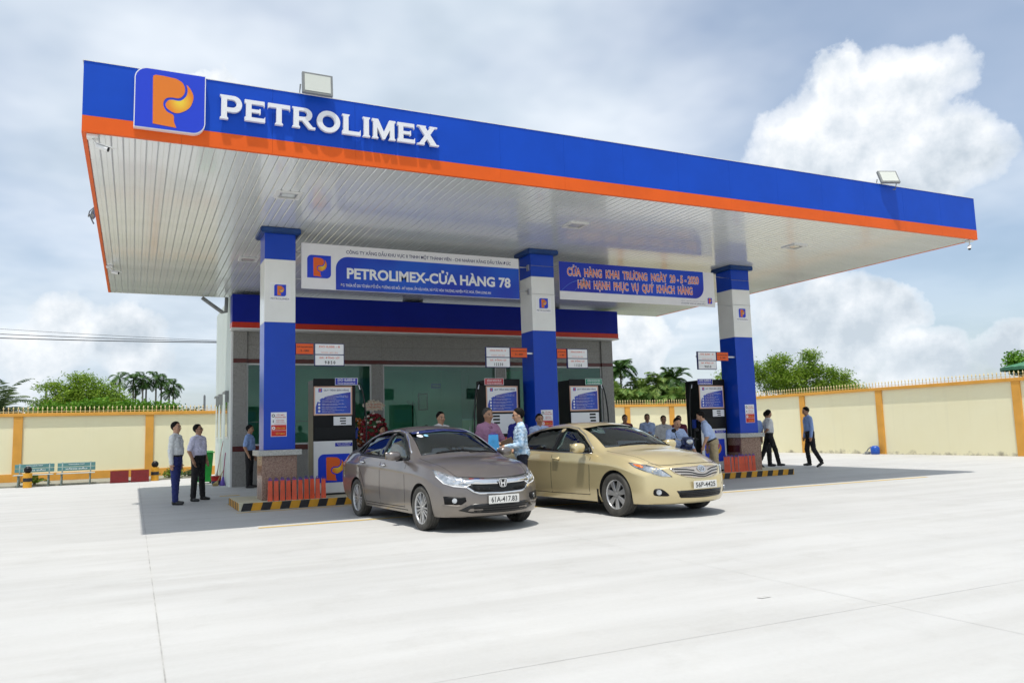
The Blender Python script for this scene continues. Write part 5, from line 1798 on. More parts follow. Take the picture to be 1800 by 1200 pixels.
# ---------------- taupe sedan
S = {}
S['stations'] = [-2.20, -2.17, -2.05, -1.88, -1.72, -1.55, -1.30, -1.05, -0.75, -0.40, -0.05, 0.20, 0.42, 0.66, 0.88, 1.05, 1.20, 1.42, 1.62, 1.82, 1.98, 2.10, 2.17]
S['WB'] = pchip([-2.2, -2.05, -1.7, -1.2, -0.4, 0.6, 1.2, 1.7, 2.0, 2.17], [0.60, 0.66, 0.735, 0.775, 0.79, 0.785, 0.775, 0.745, 0.71, 0.66])
S['ZB'] = pchip([-2.2, -2.0, -1.6, -1.0, -0.2, 0.7, 1.2, 1.6, 1.9, 2.1, 2.17], [0.98, 1.02, 1.03, 1.005, 0.975, 0.935, 0.905, 0.855, 0.775, 0.71, 0.69])
S['WM'] = pchip([-2.2, -2.05, -1.7, -1.3, -0.5, 0.5, 1.3, 1.7, 2.0, 2.17], [0.70, 0.775, 0.825, 0.847, 0.838, 0.838, 0.847, 0.83, 0.79, 0.735])
S['ZS'] = pchip([-2.2, -1.9, -1.3, 1.3, 1.9, 2.17], [0.30, 0.24, 0.19, 0.19, 0.20, 0.20])
S['WR'] = pchip([-2.2, -1.95, -1.7, -1.35, -0.9, -0.3, 0.15, 0.5, 0.88, 1.1, 1.6, 2.0, 2.17], [0.50, 0.56, 0.60, 0.575, 0.555, 0.555, 0.565, 0.605, 0.655, 0.64, 0.59, 0.54, 0.50])
S['ZR'] = pchip([-2.2, -2.0, -1.78, -1.55, -1.25, -0.85, -0.3, 0.1, 0.40, 0.66, 0.90, 1.05, 1.5, 1.9, 2.1, 2.17], [1.05, 1.09, 1.10, 1.165, 1.285, 1.375, 1.405, 1.375, 1.275, 1.145, 1.005, 0.965, 0.905, 0.805, 0.735, 0.71])
S['ZT'] = pchip([-2.2, -2.0, -1.85, -1.65, -1.3, -0.9, -0.35, 0.0, 0.25, 0.5, 0.75, 0.95, 1.06, 1.5, 1.85, 2.08, 2.17], [1.065, 1.105, 1.125, 1.20, 1.345, 1.44, 1.472, 1.455, 1.395, 1.275, 1.14, 1.03, 0.995, 0.945, 0.86, 0.765, 0.73])
S['BOW'] = pchip([-2.2, -1.9, -1.4, 1.2, 1.6, 1.9, 2.17], [0.20, 0.10, 0.0, 0.0, 0.10, 0.24, 0.33])
S['CBOW'] = pchip([-2.2, -1.7, -1.2, -0.6, -0.2, 0.4, 0.9, 1.3, 2.17], [0.0, -0.10, -0.08, 0.0, 0.0, 0.10, 0.12, 0.05, 0.0])
S['NOSE'] = pchip([0.15, 0.22, 0.30, 0.45, 0.58, 0.68, 0.75, 0.80], [-0.10, -0.03, 0.02, 0.03, 0.01, -0.02, -0.06, -0.08])
S['NK'] = pchip([1.5, 1.8, 2.0, 2.17], [0, 0.15, 0.6, 1.0])
S['TAIL'] = pchip([0.2, 0.35, 0.55, 0.75, 0.95, 1.1], [-0.10, 0.0, 0.03, 0.0, -0.02, -0.03])
S['TK'] = pchip([-2.2, -2.05, -1.8, -1.5], [1.0, 0.7, 0.2, 0.0])
S.update(floor=0.60, cab=(-1.55, 0.92), fx=1.30, rx=-1.30, arch=0.335, arch_up=0.01, half=0.847, rad=0.306, tw=0.185, rim=0.222, style='city', seatx=-0.10, dashz=1.0, dashx=0.62, mirz=1.31)
S['side_glass'] = [[(0.72, 0.985), (0.66, 1.045), (0.40, 1.20), (0.16, 1.315), (-0.06, 1.355), (-0.14, 1.36), (-0.20, 1.00)],
                   [(-0.285, 1.003), (-0.235, 1.362), (-0.60, 1.352), (-0.90, 1.315), (-1.12, 1.25), (-1.22, 1.035)],
                   [(-1.275, 1.045), (-1.205, 1.215), (-1.38, 1.135), (-1.47, 1.07)]]
S['sidemat'] = [CARGLASS, SIDEGLASS, SIDEGLASS]
S['screen'] = [(-0.635, 1.02), (-0.30, 1.045), (0, 1.052), (0.30, 1.045), (0.635, 1.02), (0.60, 1.12), (0.545, 1.285), (0.515, 1.355), (0.25, 1.392), (0, 1.402), (-0.25, 1.392), (-0.515, 1.355), (-0.545, 1.285), (-0.60, 1.12)]
S['screen_x'] = (-0.05, 1.5)
S['back'] = [(-0.52, 1.16), (0, 1.175), (0.52, 1.16), (0.47, 1.30), (0.42, 1.355), (0, 1.39), (-0.42, 1.355), (-0.47, 1.30)]
S['back_x'] = (-2.4, -1.0)
TAUPE = paint_mat('taupe metallic paint', (0.150, 0.130, 0.122), (0.23, 0.205, 0.195), 0.75, 0.65)
HX, HY, HROT = 4.965, -0.40, math.radians(-90 + 5.0)
h_root = thing('parked_car', 'taupe metallic sedan with dark grille parked left of the gold car', 'car', (HX, HY, 0), HROT)
kit = make_car(S, h_root, TAUPE)


def both(f):
    for s in (-1, 1): f(s)


Y = lambda s, P: [(s * a, b) for a, b in P]
# front: grille, chrome wing, lamps, bumper openings
kit.patch('upper_grille', [(-0.50, 0.655), (-0.30, 0.645), (0, 0.64), (0.30, 0.645), (0.50, 0.655), (0.42, 0.575), (0.36, 0.535), (0, 0.525), (-0.36, 0.535), (-0.42, 0.575)], 'x', GRILLE, 1, 0.004, 0.01, 0.06)
mb_rows = []
for zz in (0.548, 0.568, 0.588, 0.608, 0.628):
    kit.strip('grille_bar', [(-0.40, zz), (0, zz - 0.004), (0.40, zz)], 'x', BLACKM, 1, 0.007, 0.011, 0.01)
kit.patch('chrome_wing', [(-0.56, 0.725), (-0.3, 0.708), (0, 0.70), (0.3, 0.708), (0.56, 0.725), (0.50, 0.648), (0.30, 0.634), (0, 0.628), (-0.30, 0.634), (-0.50, 0.648)], 'x', CHROME, 1, 0.014, 0.02, 0.06)
kit.patch('bonnet_gap', [(-0.56, 0.742), (-0.3, 0.725), (0, 0.717), (0.3, 0.725), (0.56, 0.742), (0.56, 0.728), (0.3, 0.711), (0, 0.703), (-0.3, 0.711), (-0.56, 0.728)], 'x', GAPM, 1, 0.003, 0.006, 0.06)
kit.strip('chrome_strip', [(-0.56, 0.648), (-0.47, 0.60), (-0.40, 0.545), (-0.33, 0.52), (0, 0.512), (0.33, 0.52), (0.40, 0.545), (0.47, 0.60), (0.56, 0.648)], 'x', CHROME, 1, 0.022, 0.010, 0.016)
for s in (-1, 1):
    lamp = kit.patch('headlight', Y(s, [(0.41, 0.650), (0.50, 0.716), (0.60, 0.757), (0.752, 0.838), (0.752, 0.76), (0.715, 0.655), (0.62, 0.616), (0.50, 0.598)]), 'x', LAMPR, 1, 0.006, 0.012, 0.04)
    for (yy, zz, r_) in ((0.52, 0.672, 0.028), (0.605, 0.695, 0.026)):
        h, nn, d = kit.cast(s * yy, zz, 'x', 1)
        mb = MB(); mb.ball(h + Vector((0.004, 0, 0)), 0.012, r_, r_, 12); kit.local('lamp_lens', mb, CHROME, lamp)
    kit.strip('lamp_edge', Y(s, [(0.42, 0.636), (0.50, 0.600), (0.62, 0.617), (0.715, 0.657), (0.752, 0.75)]), 'x', PRINTW, 1, 0.009, 0.010, 0.01, parent=lamp)
    kit.patch('fog_recess', Y(s, [(0.50, 0.475), (0.68, 0.49), (0.735, 0.49), (0.725, 0.385), (0.55, 0.375), (0.49, 0.42)]), 'x', BLACK, 1, 0.003, 0.008, 0.05)
    h, nn, d = kit.cast(s * 0.62, 0.432, 'x', 1)
    mb = MB(); mb.cyl(h - nn * 0.01, h + nn * 0.012, 0.036, 0.034, 16); kit.local('fog_lamp', mb, LAMPR)
    kit.strip('bumper_lip', Y(s, [(0.49, 0.365), (0.60, 0.36), (0.74, 0.375)]), 'x', CHROME if False else TAUPE, 1, 0.02, 0.012, 0.015)
kit.patch('lower_grille', [(-0.58, 0.30), (-0.44, 0.375), (-0.38, 0.385), (0.38, 0.385), (0.44, 0.375), (0.58, 0.30), (0.42, 0.262), (0, 0.255), (-0.42, 0.262)], 'x', GRILLE, 1, 0.003, 0.01, 0.06)
for zz in (0.29, 0.32, 0.35):
    kit.strip('lower_bar', [(-0.40, zz), (0, zz), (0.40, zz)], 'x', BLACKM, 1, 0.008, 0.010, 0.01)
h, nn, d = kit.cast(0, 0.62, 'x', 1)
fx_ = h.x + 0.022
mb = MB()                                       # badge: letter with flared uprights inside a rounded ring
def front_region(mb, pos, neg, x, dep):
    V, T = region(pos, neg); vs, fs = slab2d(V, T, lambda u, v: (x, u, v), (dep, 0, 0)); mb.add(vs, fs)
bz = 0.645
outer = spline([(-0.062, bz + 0.05), (0, bz + 0.058), (0.062, bz + 0.05), (0.052, bz - 0.03), (0.034, bz - 0.052), (0, bz - 0.056), (-0.034, bz - 0.052), (-0.052, bz - 0.03)], 5, True)
ring_in = [(a * 0.86, bz + (b - bz) * 0.86) for a, b in outer]
front_region(mb, [outer], [ring_in], fx_, 0.012)
front_region(mb, [[(-0.043, bz + 0.044), (-0.026, bz + 0.046), (-0.019, bz + 0.006), (0.019, bz + 0.006), (0.026, bz + 0.046), (0.043, bz + 0.044), (0.028, bz - 0.042), (0.012, bz - 0.044), (0.017, bz - 0.012), (-0.017, bz - 0.012), (-0.012, bz - 0.044), (-0.028, bz - 0.042)]], [], fx_, 0.012)
kit.local('badge', mb, CHROME)
mb = MB(); front_region(mb, [ring_in], [], fx_ - 0.004, 0.006); kit.local('badge_back', mb, GRILLE)
h, nn, d = kit.cast(0, 0.43, 'x', 1)
plate(kit, '61A-417.83', h.x + 0.012, 0.432)
# sides
for s in (-1, 1):
    kit.patch('window_trim', [(0.80, 0.962), (0.70, 1.05), (0.42, 1.222), (0.16, 1.335), (-0.12, 1.378), (-0.60, 1.372), (-0.92, 1.335), (-1.16, 1.262), (-1.40, 1.155), (-1.54, 1.06), (-1.25, 1.02), (-0.2, 0.985)], 'y', BLACKM, s, 0.002, 0.006, 0.06, neg=[S['side_glass'][0], S['side_glass'][1], S['side_glass'][2]])
    kit.strip('visor_trim', [(0.74, 1.05), (0.42, 1.245), (0.16, 1.358), (-0.12, 1.398), (-0.60, 1.392), (-0.95, 1.352), (-1.2, 1.27), (-1.46, 1.14)], 'y', CHROME, s, 0.019, 0.008, 0.012)
    kit.strip('belt_line', [(0.78, 0.952), (-0.2, 0.972), (-1.25, 1.008)], 'y', BLACK, s, 0.014, 0.004, 0.008)
    for ln in ([(0.74, 0.93), (0.745, 0.75), (0.76, 0.45), (0.72, 0.30)], [(-0.245, 0.975), (-0.25, 0.70), (-0.25, 0.28)], [(-1.235, 1.0), (-1.18, 0.83), (-1.03, 0.66), (-0.93, 0.50), (-0.90, 0.28)], [(0.72, 0.285), (-0.25, 0.275), (-0.92, 0.275)]):
        kit.strip('door_gap', ln, 'y', GAPM, s, 0.011, 0.0012, 0.004)
    kit.strip('bonnet_edge', [(0.98, s * 0.685), (1.4, s * 0.655), (1.8, s * 0.575), (1.93, s * 0.535)], 'z', GAPM, s, 0.007, 0.001, 0.004)
    for hx in (-0.10, -1.03):
        h, nn, d = kit.cast(hx, 0.865 if hx > -0.5 else 0.895, 'y', s)
        zz = 0.865 if hx > -0.5 else 0.895
        kit.patch('handle_cup', circle(hx + 0.02, zz + 0.005, 0.055, 14, 0.028), 'y', BLACKM, s, 0.001, 0.004, 0.04)
        mb = MB(); mb.tube([h + Vector((-0.085, s * 0.004, 0.008)), h + Vector((-0.06, s * 0.03, 0.01)), h + Vector((0.06, s * 0.03, 0.006)), h + Vector((0.085, s * 0.004, 0.003))], [0.012, 0.016, 0.016, 0.012], 8)
        kit.local('door_handle', mb, CHROME)
    kit.patch('tail_lamp', [(-1.90, 0.93), (-1.98, 1.0), (-2.12, 0.99), (-2.14, 0.82), (-2.03, 0.80)], 'y', TAILRED, s, 0.004, 0.01, 0.05)
    kit.strip('sill_line', [(0.80, 0.245), (-0.9, 0.235)], 'y', GAPM, s, 0.01, 0.002, 0.005)
    door_mirror(kit, 0.60, s * 0.815, 1.02, s, TAUPE, 0.22, 0.135)
mb = MB(); kit.strip('wiper', [(1.02, 0.30), (0.98, 0.0), (0.985, -0.42)], 'z', BLACK, 1, 0.022, 0.012, 0.014)
kit.strip('wiper', [(1.03, 0.10), (1.0, 0.35), (0.965, 0.60)], 'z', BLACK, 1, 0.020, 0.012, 0.014)
for (yy, zz, rr, m_) in ((-0.44, 1.30, 0.04, PRINTW), (-0.35, 1.305, 0.032, mat('pale blue sticker', (0.25, 0.55, 0.75), 0.5))):
    kit.patch('screen_sticker', circle(yy, zz, rr, 14, rr * 0.55), 'x', m_, 1, 0.001, 0.001, 0.05)
mb = MB(); mb.obox((0.66, -0.42, 1.005), (0.07, 0.10, 0.01), (-0.04, 0.03, 0), (0, 0, 0.012)); mb.obox((0.60, -0.30, 1.01), (0.03, 0.11, 0.005), (-0.05, 0.01, 0), (0, 0, 0.01)); kit.local('paper_tissue', mb, mat('tissue pale', (0.62, 0.75, 0.72), 0.7))
kit.strip('sun_band', [(-0.50, 1.352), (0, 1.388), (0.50, 1.352)], 'x', mat('screen sun band', (0.02, 0.03, 0.12), 0.1), 1, 0.035, 0.0005, 0.002)

# ---------------- gold sedan
S = {}
S['stations'] = [-2.36, -2.33, -2.20, -2.0, -1.82, -1.62, -1.36, -1.08, -0.75, -0.40, -0.05, 0.22, 0.46, 0.70, 0.94, 1.12, 1.30, 1.52, 1.74, 1.96, 2.14, 2.28, 2.36]
S['WB'] = pchip([-2.36, -2.2, -1.8, -1.2, -0.4, 0.6, 1.2, 1.7, 2.1, 2.36], [0.66, 0.72, 0.80, 0.835, 0.85, 0.845, 0.835, 0.805, 0.75, 0.69])
S['ZB'] = pchip([-2.36, -2.1, -1.6, -1.0, -0.2, 0.7, 1.2, 1.6, 2.0, 2.25, 2.36], [0.98, 1.01, 1.02, 0.995, 0.965, 0.935, 0.915, 0.875, 0.80, 0.735, 0.71])
S['WM'] = pchip([-2.36, -2.2, -1.8, -1.35, -0.5, 0.5, 1.38, 1.8, 2.15, 2.36], [0.76, 0.84, 0.895, 0.912, 0.905, 0.905, 0.912, 0.895, 0.85, 0.79])
S['ZS'] = pchip([-2.36, -2.0, -1.38, 1.38, 2.0, 2.36], [0.30, 0.23, 0.19, 0.19, 0.20, 0.20])
S['WR'] = pchip([-2.36, -2.05, -1.75, -1.4, -0.9, -0.3, 0.15, 0.5, 0.92, 1.15, 1.7, 2.1, 2.36], [0.56, 0.62, 0.65, 0.62, 0.60, 0.60, 0.61, 0.65, 0.71, 0.70, 0.64, 0.58, 0.52])
S['ZR'] = pchip([-2.36, -2.1, -1.85, -1.6, -1.3, -0.9, -0.3, 0.1, 0.42, 0.70, 0.95, 1.1, 1.6, 2.0, 2.25, 2.36], [1.04, 1.07, 1.085, 1.15, 1.27, 1.36, 1.395, 1.37, 1.275, 1.145, 1.005, 0.975, 0.925, 0.845, 0.765, 0.735])
S['ZT'] = pchip([-2.36, -2.1, -1.9, -1.7, -1.35, -0.9, -0.35, 0.0, 0.28, 0.55, 0.80, 1.0, 1.12, 1.6, 2.0, 2.24, 2.36], [1.055, 1.09, 1.11, 1.18, 1.33, 1.43, 1.465, 1.45, 1.39, 1.275, 1.145, 1.04, 1.005, 0.965, 0.885, 0.80, 0.755])
S['BOW'] = pchip([-2.36, -2.0, -1.5, 1.3, 1.7, 2.0, 2.36], [0.20, 0.10, 0.0, 0.0, 0.10, 0.24, 0.36])
S['CBOW'] = pchip([-2.36, -1.8, -1.2, -0.6, -0.2, 0.4, 0.9, 1.4, 2.36], [0.0, -0.10, -0.08, 0.0, 0.0, 0.12, 0.14, 0.05, 0.0])
S['NOSE'] = pchip([0.15, 0.22, 0.30, 0.45, 0.58, 0.68, 0.75, 0.82], [-0.10, -0.02, 0.03, 0.04, 0.02, -0.01, -0.05, -0.09])
S['NK'] = pchip([1.6, 1.9, 2.15, 2.36], [0, 0.15, 0.6, 1.0])
S['TAIL'] = pchip([0.2, 0.35, 0.55, 0.75, 0.95, 1.1], [-0.10, 0.0, 0.03, 0.0, -0.02, -0.03])
S['TK'] = pchip([-2.36, -2.2, -1.9, -1.6], [1.0, 0.7, 0.2, 0.0])
S.update(floor=0.60, cab=(-1.60, 0.98), fx=1.40, rx=-1.375, arch=0.362, arch_up=0.01, half=0.912, rad=0.330, tw=0.215, rim=0.225, style='camry', seatx=-0.12, dashz=1.0, dashx=0.68, mirz=1.30)
S['side_glass'] = [[(0.74, 0.975), (0.66, 1.055), (0.40, 1.205), (0.16, 1.305), (-0.06, 1.345), (-0.14, 1.35), (-0.20, 0.985)],
                   [(-0.29, 0.988), (-0.24, 1.352), (-0.60, 1.342), (-0.90, 1.31), (-1.14, 1.25), (-1.24, 1.02)],
                   [(-1.30, 1.03), (-1.23, 1.215), (-1.42, 1.13), (-1.52, 1.06)]]
S['sidemat'] = [CARGLASS, SIDEGLASS, SIDEGLASS]
S['screen'] = [(-0.685, 1.03), (-0.30, 1.05), (0, 1.055), (0.30, 1.05), (0.685, 1.03), (0.65, 1.12), (0.59, 1.275), (0.56, 1.345), (0.25, 1.385), (0, 1.395), (-0.25, 1.385), (-0.56, 1.345), (-0.59, 1.275), (-0.65, 1.12)]
S['screen_x'] = (-0.05, 1.6)
S['back'] = [(-0.56, 1.15), (0, 1.165), (0.56, 1.15), (0.51, 1.29), (0.46, 1.345), (0, 1.38), (-0.46, 1.345), (-0.51, 1.29)]
S['back_x'] = (-2.5, -1.0)
GOLD = paint_mat('champagne gold paint', (0.60, 0.49, 0.25), (0.73, 0.62, 0.36), 0.35, 0.5)
CX_, CY_, CROT = 7.96, -0.60, math.radians(-90 + 7.0)
c_root = thing('parked_car', 'champagne gold sedan with slatted chrome grille parked right of the taupe car', 'car', (CX_, CY_, 0), CROT)
kit = make_car(S, c_root, GOLD)
gr = spline([(-0.50, 0.725), (-0.25, 0.735), (0, 0.74), (0.25, 0.735), (0.50, 0.725)], 4) + spline([(0.50, 0.725), (0.45, 0.655), (0.33, 0.605), (0.15, 0.575), (0, 0.57), (-0.15, 0.575), (-0.33, 0.605), (-0.45, 0.655)], 3)
kit.patch('upper_grille', gr, 'x', mat('grille rose chrome', (0.62, 0.55, 0.48), 0.18, metal=0.8), 1, 0.008, 0.014, 0.05)
for (za, hw, dip) in ((0.71, 0.475, 0.058), (0.668, 0.44, 0.050), (0.626, 0.37, 0.036)):
    for s in ((-1, 1) if dip > 0.055 else (0,)):
        if s:
            ln = [(s * hw, za), (s * hw * 0.55, za - 0.012), (s * hw * 0.28, za - dip * 0.62)]
        else:
            ln = spline([(-hw, za), (-hw * 0.5, za - 0.014), (-hw * 0.15, za - dip), (hw * 0.15, za - dip), (hw * 0.5, za - 0.014), (hw, za)], 4)
        kit.strip('grille_slot', ln, 'x', GRILLE, 1, 0.017, 0.010, 0.008)
h, nn, d = kit.cast(0, 0.70, 'x', 1)
fx_ = h.x + 0.012
mb = MB(); bz = 0.705
E_ = lambda cy, cz, ry, rz: [(cy + ry * math.cos(a), cz + rz * math.sin(a)) for a in np.linspace(0, 2 * math.pi, 29)[:-1]]
for (c0_, c1_, ry, rz, th) in ((0, bz, 0.075, 0.050, 0.80), (0, bz + 0.014, 0.050, 0.026, 0.72), (0, bz - 0.006, 0.020, 0.042, 0.60)):
    V, T = region([E_(c0_, c1_, ry, rz)], [E_(c0_, c1_, ry * th, rz * (th + 0.02))]); vs, fs = slab2d(V, T, lambda u, v: (fx_ + (v - bz) * -0.35, u, v), (0.012 + 0.001 * ry, 0, 0)); mb.add(vs, fs)
kit.local('badge', mb, CHROME)
for s in (-1, 1):
    lamp = kit.patch('headlight', Y(s, spline([(0.495, 0.600), (0.59, 0.70), (0.70, 0.772), (0.82, 0.808)], 4) + spline([(0.82, 0.808), (0.812, 0.745), (0.75, 0.670), (0.63, 0.612)], 3)), 'x', LAMPR, 1, 0.005, 0.012, 0.04)
    kit.patch('indicator', Y(s, spline([(0.755, 0.773), (0.782, 0.783), (0.803, 0.787), (0.792, 0.752), (0.765, 0.732), (0.748, 0.748)], 3, True)), 'x', AMBER, 1, 0.009, 0.006, 0.03, parent=lamp)
    for (yy, zz, r_) in ((0.66, 0.705, 0.030), (0.595, 0.665, 0.024)):
        h, nn, d = kit.cast(s * yy, zz, 'x', 1)
        mb = MB(); mb.ball(h, 0.014, r_, r_, 12); kit.local('lamp_lens', mb, CHROME, lamp)
    kit.strip('lamp_edge', Y(s, [(0.495, 0.60), (0.59, 0.702), (0.70, 0.774), (0.82, 0.81)]), 'x', LAMPD, 1, 0.006, 0.007, 0.008, parent=lamp)
    kit.patch('fog_recess', Y(s, spline([(0.55, 0.335), (0.64, 0.43), (0.72, 0.43), (0.73, 0.35), (0.66, 0.33)], 3, True)), 'x', BLACK, 1, 0.003, 0.008, 0.04)
    h, nn, d = kit.cast(s * 0.672, 0.385, 'x', 1)
    mb = MB(); mb.cyl(h - nn * 0.02, h + nn * 0.010, 0.040, 0.038, 20); kit.local('fog_lamp', mb, LAMPR)
kit.patch('lower_grille', [(-0.46, 0.40), (-0.2, 0.405), (0.2, 0.405), (0.46, 0.40), (0.40, 0.295), (0, 0.285), (-0.40, 0.295)], 'x', GRILLE, 1, 0.003, 0.01, 0.05)
for zz in (0.32, 0.345, 0.37):
    kit.strip('lower_bar', [(-0.42, zz), (0, zz), (0.42, zz)], 'x', BLACK, 1, 0.010, 0.009, 0.008)
h, nn, d = kit.cast(0, 0.46, 'x', 1)
plate(kit, '56P-4425', h.x + 0.012, 0.475)
kit.strip('bonnet_gap', spline([(-0.66, 0.80), (-0.52, 0.768), (-0.25, 0.778), (0, 0.78), (0.25, 0.778), (0.52, 0.768), (0.66, 0.80)], 3), 'x', GAPM, 1, 0.006, 0.001, 0.004)
for s in (-1, 1):
    kit.patch('window_trim', [(0.82, 0.952), (0.70, 1.05), (0.42, 1.222), (0.16, 1.325), (-0.12, 1.366), (-0.60, 1.36), (-0.92, 1.327), (-1.18, 1.262), (-1.44, 1.145), (-1.58, 1.05), (-1.25, 1.005), (-0.2, 0.972)], 'y', BLACKM, s, 0.002, 0.006, 0.06, neg=S['side_glass'])
    kit.strip('roof_trim', [(0.80, 1.01), (0.44, 1.238), (0.16, 1.345), (-0.12, 1.384), (-0.60, 1.378), (-0.95, 1.338), (-1.22, 1.26), (-1.5, 1.12)], 'y', STEEL, s, 0.010, 0.004, 0.008)
    kit.strip('belt_line', [(0.80, 0.944), (-0.2, 0.964), (-1.3, 1.0)], 'y', STEEL, s, 0.012, 0.004, 0.008)
    for ln in ([(0.80, 0.93), (0.80, 0.60), (0.78, 0.30)], [(-0.245, 0.965), (-0.25, 0.70), (-0.25, 0.29)], [(-1.25, 0.99), (-1.18, 0.83), (-1.04, 0.66), (-0.95, 0.50), (-0.93, 0.29)], [(0.78, 0.30), (-0.25, 0.29), (-0.93, 0.29)]):
        kit.strip('door_gap', ln, 'y', GAPM, s, 0.010, 0.0012, 0.004)
    kit.strip('bonnet_edge', [(1.06, s * 0.735), (1.5, s * 0.71), (1.95, s * 0.62), (2.10, s * 0.57)], 'z', GAPM, s, 0.006, 0.001, 0.004)
    for hx in (-0.10, -1.04):
        zz = 0.845 if hx > -0.5 else 0.865
        h, nn, d = kit.cast(hx, zz, 'y', s)
        kit.patch('handle_cup', circle(hx + 0.02, zz + 0.01, 0.05, 14, 0.03), 'y', GOLD, s, 0.0005, 0.004, 0.04)
        mb = MB(); mb.tube([h + Vector((-0.09, s * 0.004, 0.006)), h + Vector((-0.065, s * 0.032, 0.008)), h + Vector((0.065, s * 0.032, 0.004)), h + Vector((0.09, s * 0.004, 0.0))], [0.013, 0.017, 0.017, 0.013], 8)
        kit.local('door_handle', mb, GOLD)
    kit.patch('tail_lamp', [(-2.02, 0.90), (-2.08, 0.98), (-2.26, 0.97), (-2.28, 0.80), (-2.16, 0.78)], 'y', TAILRED, s, 0.004, 0.01, 0.05)
    kit.strip('mud_flap', [(1.0, 0.40), (0.985, 0.30), (1.0, 0.16)], 'y', BLACK, s, 0.04, 0.004, 0.01)
    door_mirror(kit, 0.64, s * 0.87, 1.035, s, GOLD, 0.24, 0.16)
kit.strip('wiper', [(1.08, 0.30), (1.05, 0.0), (1.05, -0.46)], 'z', BLACK, 1, 0.022, 0.012, 0.014)
kit.strip('wiper', [(1.09, 0.10), (1.06, 0.38), (1.02, 0.64)], 'z', BLACK, 1, 0.020, 0.012, 0.014)
# ------------------------------------------------------------------ people: one continuous skin per body
def smin(a, b, k):
    h = np.clip(0.5 + 0.5 * (b - a) / k, 0, 1)
    return b + (a - b) * h - k * h * (1 - h)


def d_cone(P, a, b, ra, rb):
    """distance to a tapered capsule (close enough for small tapers)"""
    a, b = np.asarray(a, float), np.asarray(b, float)
    ab = b - a
    L2 = float(ab @ ab) + 1e-12
    t = np.clip(((P - a) @ ab) / L2, 0, 1)
    q = P - a - t[..., None] * ab
    return np.sqrt((q * q).sum(-1)) - (ra + (rb - ra) * t)


def d_ell(P, c, r, M=None):
    q = P - np.asarray(c, float)
    if M is not None:
        q = q @ M
    r = np.asarray(r, float)
    k0 = np.sqrt(((q / r) ** 2).sum(-1)) + 1e-9
    k1 = np.sqrt(((q / (r * r)) ** 2).sum(-1)) + 1e-9
    return k0 * (k0 - 1.0) / k1


def surface_nets(D, origin, h):
    ins = D < 0
    c = [ins[i:D.shape[0] - 1 + i, j:D.shape[1] - 1 + j, k:D.shape[2] - 1 + k] for i in (0, 1) for j in (0, 1) for k in (0, 1)]
    s = sum(x.astype(np.int8) for x in c)
    act = (s > 0) & (s < 8)
    idx = np.argwhere(act)
    vid = -np.ones(act.shape, np.int64)
    vid[act] = np.arange(len(idx))
    corners = np.array([(i, j, k) for i in (0, 1) for j in (0, 1) for k in (0, 1)])
    vals = np.stack([D[idx[:, 0] + a, idx[:, 1] + b, idx[:, 2] + e] for a, b, e in corners], 1)
    acc = np.zeros((len(idx), 3)); cnt = np.zeros(len(idx))
    for p in range(8):
        for q in range(p + 1, 8):
            if np.abs(corners[p] - corners[q]).sum() != 1: continue
            va, vb = vals[:, p], vals[:, q]
            m = (va < 0) != (vb < 0)
            t = np.where(m, va / np.where(m, va - vb, 1), 0)
            acc += np.where(m[:, None], corners[p] + t[:, None] * (corners[q] - corners[p]), 0)
            cnt += m
    V = (idx + acc / cnt[:, None]) * h + origin
    F = []
    for ax in range(3):
        a1, a2 = (ax + 1) % 3, (ax + 2) % 3
        sl0 = [slice(None)] * 3; sl1 = [slice(None)] * 3
        sl0[ax] = slice(0, -1); sl1[ax] = slice(1, None)
        for o_ in (a1, a2):
            sl0[o_] = slice(1, -1); sl1[o_] = slice(1, -1)
        x0, x1 = ins[tuple(sl0)], ins[tuple(sl1)]
        for flag, flip in ((x0 & ~x1, False), (~x0 & x1, True)):
            e = np.argwhere(flag)
            if not len(e): continue
            base = e.copy(); base[:, a1] += 1; base[:, a2] += 1
            def cell(d1, d2):
                q = base.copy(); q[:, a1] += d1; q[:, a2] += d2
                return vid[q[:, 0], q[:, 1], q[:, 2]]
            quad = np.stack([cell(-1, -1), cell(0, -1), cell(0, 0), cell(-1, 0)], 1)
            F.append(quad[:, ::-1] if flip else quad)
    return V, np.concatenate(F)


SKINM = mat('warm skin', (0.52, 0.29, 0.18), 0.5, vary=0.08, vscale=14)
SKIND = mat('tanned skin', (0.42, 0.225, 0.135), 0.5, vary=0.08, vscale=14)
HAIRB = mat('black hair', (0.006, 0.005, 0.0045), 0.7, spec=0.15, vary=0.3, vscale=60)
HAIRG = mat('greying hair', (0.07, 0.066, 0.062), 0.7, spec=0.2, vary=0.4, vscale=60)
SHOEB = mat('black leather shoe', (0.012, 0.011, 0.011), 0.3)
EYED = mat('eye and brow dark', (0.02, 0.014, 0.012), 0.4)
LIPS = mat('lips', (0.34, 0.12, 0.09), 0.45)
BELT = mat('black belt', (0.012, 0.011, 0.011), 0.4)


def cloth(name, c, vary=0.12, scale=9):
    return mat(name, c, 0.85, vary=vary, vscale=scale, bump=0.9, bscale=16)


def striped_cloth(name, a, b, freq=45):
    if name in MATS: return MATS[name]
    m = mat(name, a, 0.85, bump=0.9, bscale=16)
    N, L = m.node_tree.nodes, m.node_tree.links
    tc = N.new('ShaderNodeTexCoord')
    w = N.new('ShaderNodeTexWave'); w.inputs['Scale'].default_value = freq; w.inputs['Distortion'].default_value = 1.0
    L.new(tc.outputs['Object'], w.inputs['Vector'])
    x = N.new('ShaderNodeMix'); x.data_type = 'RGBA'; x.inputs[6].default_value = (*a, 1); x.inputs[7].default_value = (*b, 1)
    L.new(w.outputs[0], x.inputs[0]); L.new(x.outputs[2], N['Principled BSDF'].inputs['Base Color'])
    return m


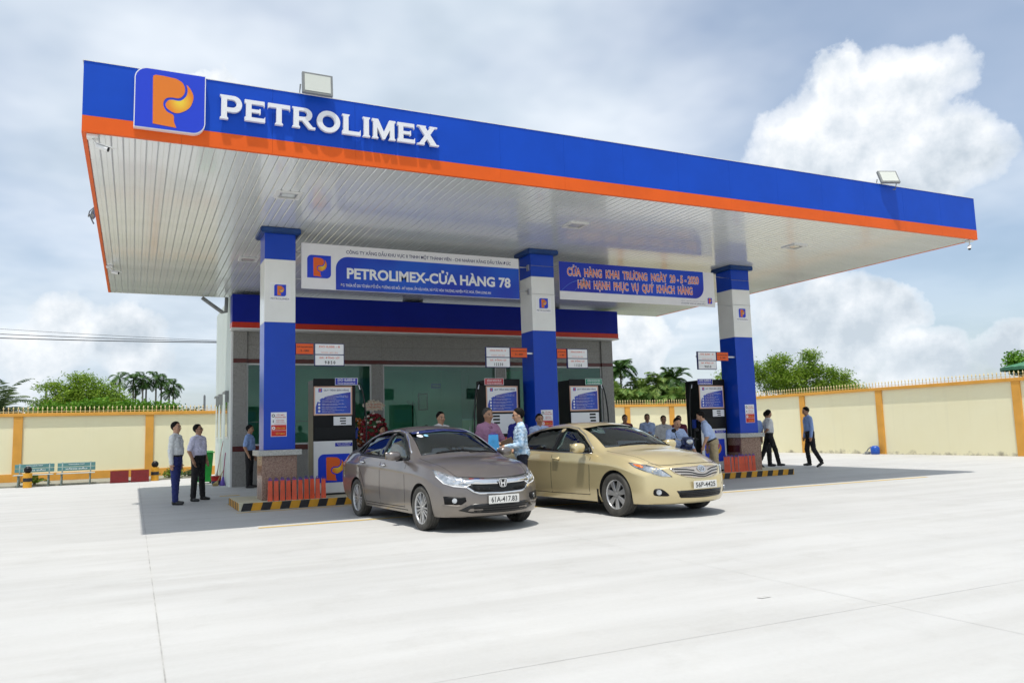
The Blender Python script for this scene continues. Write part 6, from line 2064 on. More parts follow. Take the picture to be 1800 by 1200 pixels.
NV = lambda v: np.asarray(v, float) / np.linalg.norm(v)


def person(label, pos, face, H=1.68, shirt=None, trousers=None, skin=None, hair=None, long=False, belly=1.0, fat=1.0, tuck=True, lean=0.0,
           legs=((0.03, 0, -1), (-0.03, 0, -1)), shins=None, arms=None, head=(0.0, 0.0), glasses=False, cap=None, base=0.0, group=None, collar=True, smile=False, vx=0.0105, balding=False):
    """facing +y locally; arms/legs given as direction vectors for (right, left): upper then lower segment"""
    k = H / 1.7
    t = thing('person', label, 'person', pos, math.atan2(face[1], face[0]) - math.pi / 2, group or 'people at the filling station')
    shins = shins or legs
    arms = arms or (((0.16, 0.02, -1), (0.08, 0.16, -1)), ((-0.16, 0.02, -1), (-0.08, 0.16, -1)))
    hip = np.array([0, 0, 0.93])
    cl, sl = math.cos(lean), math.sin(lean)

    def T(p):                            # torso frame: lean forward about the hips
        q = np.asarray(p, float) - hip
        return hip + np.array([q[0], q[1] * cl + q[2] * sl, -q[1] * sl + q[2] * cl])

    def TD(v):
        v = NV(v)
        return np.array([v[0], v[1] * cl + v[2] * sl, -v[1] * sl + v[2] * cl])
    prims = []                           # (kind, args, class, blend)
    A = lambda kind, cls, kk, *a: prims.append((kind, a, cls, kk))
    # legs
    feet = []
    for s, th, sh in ((1, legs[0], shins[0]), (-1, legs[1], shins[1])):
        h0 = np.array([s * 0.085, 0.0, 0.90])
        kn = h0 + NV(th) * 0.43
        an = kn + NV(sh) * 0.40
        A('c', 2, 0.03, h0, kn, 0.092 * fat, 0.068)
        A('c', 2, 0.02, kn, an - NV(sh) * 0.02, 0.068, 0.060)
        fwd = NV((0.12 * s, 1, 0)) if sh[2] < -0.5 else NV((0.0, 0.9, -0.3))
        if sh[1] < -0.25: fwd = NV((0.05 * s, 0.8, -0.55))
        heel = an + np.array([0, -0.03, -0.045]); toe = an + fwd * 0.155 + np.array([0, 0, -0.052])
        A('c', 3, 0.01, an + NV(sh) * -0.01, heel, 0.040, 0.036); A('c', 3, 0.015, heel, (heel + toe) / 2, 0.036, 0.040); A('c', 3, 0.015, (heel + toe) / 2, toe, 0.040, 0.030)
        feet.append(min(heel[2] - 0.036, toe[2] - 0.03))
    zoff = -min(feet)
    # trunk
    A('e', 2, 0.03, T((0, -0.005, 0.935)), (0.158 * fat, 0.118 * fat, 0.115))
    for s in (1, -1):
        A('c', 1, 0.04, T((s * 0.082, 0.0, 1.29)), T((s * 0.070, 0.005, 1.04)), 0.112, 0.108 * (0.5 + 0.5 * fat))
        A('c', 1, 0.04, T((s * 0.150, -0.012, 1.375)), T((s * 0.03, -0.015, 1.405)), 0.062, 0.066)
    A('e', 1, 0.05, T((0, 0.022, 1.09)), (0.150 * fat, 0.118 * belly, 0.15))
    if not tuck:
        A('e', 1, 0.04, T((0, 0, 0.95)), (0.172 * fat, 0.132 * belly, 0.12))
    # arms
    for s, (ua, fa) in ((1, arms[0]), (-1, arms[1])):
        s0 = T((s * 0.178, -0.012, 1.372))
        el = s0 + TD(ua) * 0.285
        wr = el + TD(fa) * 0.245
        sl_ = 1 if True else 0
        if long:
            A('c', 1, 0.02, s0, el, 0.062, 0.052); A('c', 1, 0.02, el, wr, 0.052, 0.040)
        else:
            mid = s0 + (el - s0) * 0.78
            A('c', 1, 0.02, s0, mid, 0.064, 0.064); A('c', 0, 0.006, mid, el, 0.046, 0.043); A('c', 0, 0.015, el, wr, 0.043, 0.029)
        fdir = TD(fa)
        side = np.cross(fdir, np.array([0, 0, 1.0])); side = side / (np.linalg.norm(side) + 1e-9)
        if np.linalg.norm(np.cross(fdir, [0, 0, 1.0])) < 0.3: side = np.array([0, 1.0, 0])
        palm = wr + fdir * 0.05
        A('c', 0, 0.012, wr, palm, 0.028, 0.034); A('c', 0, 0.012, palm - side * 0.014, palm + side * 0.014, 0.026, 0.026)
        for q, ln in ((-1.5, 0.060), (-0.5, 0.072), (0.5, 0.068), (1.5, 0.055)):
            b0 = palm + side * q * 0.017 + fdir * 0.022
            b1 = b0 + fdir * ln * 0.6; cv = np.array([0, 0, -0.2]) if abs(fdir[2]) < 0.7 else np.array([-0.3 * s, 0.1, 0])
            b2 = b1 + NV(fdir + cv * 1.6) * ln * 0.5
            A('c', 0, 0.004, b0, b1, 0.0095, 0.009); A('c', 0, 0.004, b1, b2, 0.009, 0.0075)
        th0 = wr + fdir * 0.022 + side * 0.022
        A('c', 0, 0.006, th0, th0 + NV(fdir + side * 0.9) * 0.055, 0.0115, 0.0095)
    # neck and head
    cy, sy = math.cos(head[0]), math.sin(head[0]); cp, sp = math.cos(head[1]), math.sin(head[1])
    nb = np.array([0, 0.005, 1.47])
    top = T(nb)
    hl = lean * 0.45

    def Hd(p):                           # head frame: yaw, pitch, then half of the torso's lean
        x, y, z = p[0], p[1], p[2] - 1.47
        y, z = y * cp + z * sp, -y * sp + z * cp
        x, y = x * cy + y * sy, -x * sy + y * cy
        y, z = y * math.cos(hl) + z * math.sin(hl), -y * math.sin(hl) + z * math.cos(hl)
        return top + np.array([x, y, z])
    Mx = np.array([Hd((1, 0, 1.47)) - top, Hd((0, 1, 1.47)) - top, Hd((0, 0, 2.47)) - top]).T
    A('c', 0, 0.02, T((0, -0.012, 1.385)), Hd((0, -0.008, 1.53)), 0.058, 0.052)
    A('h', 0, 0.02, Hd((0, -0.004, 1.605)), (0.075, 0.092, 0.098))
    A('h', 0, 0.03, Hd((0, 0.020, 1.540)), (0.058, 0.066, 0.072))
    A('c', 0, 0.012, Hd((0, 0.084, 1.588)), Hd((0, 0.104, 1.556)), 0.009, 0.013)
    A('c', 0, 0.010, Hd((-0.012, 0.094, 1.549)), Hd((0.012, 0.094, 1.549)), 0.008, 0.008)
    A('c', 0, 0.016, Hd((-0.038, 0.078, 1.605)), Hd((0.038, 0.078, 1.605)), 0.010, 0.010)
    for s in (1, -1):
        A('h', 0, 0.006, Hd((s * 0.077, -0.004, 1.572)), (0.011, 0.022, 0.032))
        A('h', 0, 0.02, Hd((s * 0.040, 0.058, 1.560)), (0.024, 0.022, 0.026))
    if cap is None:
        A('H', 4, 0.004, Hd((0, -0.012, 1.622)), (0.086, 0.104, 0.100))
    else:
        A('H', 5, 0.004, Hd((0, -0.006, 1.628)), (0.090, 0.106, 0.092)); A('h', 5, 0.004, Hd((0, 0.115, 1.636)), (0.070, 0.065, 0.012))
    if collar:
        for s in (1, -1):
            A('c', 1, 0.004, T((s * 0.030, 0.062, 1.398)), T((s * 0.066, 0.002, 1.432)), 0.013, 0.014); A('c', 1, 0.004, T((s * 0.066, 0.002, 1.432)), T((s * 0.02, -0.062, 1.448)), 0.014, 0.014)
            A('c', 1, 0.004, T((s * 0.012, 0.085, 1.372)), T((s * 0.042, 0.068, 1.392)), 0.012, 0.013)
    # bounds
    ends = []
    for kind, a, cls, kk in prims:
        if kind == 'c': ends += [(a[0], max(a[2], a[3])), (a[1], max(a[2], a[3]))]
        else: ends.append((a[0], max(a[1])))
    lo = np.min([e[0] - e[1] for e in ends], 0) - 0.03; hi = np.max([e[0] + e[1] for e in ends], 0) + 0.03
    n = np.ceil((hi - lo) / vx).astype(int) + 1
    ax = [lo[i] + vx * np.arange(n[i]) for i in range(3)]
    D = np.full(n, 0.2, np.float32)
    hx_ = Hd((0, 0, 1.60))

    def dist(P, kind, a):
        if kind == 'c': return d_cone(P, a[0], a[1], a[2], a[3])
        if kind == 'e': return d_ell(P, a[0], a[1])
        d = d_ell(P, a[0], a[1], Mx)
        if kind == 'H':                  # hair or cap: cut away before the face and below the nape
            q = (P - hx_) @ Mx
            fr = np.maximum(q[..., 1] - 0.048 - (0.0 if not balding else -0.03), 0)
            cutp = (q[..., 1] * 0.80 - (q[..., 2] - (0.040 if not balding else 0.085)) * 0.60) - 0.026
            nape = (-0.075 - q[..., 2]) * 0.9
            d = np.maximum(d, np.maximum(cutp, nape) + 0.006 * np.sin(q[..., 0] * 160) * np.cos(q[..., 1] * 140))
        return d
    for kind, a, cls, kk in prims:
        if kind == 'c':
            rr = max(a[2], a[3]); b0 = np.minimum(a[0], a[1]) - rr; b1 = np.maximum(a[0], a[1]) + rr
        else:
            b0 = a[0] - max(a[1]); b1 = a[0] + max(a[1])
        i0 = np.clip(((b0 - 0.045 - lo) / vx).astype(int), 0, n - 1); i1 = np.clip(((b1 + 0.045 - lo) / vx).astype(int) + 2, 1, n)
        g = np.stack(np.meshgrid(ax[0][i0[0]:i1[0]], ax[1][i0[1]:i1[1]], ax[2][i0[2]:i1[2]], indexing='ij'), -1)
        sub = D[i0[0]:i1[0], i0[1]:i1[1], i0[2]:i1[2]]
        sub[...] = smin(sub, dist(g, kind, a).astype(np.float32), kk)
    V, F = surface_nets(D, lo, vx)
    FC = V[F].mean(1)
    best = np.full(len(FC), 9.0); cls_ = np.zeros(len(FC), int)
    bias = {1: -0.004, 4: -0.004, 5: -0.006, 3: -0.006, 2: -0.002, 0: 0.0}
    for kind, a, cls, kk in prims:
        d = dist(FC, kind, a) + bias.get(cls, 0)
        m = d < best
        best[m] = d[m]; cls_[m] = cls
    # waistband and belt follow the torso frame
    q = FC - hip
    zt = q[:, 1] * sl + q[:, 2] * cl
    trunk = (cls_ == 1) | (cls_ == 2)
    near = np.abs(FC[:, 0]) < 0.20
    if tuck:
        lim = 0.085
        up_ = trunk & near & (zt > lim) & (cls_ == 2) & (zt < 0.3); cls_[up_] = 1
        armc = np.ones(len(FC))
        dn = trunk & (zt <= lim) & (cls_ == 1)
        # only the trunk, not a sleeve hanging past the waist
        tr = np.minimum.reduce([d_ell(FC, T((0, 0.0, 0.98)), (0.19, 0.16, 0.2))])
        cls_[dn & (tr < 0.01) & (np.abs(FC[:, 0]) < 0.175)] = 2
        cls_[((cls_ == 2) & (zt > lim - 0.036) & (zt <= lim + 0.002) & (tr < 0.02))] = 5 if cap is None else 2
    hq = (FC - hx_) @ Mx
    skinf = cls_ == 0
    for s in (1, -1):
        cls_[skinf & (np.hypot((hq[:, 0] - s * 0.031) / 1.4, hq[:, 2] + 0.014) < 0.0085) & (hq[:, 1] > 0.04)] = 6
        cls_[skinf & (np.hypot((hq[:, 0] - s * 0.034) / 2.6, hq[:, 2] - 0.010) < 0.0065) & (hq[:, 1] > 0.04)] = 6
    cls_[skinf & (np.hypot(hq[:, 0] / 2.4, hq[:, 2] + 0.077) < 0.0095) & (hq[:, 1] > 0.05)] = 7
    # cloth folds: ridges of a few millimetres, stronger where sleeves and trouser legs bend
    vn = np.zeros_like(V)
    e1 = V[F[:, 1]] - V[F[:, 0]]; e2 = V[F[:, 3]] - V[F[:, 0]]
    fn = np.cross(e1, e2); fn /= (np.linalg.norm(fn, axis=1)[:, None] + 1e-12)
    cw = np.zeros(len(V)); isc = ((cls_ == 1) | (cls_ == 2)).astype(float)
    for c_ in range(4):
        np.add.at(vn, F[:, c_], fn); np.add.at(cw, F[:, c_], isc * 0.25)
    vn /= (np.linalg.norm(vn, axis=1)[:, None] + 1e-12)
    rg = np.random.default_rng(abs(hash(label)) % 9999 if False else len(label) * 37)
    fold = np.zeros(len(V))
    for q_ in range(9):
        kv = rg.normal(size=3) * np.array([0.8, 0.8, 1.25]); kv = kv / np.linalg.norm(kv) * 2 * math.pi / rg.uniform(0.07, 0.17)
        fold += np.abs(np.sin(V @ kv + rg.uniform(0, 6.28) + 1.3 * np.sin(V @ (kv[[1, 2, 0]] * 0.4)))) - 0.63
    V = V + vn * (fold * 0.0032 * np.minimum(cw, 1.0))[:, None]
    V = (V + np.array([0, 0, zoff])) * k + np.array([0, 0, base])
    me = bpy.data.meshes.new('body')
    me.vertices.add(len(V)); me.vertices.foreach_set('co', V.astype(np.float32).ravel())
    me.loops.add(len(F) * 4); me.loops.foreach_set('vertex_index', F.astype(np.int32).ravel())
    me.polygons.add(len(F)); me.polygons.foreach_set('loop_start', np.arange(0, len(F) * 4, 4, dtype=np.int32)); me.polygons.foreach_set('loop_total', np.full(len(F), 4, np.int32))
    me.polygons.foreach_set('material_index', cls_.astype(np.int32)); me.polygons.foreach_set('use_smooth', np.ones(len(F), bool))
    me.update(calc_edges=True); me.validate()
    for m in (skin or SKINM, shirt, trousers, SHOEB, hair or HAIRB, cap or BELT, EYED, LIPS): me.materials.append(m)
    o = bpy.data.objects.new('body', me); COL.objects.link(o); o.parent = t

    def W(p): return Vector(tuple((np.asarray(p) + np.array([0, 0, zoff])) * k + np.array([0, 0, base])))
    if glasses:
        mb = MB()
        for s in (1, -1):
            c = [W(Hd((s * 0.033 + 0.024 * math.cos(a), 0.094, 1.588 + 0.017 * math.sin(a)))) for a in np.linspace(0, 2 * math.pi, 13)]
            mb.tube(c, 0.0028, 4)
            mb.tube([W(Hd((s * 0.057, 0.092, 1.592))), W(Hd((s * 0.078, 0.0, 1.595)))], 0.0028, 4)
        mb.tube([W(Hd((-0.010, 0.100, 1.592))), W(Hd((0.010, 0.100, 1.592)))], 0.0028, 4)
        g = mb.build('glasses', EYED); g.parent = t
    info = {'wrist': []}
    for s, (ua, fa) in ((1, arms[0]), (-1, arms[1])):
        s0 = T((s * 0.178, -0.012, 1.372)); el = s0 + TD(ua) * 0.285; wr = el + TD(fa) * 0.245
        info['wrist'].append((W(wr), Vector(tuple(TD(fa)))))
    info['Hd'] = lambda p: W(Hd(p)); info['T'] = lambda p: W(T(p))
    return t, info


RIGHT, LEFT, TOCAM = (0.90, -0.43), (-0.90, 0.43), (-0.43, -0.90)
W_GREY = cloth('pale grey check shirt', (0.76, 0.78, 0.77))
W_LAV = cloth('lavender shirt', (0.72, 0.71, 0.88))
W_BLUE = cloth('sky blue shirt', (0.26, 0.38, 0.68))
W_LBLUE = cloth('light blue shirt', (0.46, 0.57, 0.82))
W_WHITE = cloth('white shirt', (0.76, 0.76, 0.76))
W_PURP = striped_cloth('mauve check shirt', (0.30, 0.10, 0.20), (0.50, 0.30, 0.42), 60)
W_DENIM = mat('mottled denim shirt', (0.24, 0.44, 0.66), 0.85, color2=(0.74, 0.83, 0.90), vscale=11, bump=0.8, bscale=14)
W_MAROON = cloth('maroon shirt', (0.16, 0.02, 0.045))
W_UNI = cloth('royal blue uniform', (0.015, 0.02, 0.22))
T_NAVY = cloth('navy trousers', (0.02, 0.03, 0.15))
T_BLACK = cloth('black trousers', (0.012, 0.011, 0.012))
T_KHAKI = cloth('khaki trousers', (0.44, 0.35, 0.21))
T_DKNAVY = cloth('dark jeans', (0.012, 0.014, 0.03))
PK = lambda s: ((s * 0.30, -0.12, -1), (s * -0.12, 0.42, -1))          # hand in pocket
stand = ((0.06, 0.02, -1), (-0.06, -0.02, -1))

person('man in pale long sleeved shirt and navy trousers watching from the canopy edge', (1.45, 5.90, 0), RIGHT, 1.72, W_GREY, T_NAVY, long=True, belly=1.1, legs=((0.03, 0.06, -1), (-0.03, -0.06, -1)),
       arms=(((0.12, -0.05, -1), (0.02, 0.10, -1)), ((-0.14, -0.02, -1), (-0.02, 0.12, -1))), head=(0.15, -0.1))
person('man in lavender short sleeved shirt and black trousers with hands in pockets', (1.95, 6.70, 0), (0.75, -0.66), 1.68, W_LAV, T_BLACK, skin=SKIND, belly=1.2, fat=1.12, legs=((0.16, 0.05, -1), (-0.14, -0.03, -1)), arms=(PK(1), PK(-1)), head=(-0.25, -0.18), glasses=True)
person('man in sky blue short sleeved shirt beside the granite shop corner', (3.52, 10.45, 0), RIGHT, 1.69, W_BLUE, T_BLACK, skin=SKIND, legs=stand, arms=(PK(1), ((-0.2, 0.1, -1), (-0.05, 0.2, -1))))
person('man in white shirt half hidden behind the first pillar from the left', (4.06, 10.62, 0), (-0.9, 0.1), 1.66, W_WHITE, T_BLACK)
person('smiling man seen over the roof of the taupe car', (6.50, 3.40, 0), (0.35, -0.94), 1.76, W_WHITE, T_BLACK, head=(0.1, 0.0))
person('grey haired man in mauve check shirt between the two cars', (6.28, 0.42, 0), (0.30, -0.95), 1.73, W_PURP, T_BLACK, skin=SKIND, hair=HAIRG, tuck=False, fat=0.94, belly=0.95,
       arms=(((0.18, -0.05, -1), (0.1, 0.2, -1)), ((-0.30, 0.35, -0.9), (-0.1, 0.75, -0.55))), head=(0.1, 0.0))
dn, inf = person('man in mottled denim shirt and glasses holding a blue bag between the cars', (6.62, -0.22, 0), (-0.93, 0.36), 1.70, W_DENIM, T_DKNAVY, long=True, tuck=False, lean=0.06,
                 arms=(((0.10, 0.20, -1), (-0.10, 1.0, 0.10)), ((-0.12, 0.12, -1), (0.20, 1.0, -0.05))), head=(-0.05, 0.05), glasses=True)
person('attendant in royal blue uniform and red cap behind the man in denim', (7.80, 2.30, 0), (0.2, -0.97), 1.73, W_UNI, T_DKNAVY, cap=mat('red cap cloth', (0.55, 0.02, 0.02), 0.8), head=(0.3, 0.15))
person('man squinting just above the roof of the gold car', (8.42, 2.55, 0), (-0.2, -0.98), 1.66, W_LBLUE, T_BLACK, skin=SKIND, head=(0.0, 0.0))
person('man in maroon shirt standing far back near the cream wall', (14.35, 8.2, 0), (-0.35, -0.93), 1.71, W_MAROON, T_BLACK, skin=SKIND)
cross = (((0.25, 0.30, -1), (-1.0, 0.55, 0.10)), ((-0.25, 0.30, -1), (1.0, 0.62, 0.0)))
person('man in light blue shirt with folded arms far back near the cream wall', (15.15, 8.15, 0), (-0.45, -0.89), 1.72, W_LBLUE, T_BLACK, skin=SKIND, long=True, arms=cross)
person('man in white shirt standing behind the motorcyclist', (14.0, 5.75, 0), (-0.4, -0.92), 1.62, W_WHITE, T_BLACK, skin=SKIND)
person('man in maroon shirt standing behind the motorcyclist', (14.95, 6.3, 0), (-0.45, -0.9), 1.62, W_MAROON, T_BLACK, skin=SKIND)
person('motorcyclist in light blue shirt bending over the handlebar', (11.80, 2.45, 0), (-0.15, -0.99), 1.68, W_LBLUE, T_BLACK, long=True, balding=True, lean=0.38, base=0.16, legs=((0.30, 1.0, -0.35), (-0.30, 1.0, -0.35)), shins=((0.05, -0.1, -1), (-0.05, -0.1, -1)),
       arms=(((0.35, 0.75, -0.65), (-0.05, 0.85, -0.25)), ((-0.35, 0.75, -0.65), (0.05, 0.85, -0.25))), head=(0.0, 0.25))
person('attendant in pale blue shirt and khaki trousers leaning to fill the motorbike', (12.62, 2.02, 0), (-0.80, 0.60), 1.70, W_LBLUE, T_KHAKI, skin=SKINM, lean=0.42, legs=((0.05, 0.10, -1), (-0.05, -0.05, -1)), shins=((0.03, -0.12, -1), (-0.03, -0.05, -1)),
       arms=(((0.10, 0.25, -1), (-0.1, 0.45, -0.9)), ((-0.15, 0.35, -0.95), (0.0, 0.75, -0.7))), head=(0.0, 0.1))
stride = ((0.03, 0.34, -1), (-0.03, -0.30, -1))
stride_s = ((0.03, 0.20, -1), (-0.03, -0.50, -1))
back = (((0.22, -0.42, -0.9), (-0.75, -0.28, -0.6)), ((-0.22, -0.42, -0.9), (0.75, -0.28, -0.6)))
person('man in white short sleeved shirt strolling with hands behind his back', (18.05, 5.98, 0), (0.93, -0.36), 1.70, W_WHITE, T_BLACK, skin=SKIND, legs=stride, shins=stride_s, arms=back, lean=0.03, head=(-0.2, 0.1))
person('man in light blue shirt walking behind the man with hands behind his back', (18.75, 6.75, 0), (0.6, -0.8), 1.70, W_LBLUE, T_BLACK, skin=SKIND, legs=stand)
person('man in blue shirt mostly hidden behind the pillar on the right', (17.62, 6.1, 0), (0.2, 0.97), 1.68, W_BLUE, T_BLACK, skin=SKIND)
person('man in blue long sleeved shirt walking left alone by the right wall', (18.95, 5.22, 0), LEFT, 1.74, W_BLUE, T_BLACK, skin=SKIND, long=True, lean=0.10, legs=((0.04, 0.18, -1), (-0.04, -0.10, -1)), shins=((0.02, -0.12, -1), (-0.02, -0.55, -1)),
       arms=(((0.12, 0.10, -1), (0.0, 0.35, -1)), ((-0.12, 0.05, -1), (0.0, 0.25, -1))), head=(0.0, 0.12))
person('black haired man far back near the shop door behind the taupe car', (8.25, 9.3, 0), (0.2, -0.97), 1.55, W_WHITE, T_BLACK)
person('black haired man far back near the flower stand behind the taupe car', (6.85, 9.0, 0), (0.3, -0.95), 1.56, W_MAROON, T_BLACK)

# things held by the man in denim: blue gift bag and brown folder
def held(o, pt):                          # world position of a point in a person's frame
    return o.matrix_basis @ pt if False else Matrix.Translation(o.location) @ Matrix.Rotation(o.rotation_euler.z, 4, 'Z') @ pt


w0, d0 = inf['wrist'][0]; w1, d1 = inf['wrist'][1]
gp = held(dn, (w0 + w1) / 2 + Vector((0, 0.20, 0.12)))
t = thing('gift_bag', 'blue paper gift bag held by the man in denim', 'bag', (gp.x, gp.y, gp.z - 0.20), -0.4)
bag_mesh(t, (gp.x, gp.y, gp.z - 0.2), 0.20, 0.09, 0.28, 0.0, mat('sky blue bag paper', (0.05, 0.30, 0.62), 0.4, vary=0.2, vscale=9))
fp = held(dn, w1 + Vector((0.06, -0.02, 0.04)))
mb = MB(); mb.obox(fp, Vector((0.09, -0.035, 0.04)), Vector((0.004, 0.010, 0)), Vector((-0.03, 0.0, 0.085)))
tag(mb.build('folder', mat('brown leather folder', (0.11, 0.06, 0.03), 0.5, vary=0.2), bevel=0.004, loc=tuple(fp)), 'brown leather folder under the arm of the man in denim', 'folder')
# ------------------------------------------------------------------ motorbike being filled
def motorbike(label, pos, face):
    t = thing('motorbike', label, 'motorbike', pos, math.atan2(face[1], face[0]) - math.pi / 2)
    K = lambda nm, mb, m, bv=0.0, par=None: _kid(nm, mb, m, bv, par or t)

    def _kid(nm, mb, m, bv, par):
        o = mb.build(nm, m, None, bevel=bv, seg=2); o.parent = par; return o
    NAVYP = mat('dark blue motorbike plastic', (0.012, 0.02, 0.09), 0.2, coat=0.6)
    for yy in (0.62, -0.62):
        mb = MB(); mb.lathe([(0.22, -0.03), (0.27, -0.045), (0.295, -0.02), (0.30, 0.0), (0.295, 0.02), (0.27, 0.045), (0.22, 0.03)], (0, yy, 0.30), 28, axis='X'); w = K('wheel', mb, TYRE)
        mb = MB()
        for q in range(8):
            a = q * math.pi / 4
            mb.tube([(0, yy, 0.30), (0, yy + 0.23 * math.cos(a), 0.30 + 0.23 * math.sin(a))], 0.010, 5)
        mb.cyl((-0.05, yy, 0.30), (0.05, yy, 0.30), 0.045); K('spokes', mb, ALLOY, 0, w)
    mb = MB(); mb.tube([(0.075, 0.62, 0.30), (0.075, 0.45, 0.82)], 0.022); mb.tube([(-0.075, 0.62, 0.30), (-0.075, 0.45, 0.82)], 0.022); K('fork', mb, STEEL)
    mb = MB(); mb.tube([(-0.34, 0.30, 1.03), (-0.20, 0.36, 1.05), (-0.05, 0.42, 0.98), (0.05, 0.42, 0.98), (0.20, 0.36, 1.05), (0.34, 0.30, 1.03)], 0.014); hb = K('handlebar', mb, STEEL)
    for s in (-1, 1):
        mb = MB(); mb.tube([(s * 0.24, 0.35, 1.05), (s * 0.36, 0.29, 1.03)], 0.02); K('grip', mb, BLACK, 0, hb)
        mb = MB(); mb.tube([(s * 0.20, 0.37, 1.06), (s * 0.26, 0.38, 1.20)], 0.007, 6); mb.ball((s * 0.28, 0.38, 1.24), 0.065, 0.018, 0.045); K('mirror', mb, BLACK, 0, hb)
    mb = MB(); mb.obox((0, 0.46, 0.98), (0.13, 0, 0), (0, 0.09, 0.02), (0, -0.03, 0.10)); K('cowl', mb, NAVYP, 0.04)
    mb = MB(); mb.ball((0, 0.555, 0.985), 0.085, 0.03, 0.065); K('headlamp', mb, LAMPR)
    mb = MB(); mb.obox((0, 0.30, 0.66), (0.15, 0, 0), (0, 0.05, 0), (0, 0.10, 0.26)); mb.obox((0, 0.03, 0.36), (0.13, 0, 0), (0, 0.26, 0), (0, 0, 0.05)); K('leg_shield', mb, NAVYP, 0.03)
    mb = MB(); mb.obox((0, -0.42, 0.62), (0.13, 0, 0), (0, 0.34, -0.04), (0, 0, 0.12)); K('side_panel', mb, NAVYP, 0.05)
    mb = MB(); mb.obox((0, -0.34, 0.785), (0.13, 0, 0), (0, 0.36, 0), (0, 0, 0.045)); K('seat', mb, BLACK, 0.035)
    mb = MB(); mb.ball((0, -0.80, 0.70), 0.10, 0.03, 0.04); K('tail_lamp', mb, TAILRED)
    mb = MB(); mb.tube([(0.13, -0.1, 0.28), (0.15, -0.9, 0.36)], [0.02, 0.045], 10); K('exhaust', mb, STEEL)
    mb = MB(); mb.obox((0, -0.05, 0.30), (0.11, 0, 0), (0, 0.17, 0), (0, 0, 0.12)); K('engine', mb, GREY, 0.02)
    return t


motorbike('dark blue motorbike under the man in light blue beside the gold car', (11.80, 2.28, 0.0), (-0.15, -0.99))

# ------------------------------------------------------------------ yard furniture on the left
BENCHM = mat('blue green bench paint', (0.10, 0.24, 0.24), 0.55, vary=0.12, vscale=5)


def bench(label, x0, x1, y, skew=0.0):
    t = thing('park_bench', label, 'bench', ((x0 + x1) / 2, y, 0), group='blue green benches by the wall')
    for k in range(2):
        mb = MB(); mb.box(x0, x1, y + 0.30 + k * 0.02, y + 0.325 + k * 0.02, 0.46 + k * 0.135, 0.585 + k * 0.135); mb.build('back_board', BENCHM, t, bevel=0.004)
    mb = MB(); wall_text(mb, 'NGÂN HÀNG TMCP', x0 + 0.32, x0 + 0.78, 0.655, 0.69, y + 0.312, 0.02); wall_text(mb, 'XĂNG DẦU', x0 + 0.22, x0 + 0.86, 0.50, 0.56, y + 0.292, 0.03)
    mb.build('lettering', PRINTW, t)
    for k in range(3):
        mb = MB(); mb.box(x0, x1, y - 0.10 + k * 0.125, y + 0.01 + k * 0.125, 0.37, 0.395); mb.build('seat_board', mat('pale grey seat paint', (0.42, 0.47, 0.45), 0.5), t, bevel=0.004)
    for lx in (x0 + 0.14, x1 - 0.14):
        mb = MB(); mb.tube([(lx, y - 0.07, 0.0), (lx, y - 0.05, 0.36), (lx, y + 0.22, 0.36)], 0.022, 6); mb.tube([(lx, y + 0.34, 0.0), (lx, y + 0.28, 0.36), (lx, y + 0.345, 0.74)], 0.022, 6)
        mb.build('leg', mat('grey green steel', (0.22, 0.28, 0.26), 0.5), t)


bench('left of the two blue green benches before the cream wall', -2.80, -1.69, 17.35)
bench('right of the two blue green benches, next to the red crates', -1.60, -0.50, 17.35)


def bollard(label, x, y, h=0.46):
    t = thing('bollard', label, 'bollard', (x, y, 0), group='yellow bollards with black ball tops')
    mb = MB(); mb.lathe([(0.125, 0.0), (0.125, h)], (x, y, 0), 20); mb.cyl((x, y, h - 0.001), (x, y, h), 0.125, n=20); mb.build('post', YSTR, t)
    mb = MB(); mb.lathe([(0.1265, h * 0.42), (0.128, h * 0.43), (0.128, h * 0.66), (0.1265, h * 0.67)], (x, y, 0), 20); mb.build('band', KSTR, t)
    mb = MB(); mb.ball((x, y, h + 0.10), 0.115, n=16); mb.build('ball', BLACKM, t)


bollard('yellow bollard with black ball top in front of the left bench', -2.36, 16.95)
bollard('yellow bollard with black ball top beside the red crates', 1.32, 17.62)

REDC = mat('dark red crate plastic', (0.20, 0.012, 0.014), 0.45, vary=0.15, vscale=6)
for i, (xa, lab) in enumerate(((-0.04, 'left of two dark red slatted crates by the cream wall'), (0.58, 'right of two dark red slatted crates, next to the bollard'))):
    t = thing('crate', lab, 'crate', (xa, 17.2, 0), group='red crates by the wall')
    xb = xa + 0.55
    for (a, b, c, d) in ((xa, xa + 0.03, 17.2, 17.55), (xb - 0.03, xb, 17.2, 17.55)):
        mb = MB(); mb.box(a, b, c, d, 0, 0.40); mb.build('side', REDC, t, bevel=0.004)
    mb = MB(); mb.box(xa + 0.031, xb - 0.031, 17.215, 17.535, 0.0, 0.03); mb.build('base', REDC, t)
    for k in range(7):
        for yy in (17.2, 17.53):
            mb = MB(); mb.box(xa + 0.031, xb - 0.031, yy, yy + 0.02, 0.032 + k * 0.0525, 0.032 + k * 0.0525 + 0.046); mb.build('slat', REDC, t)

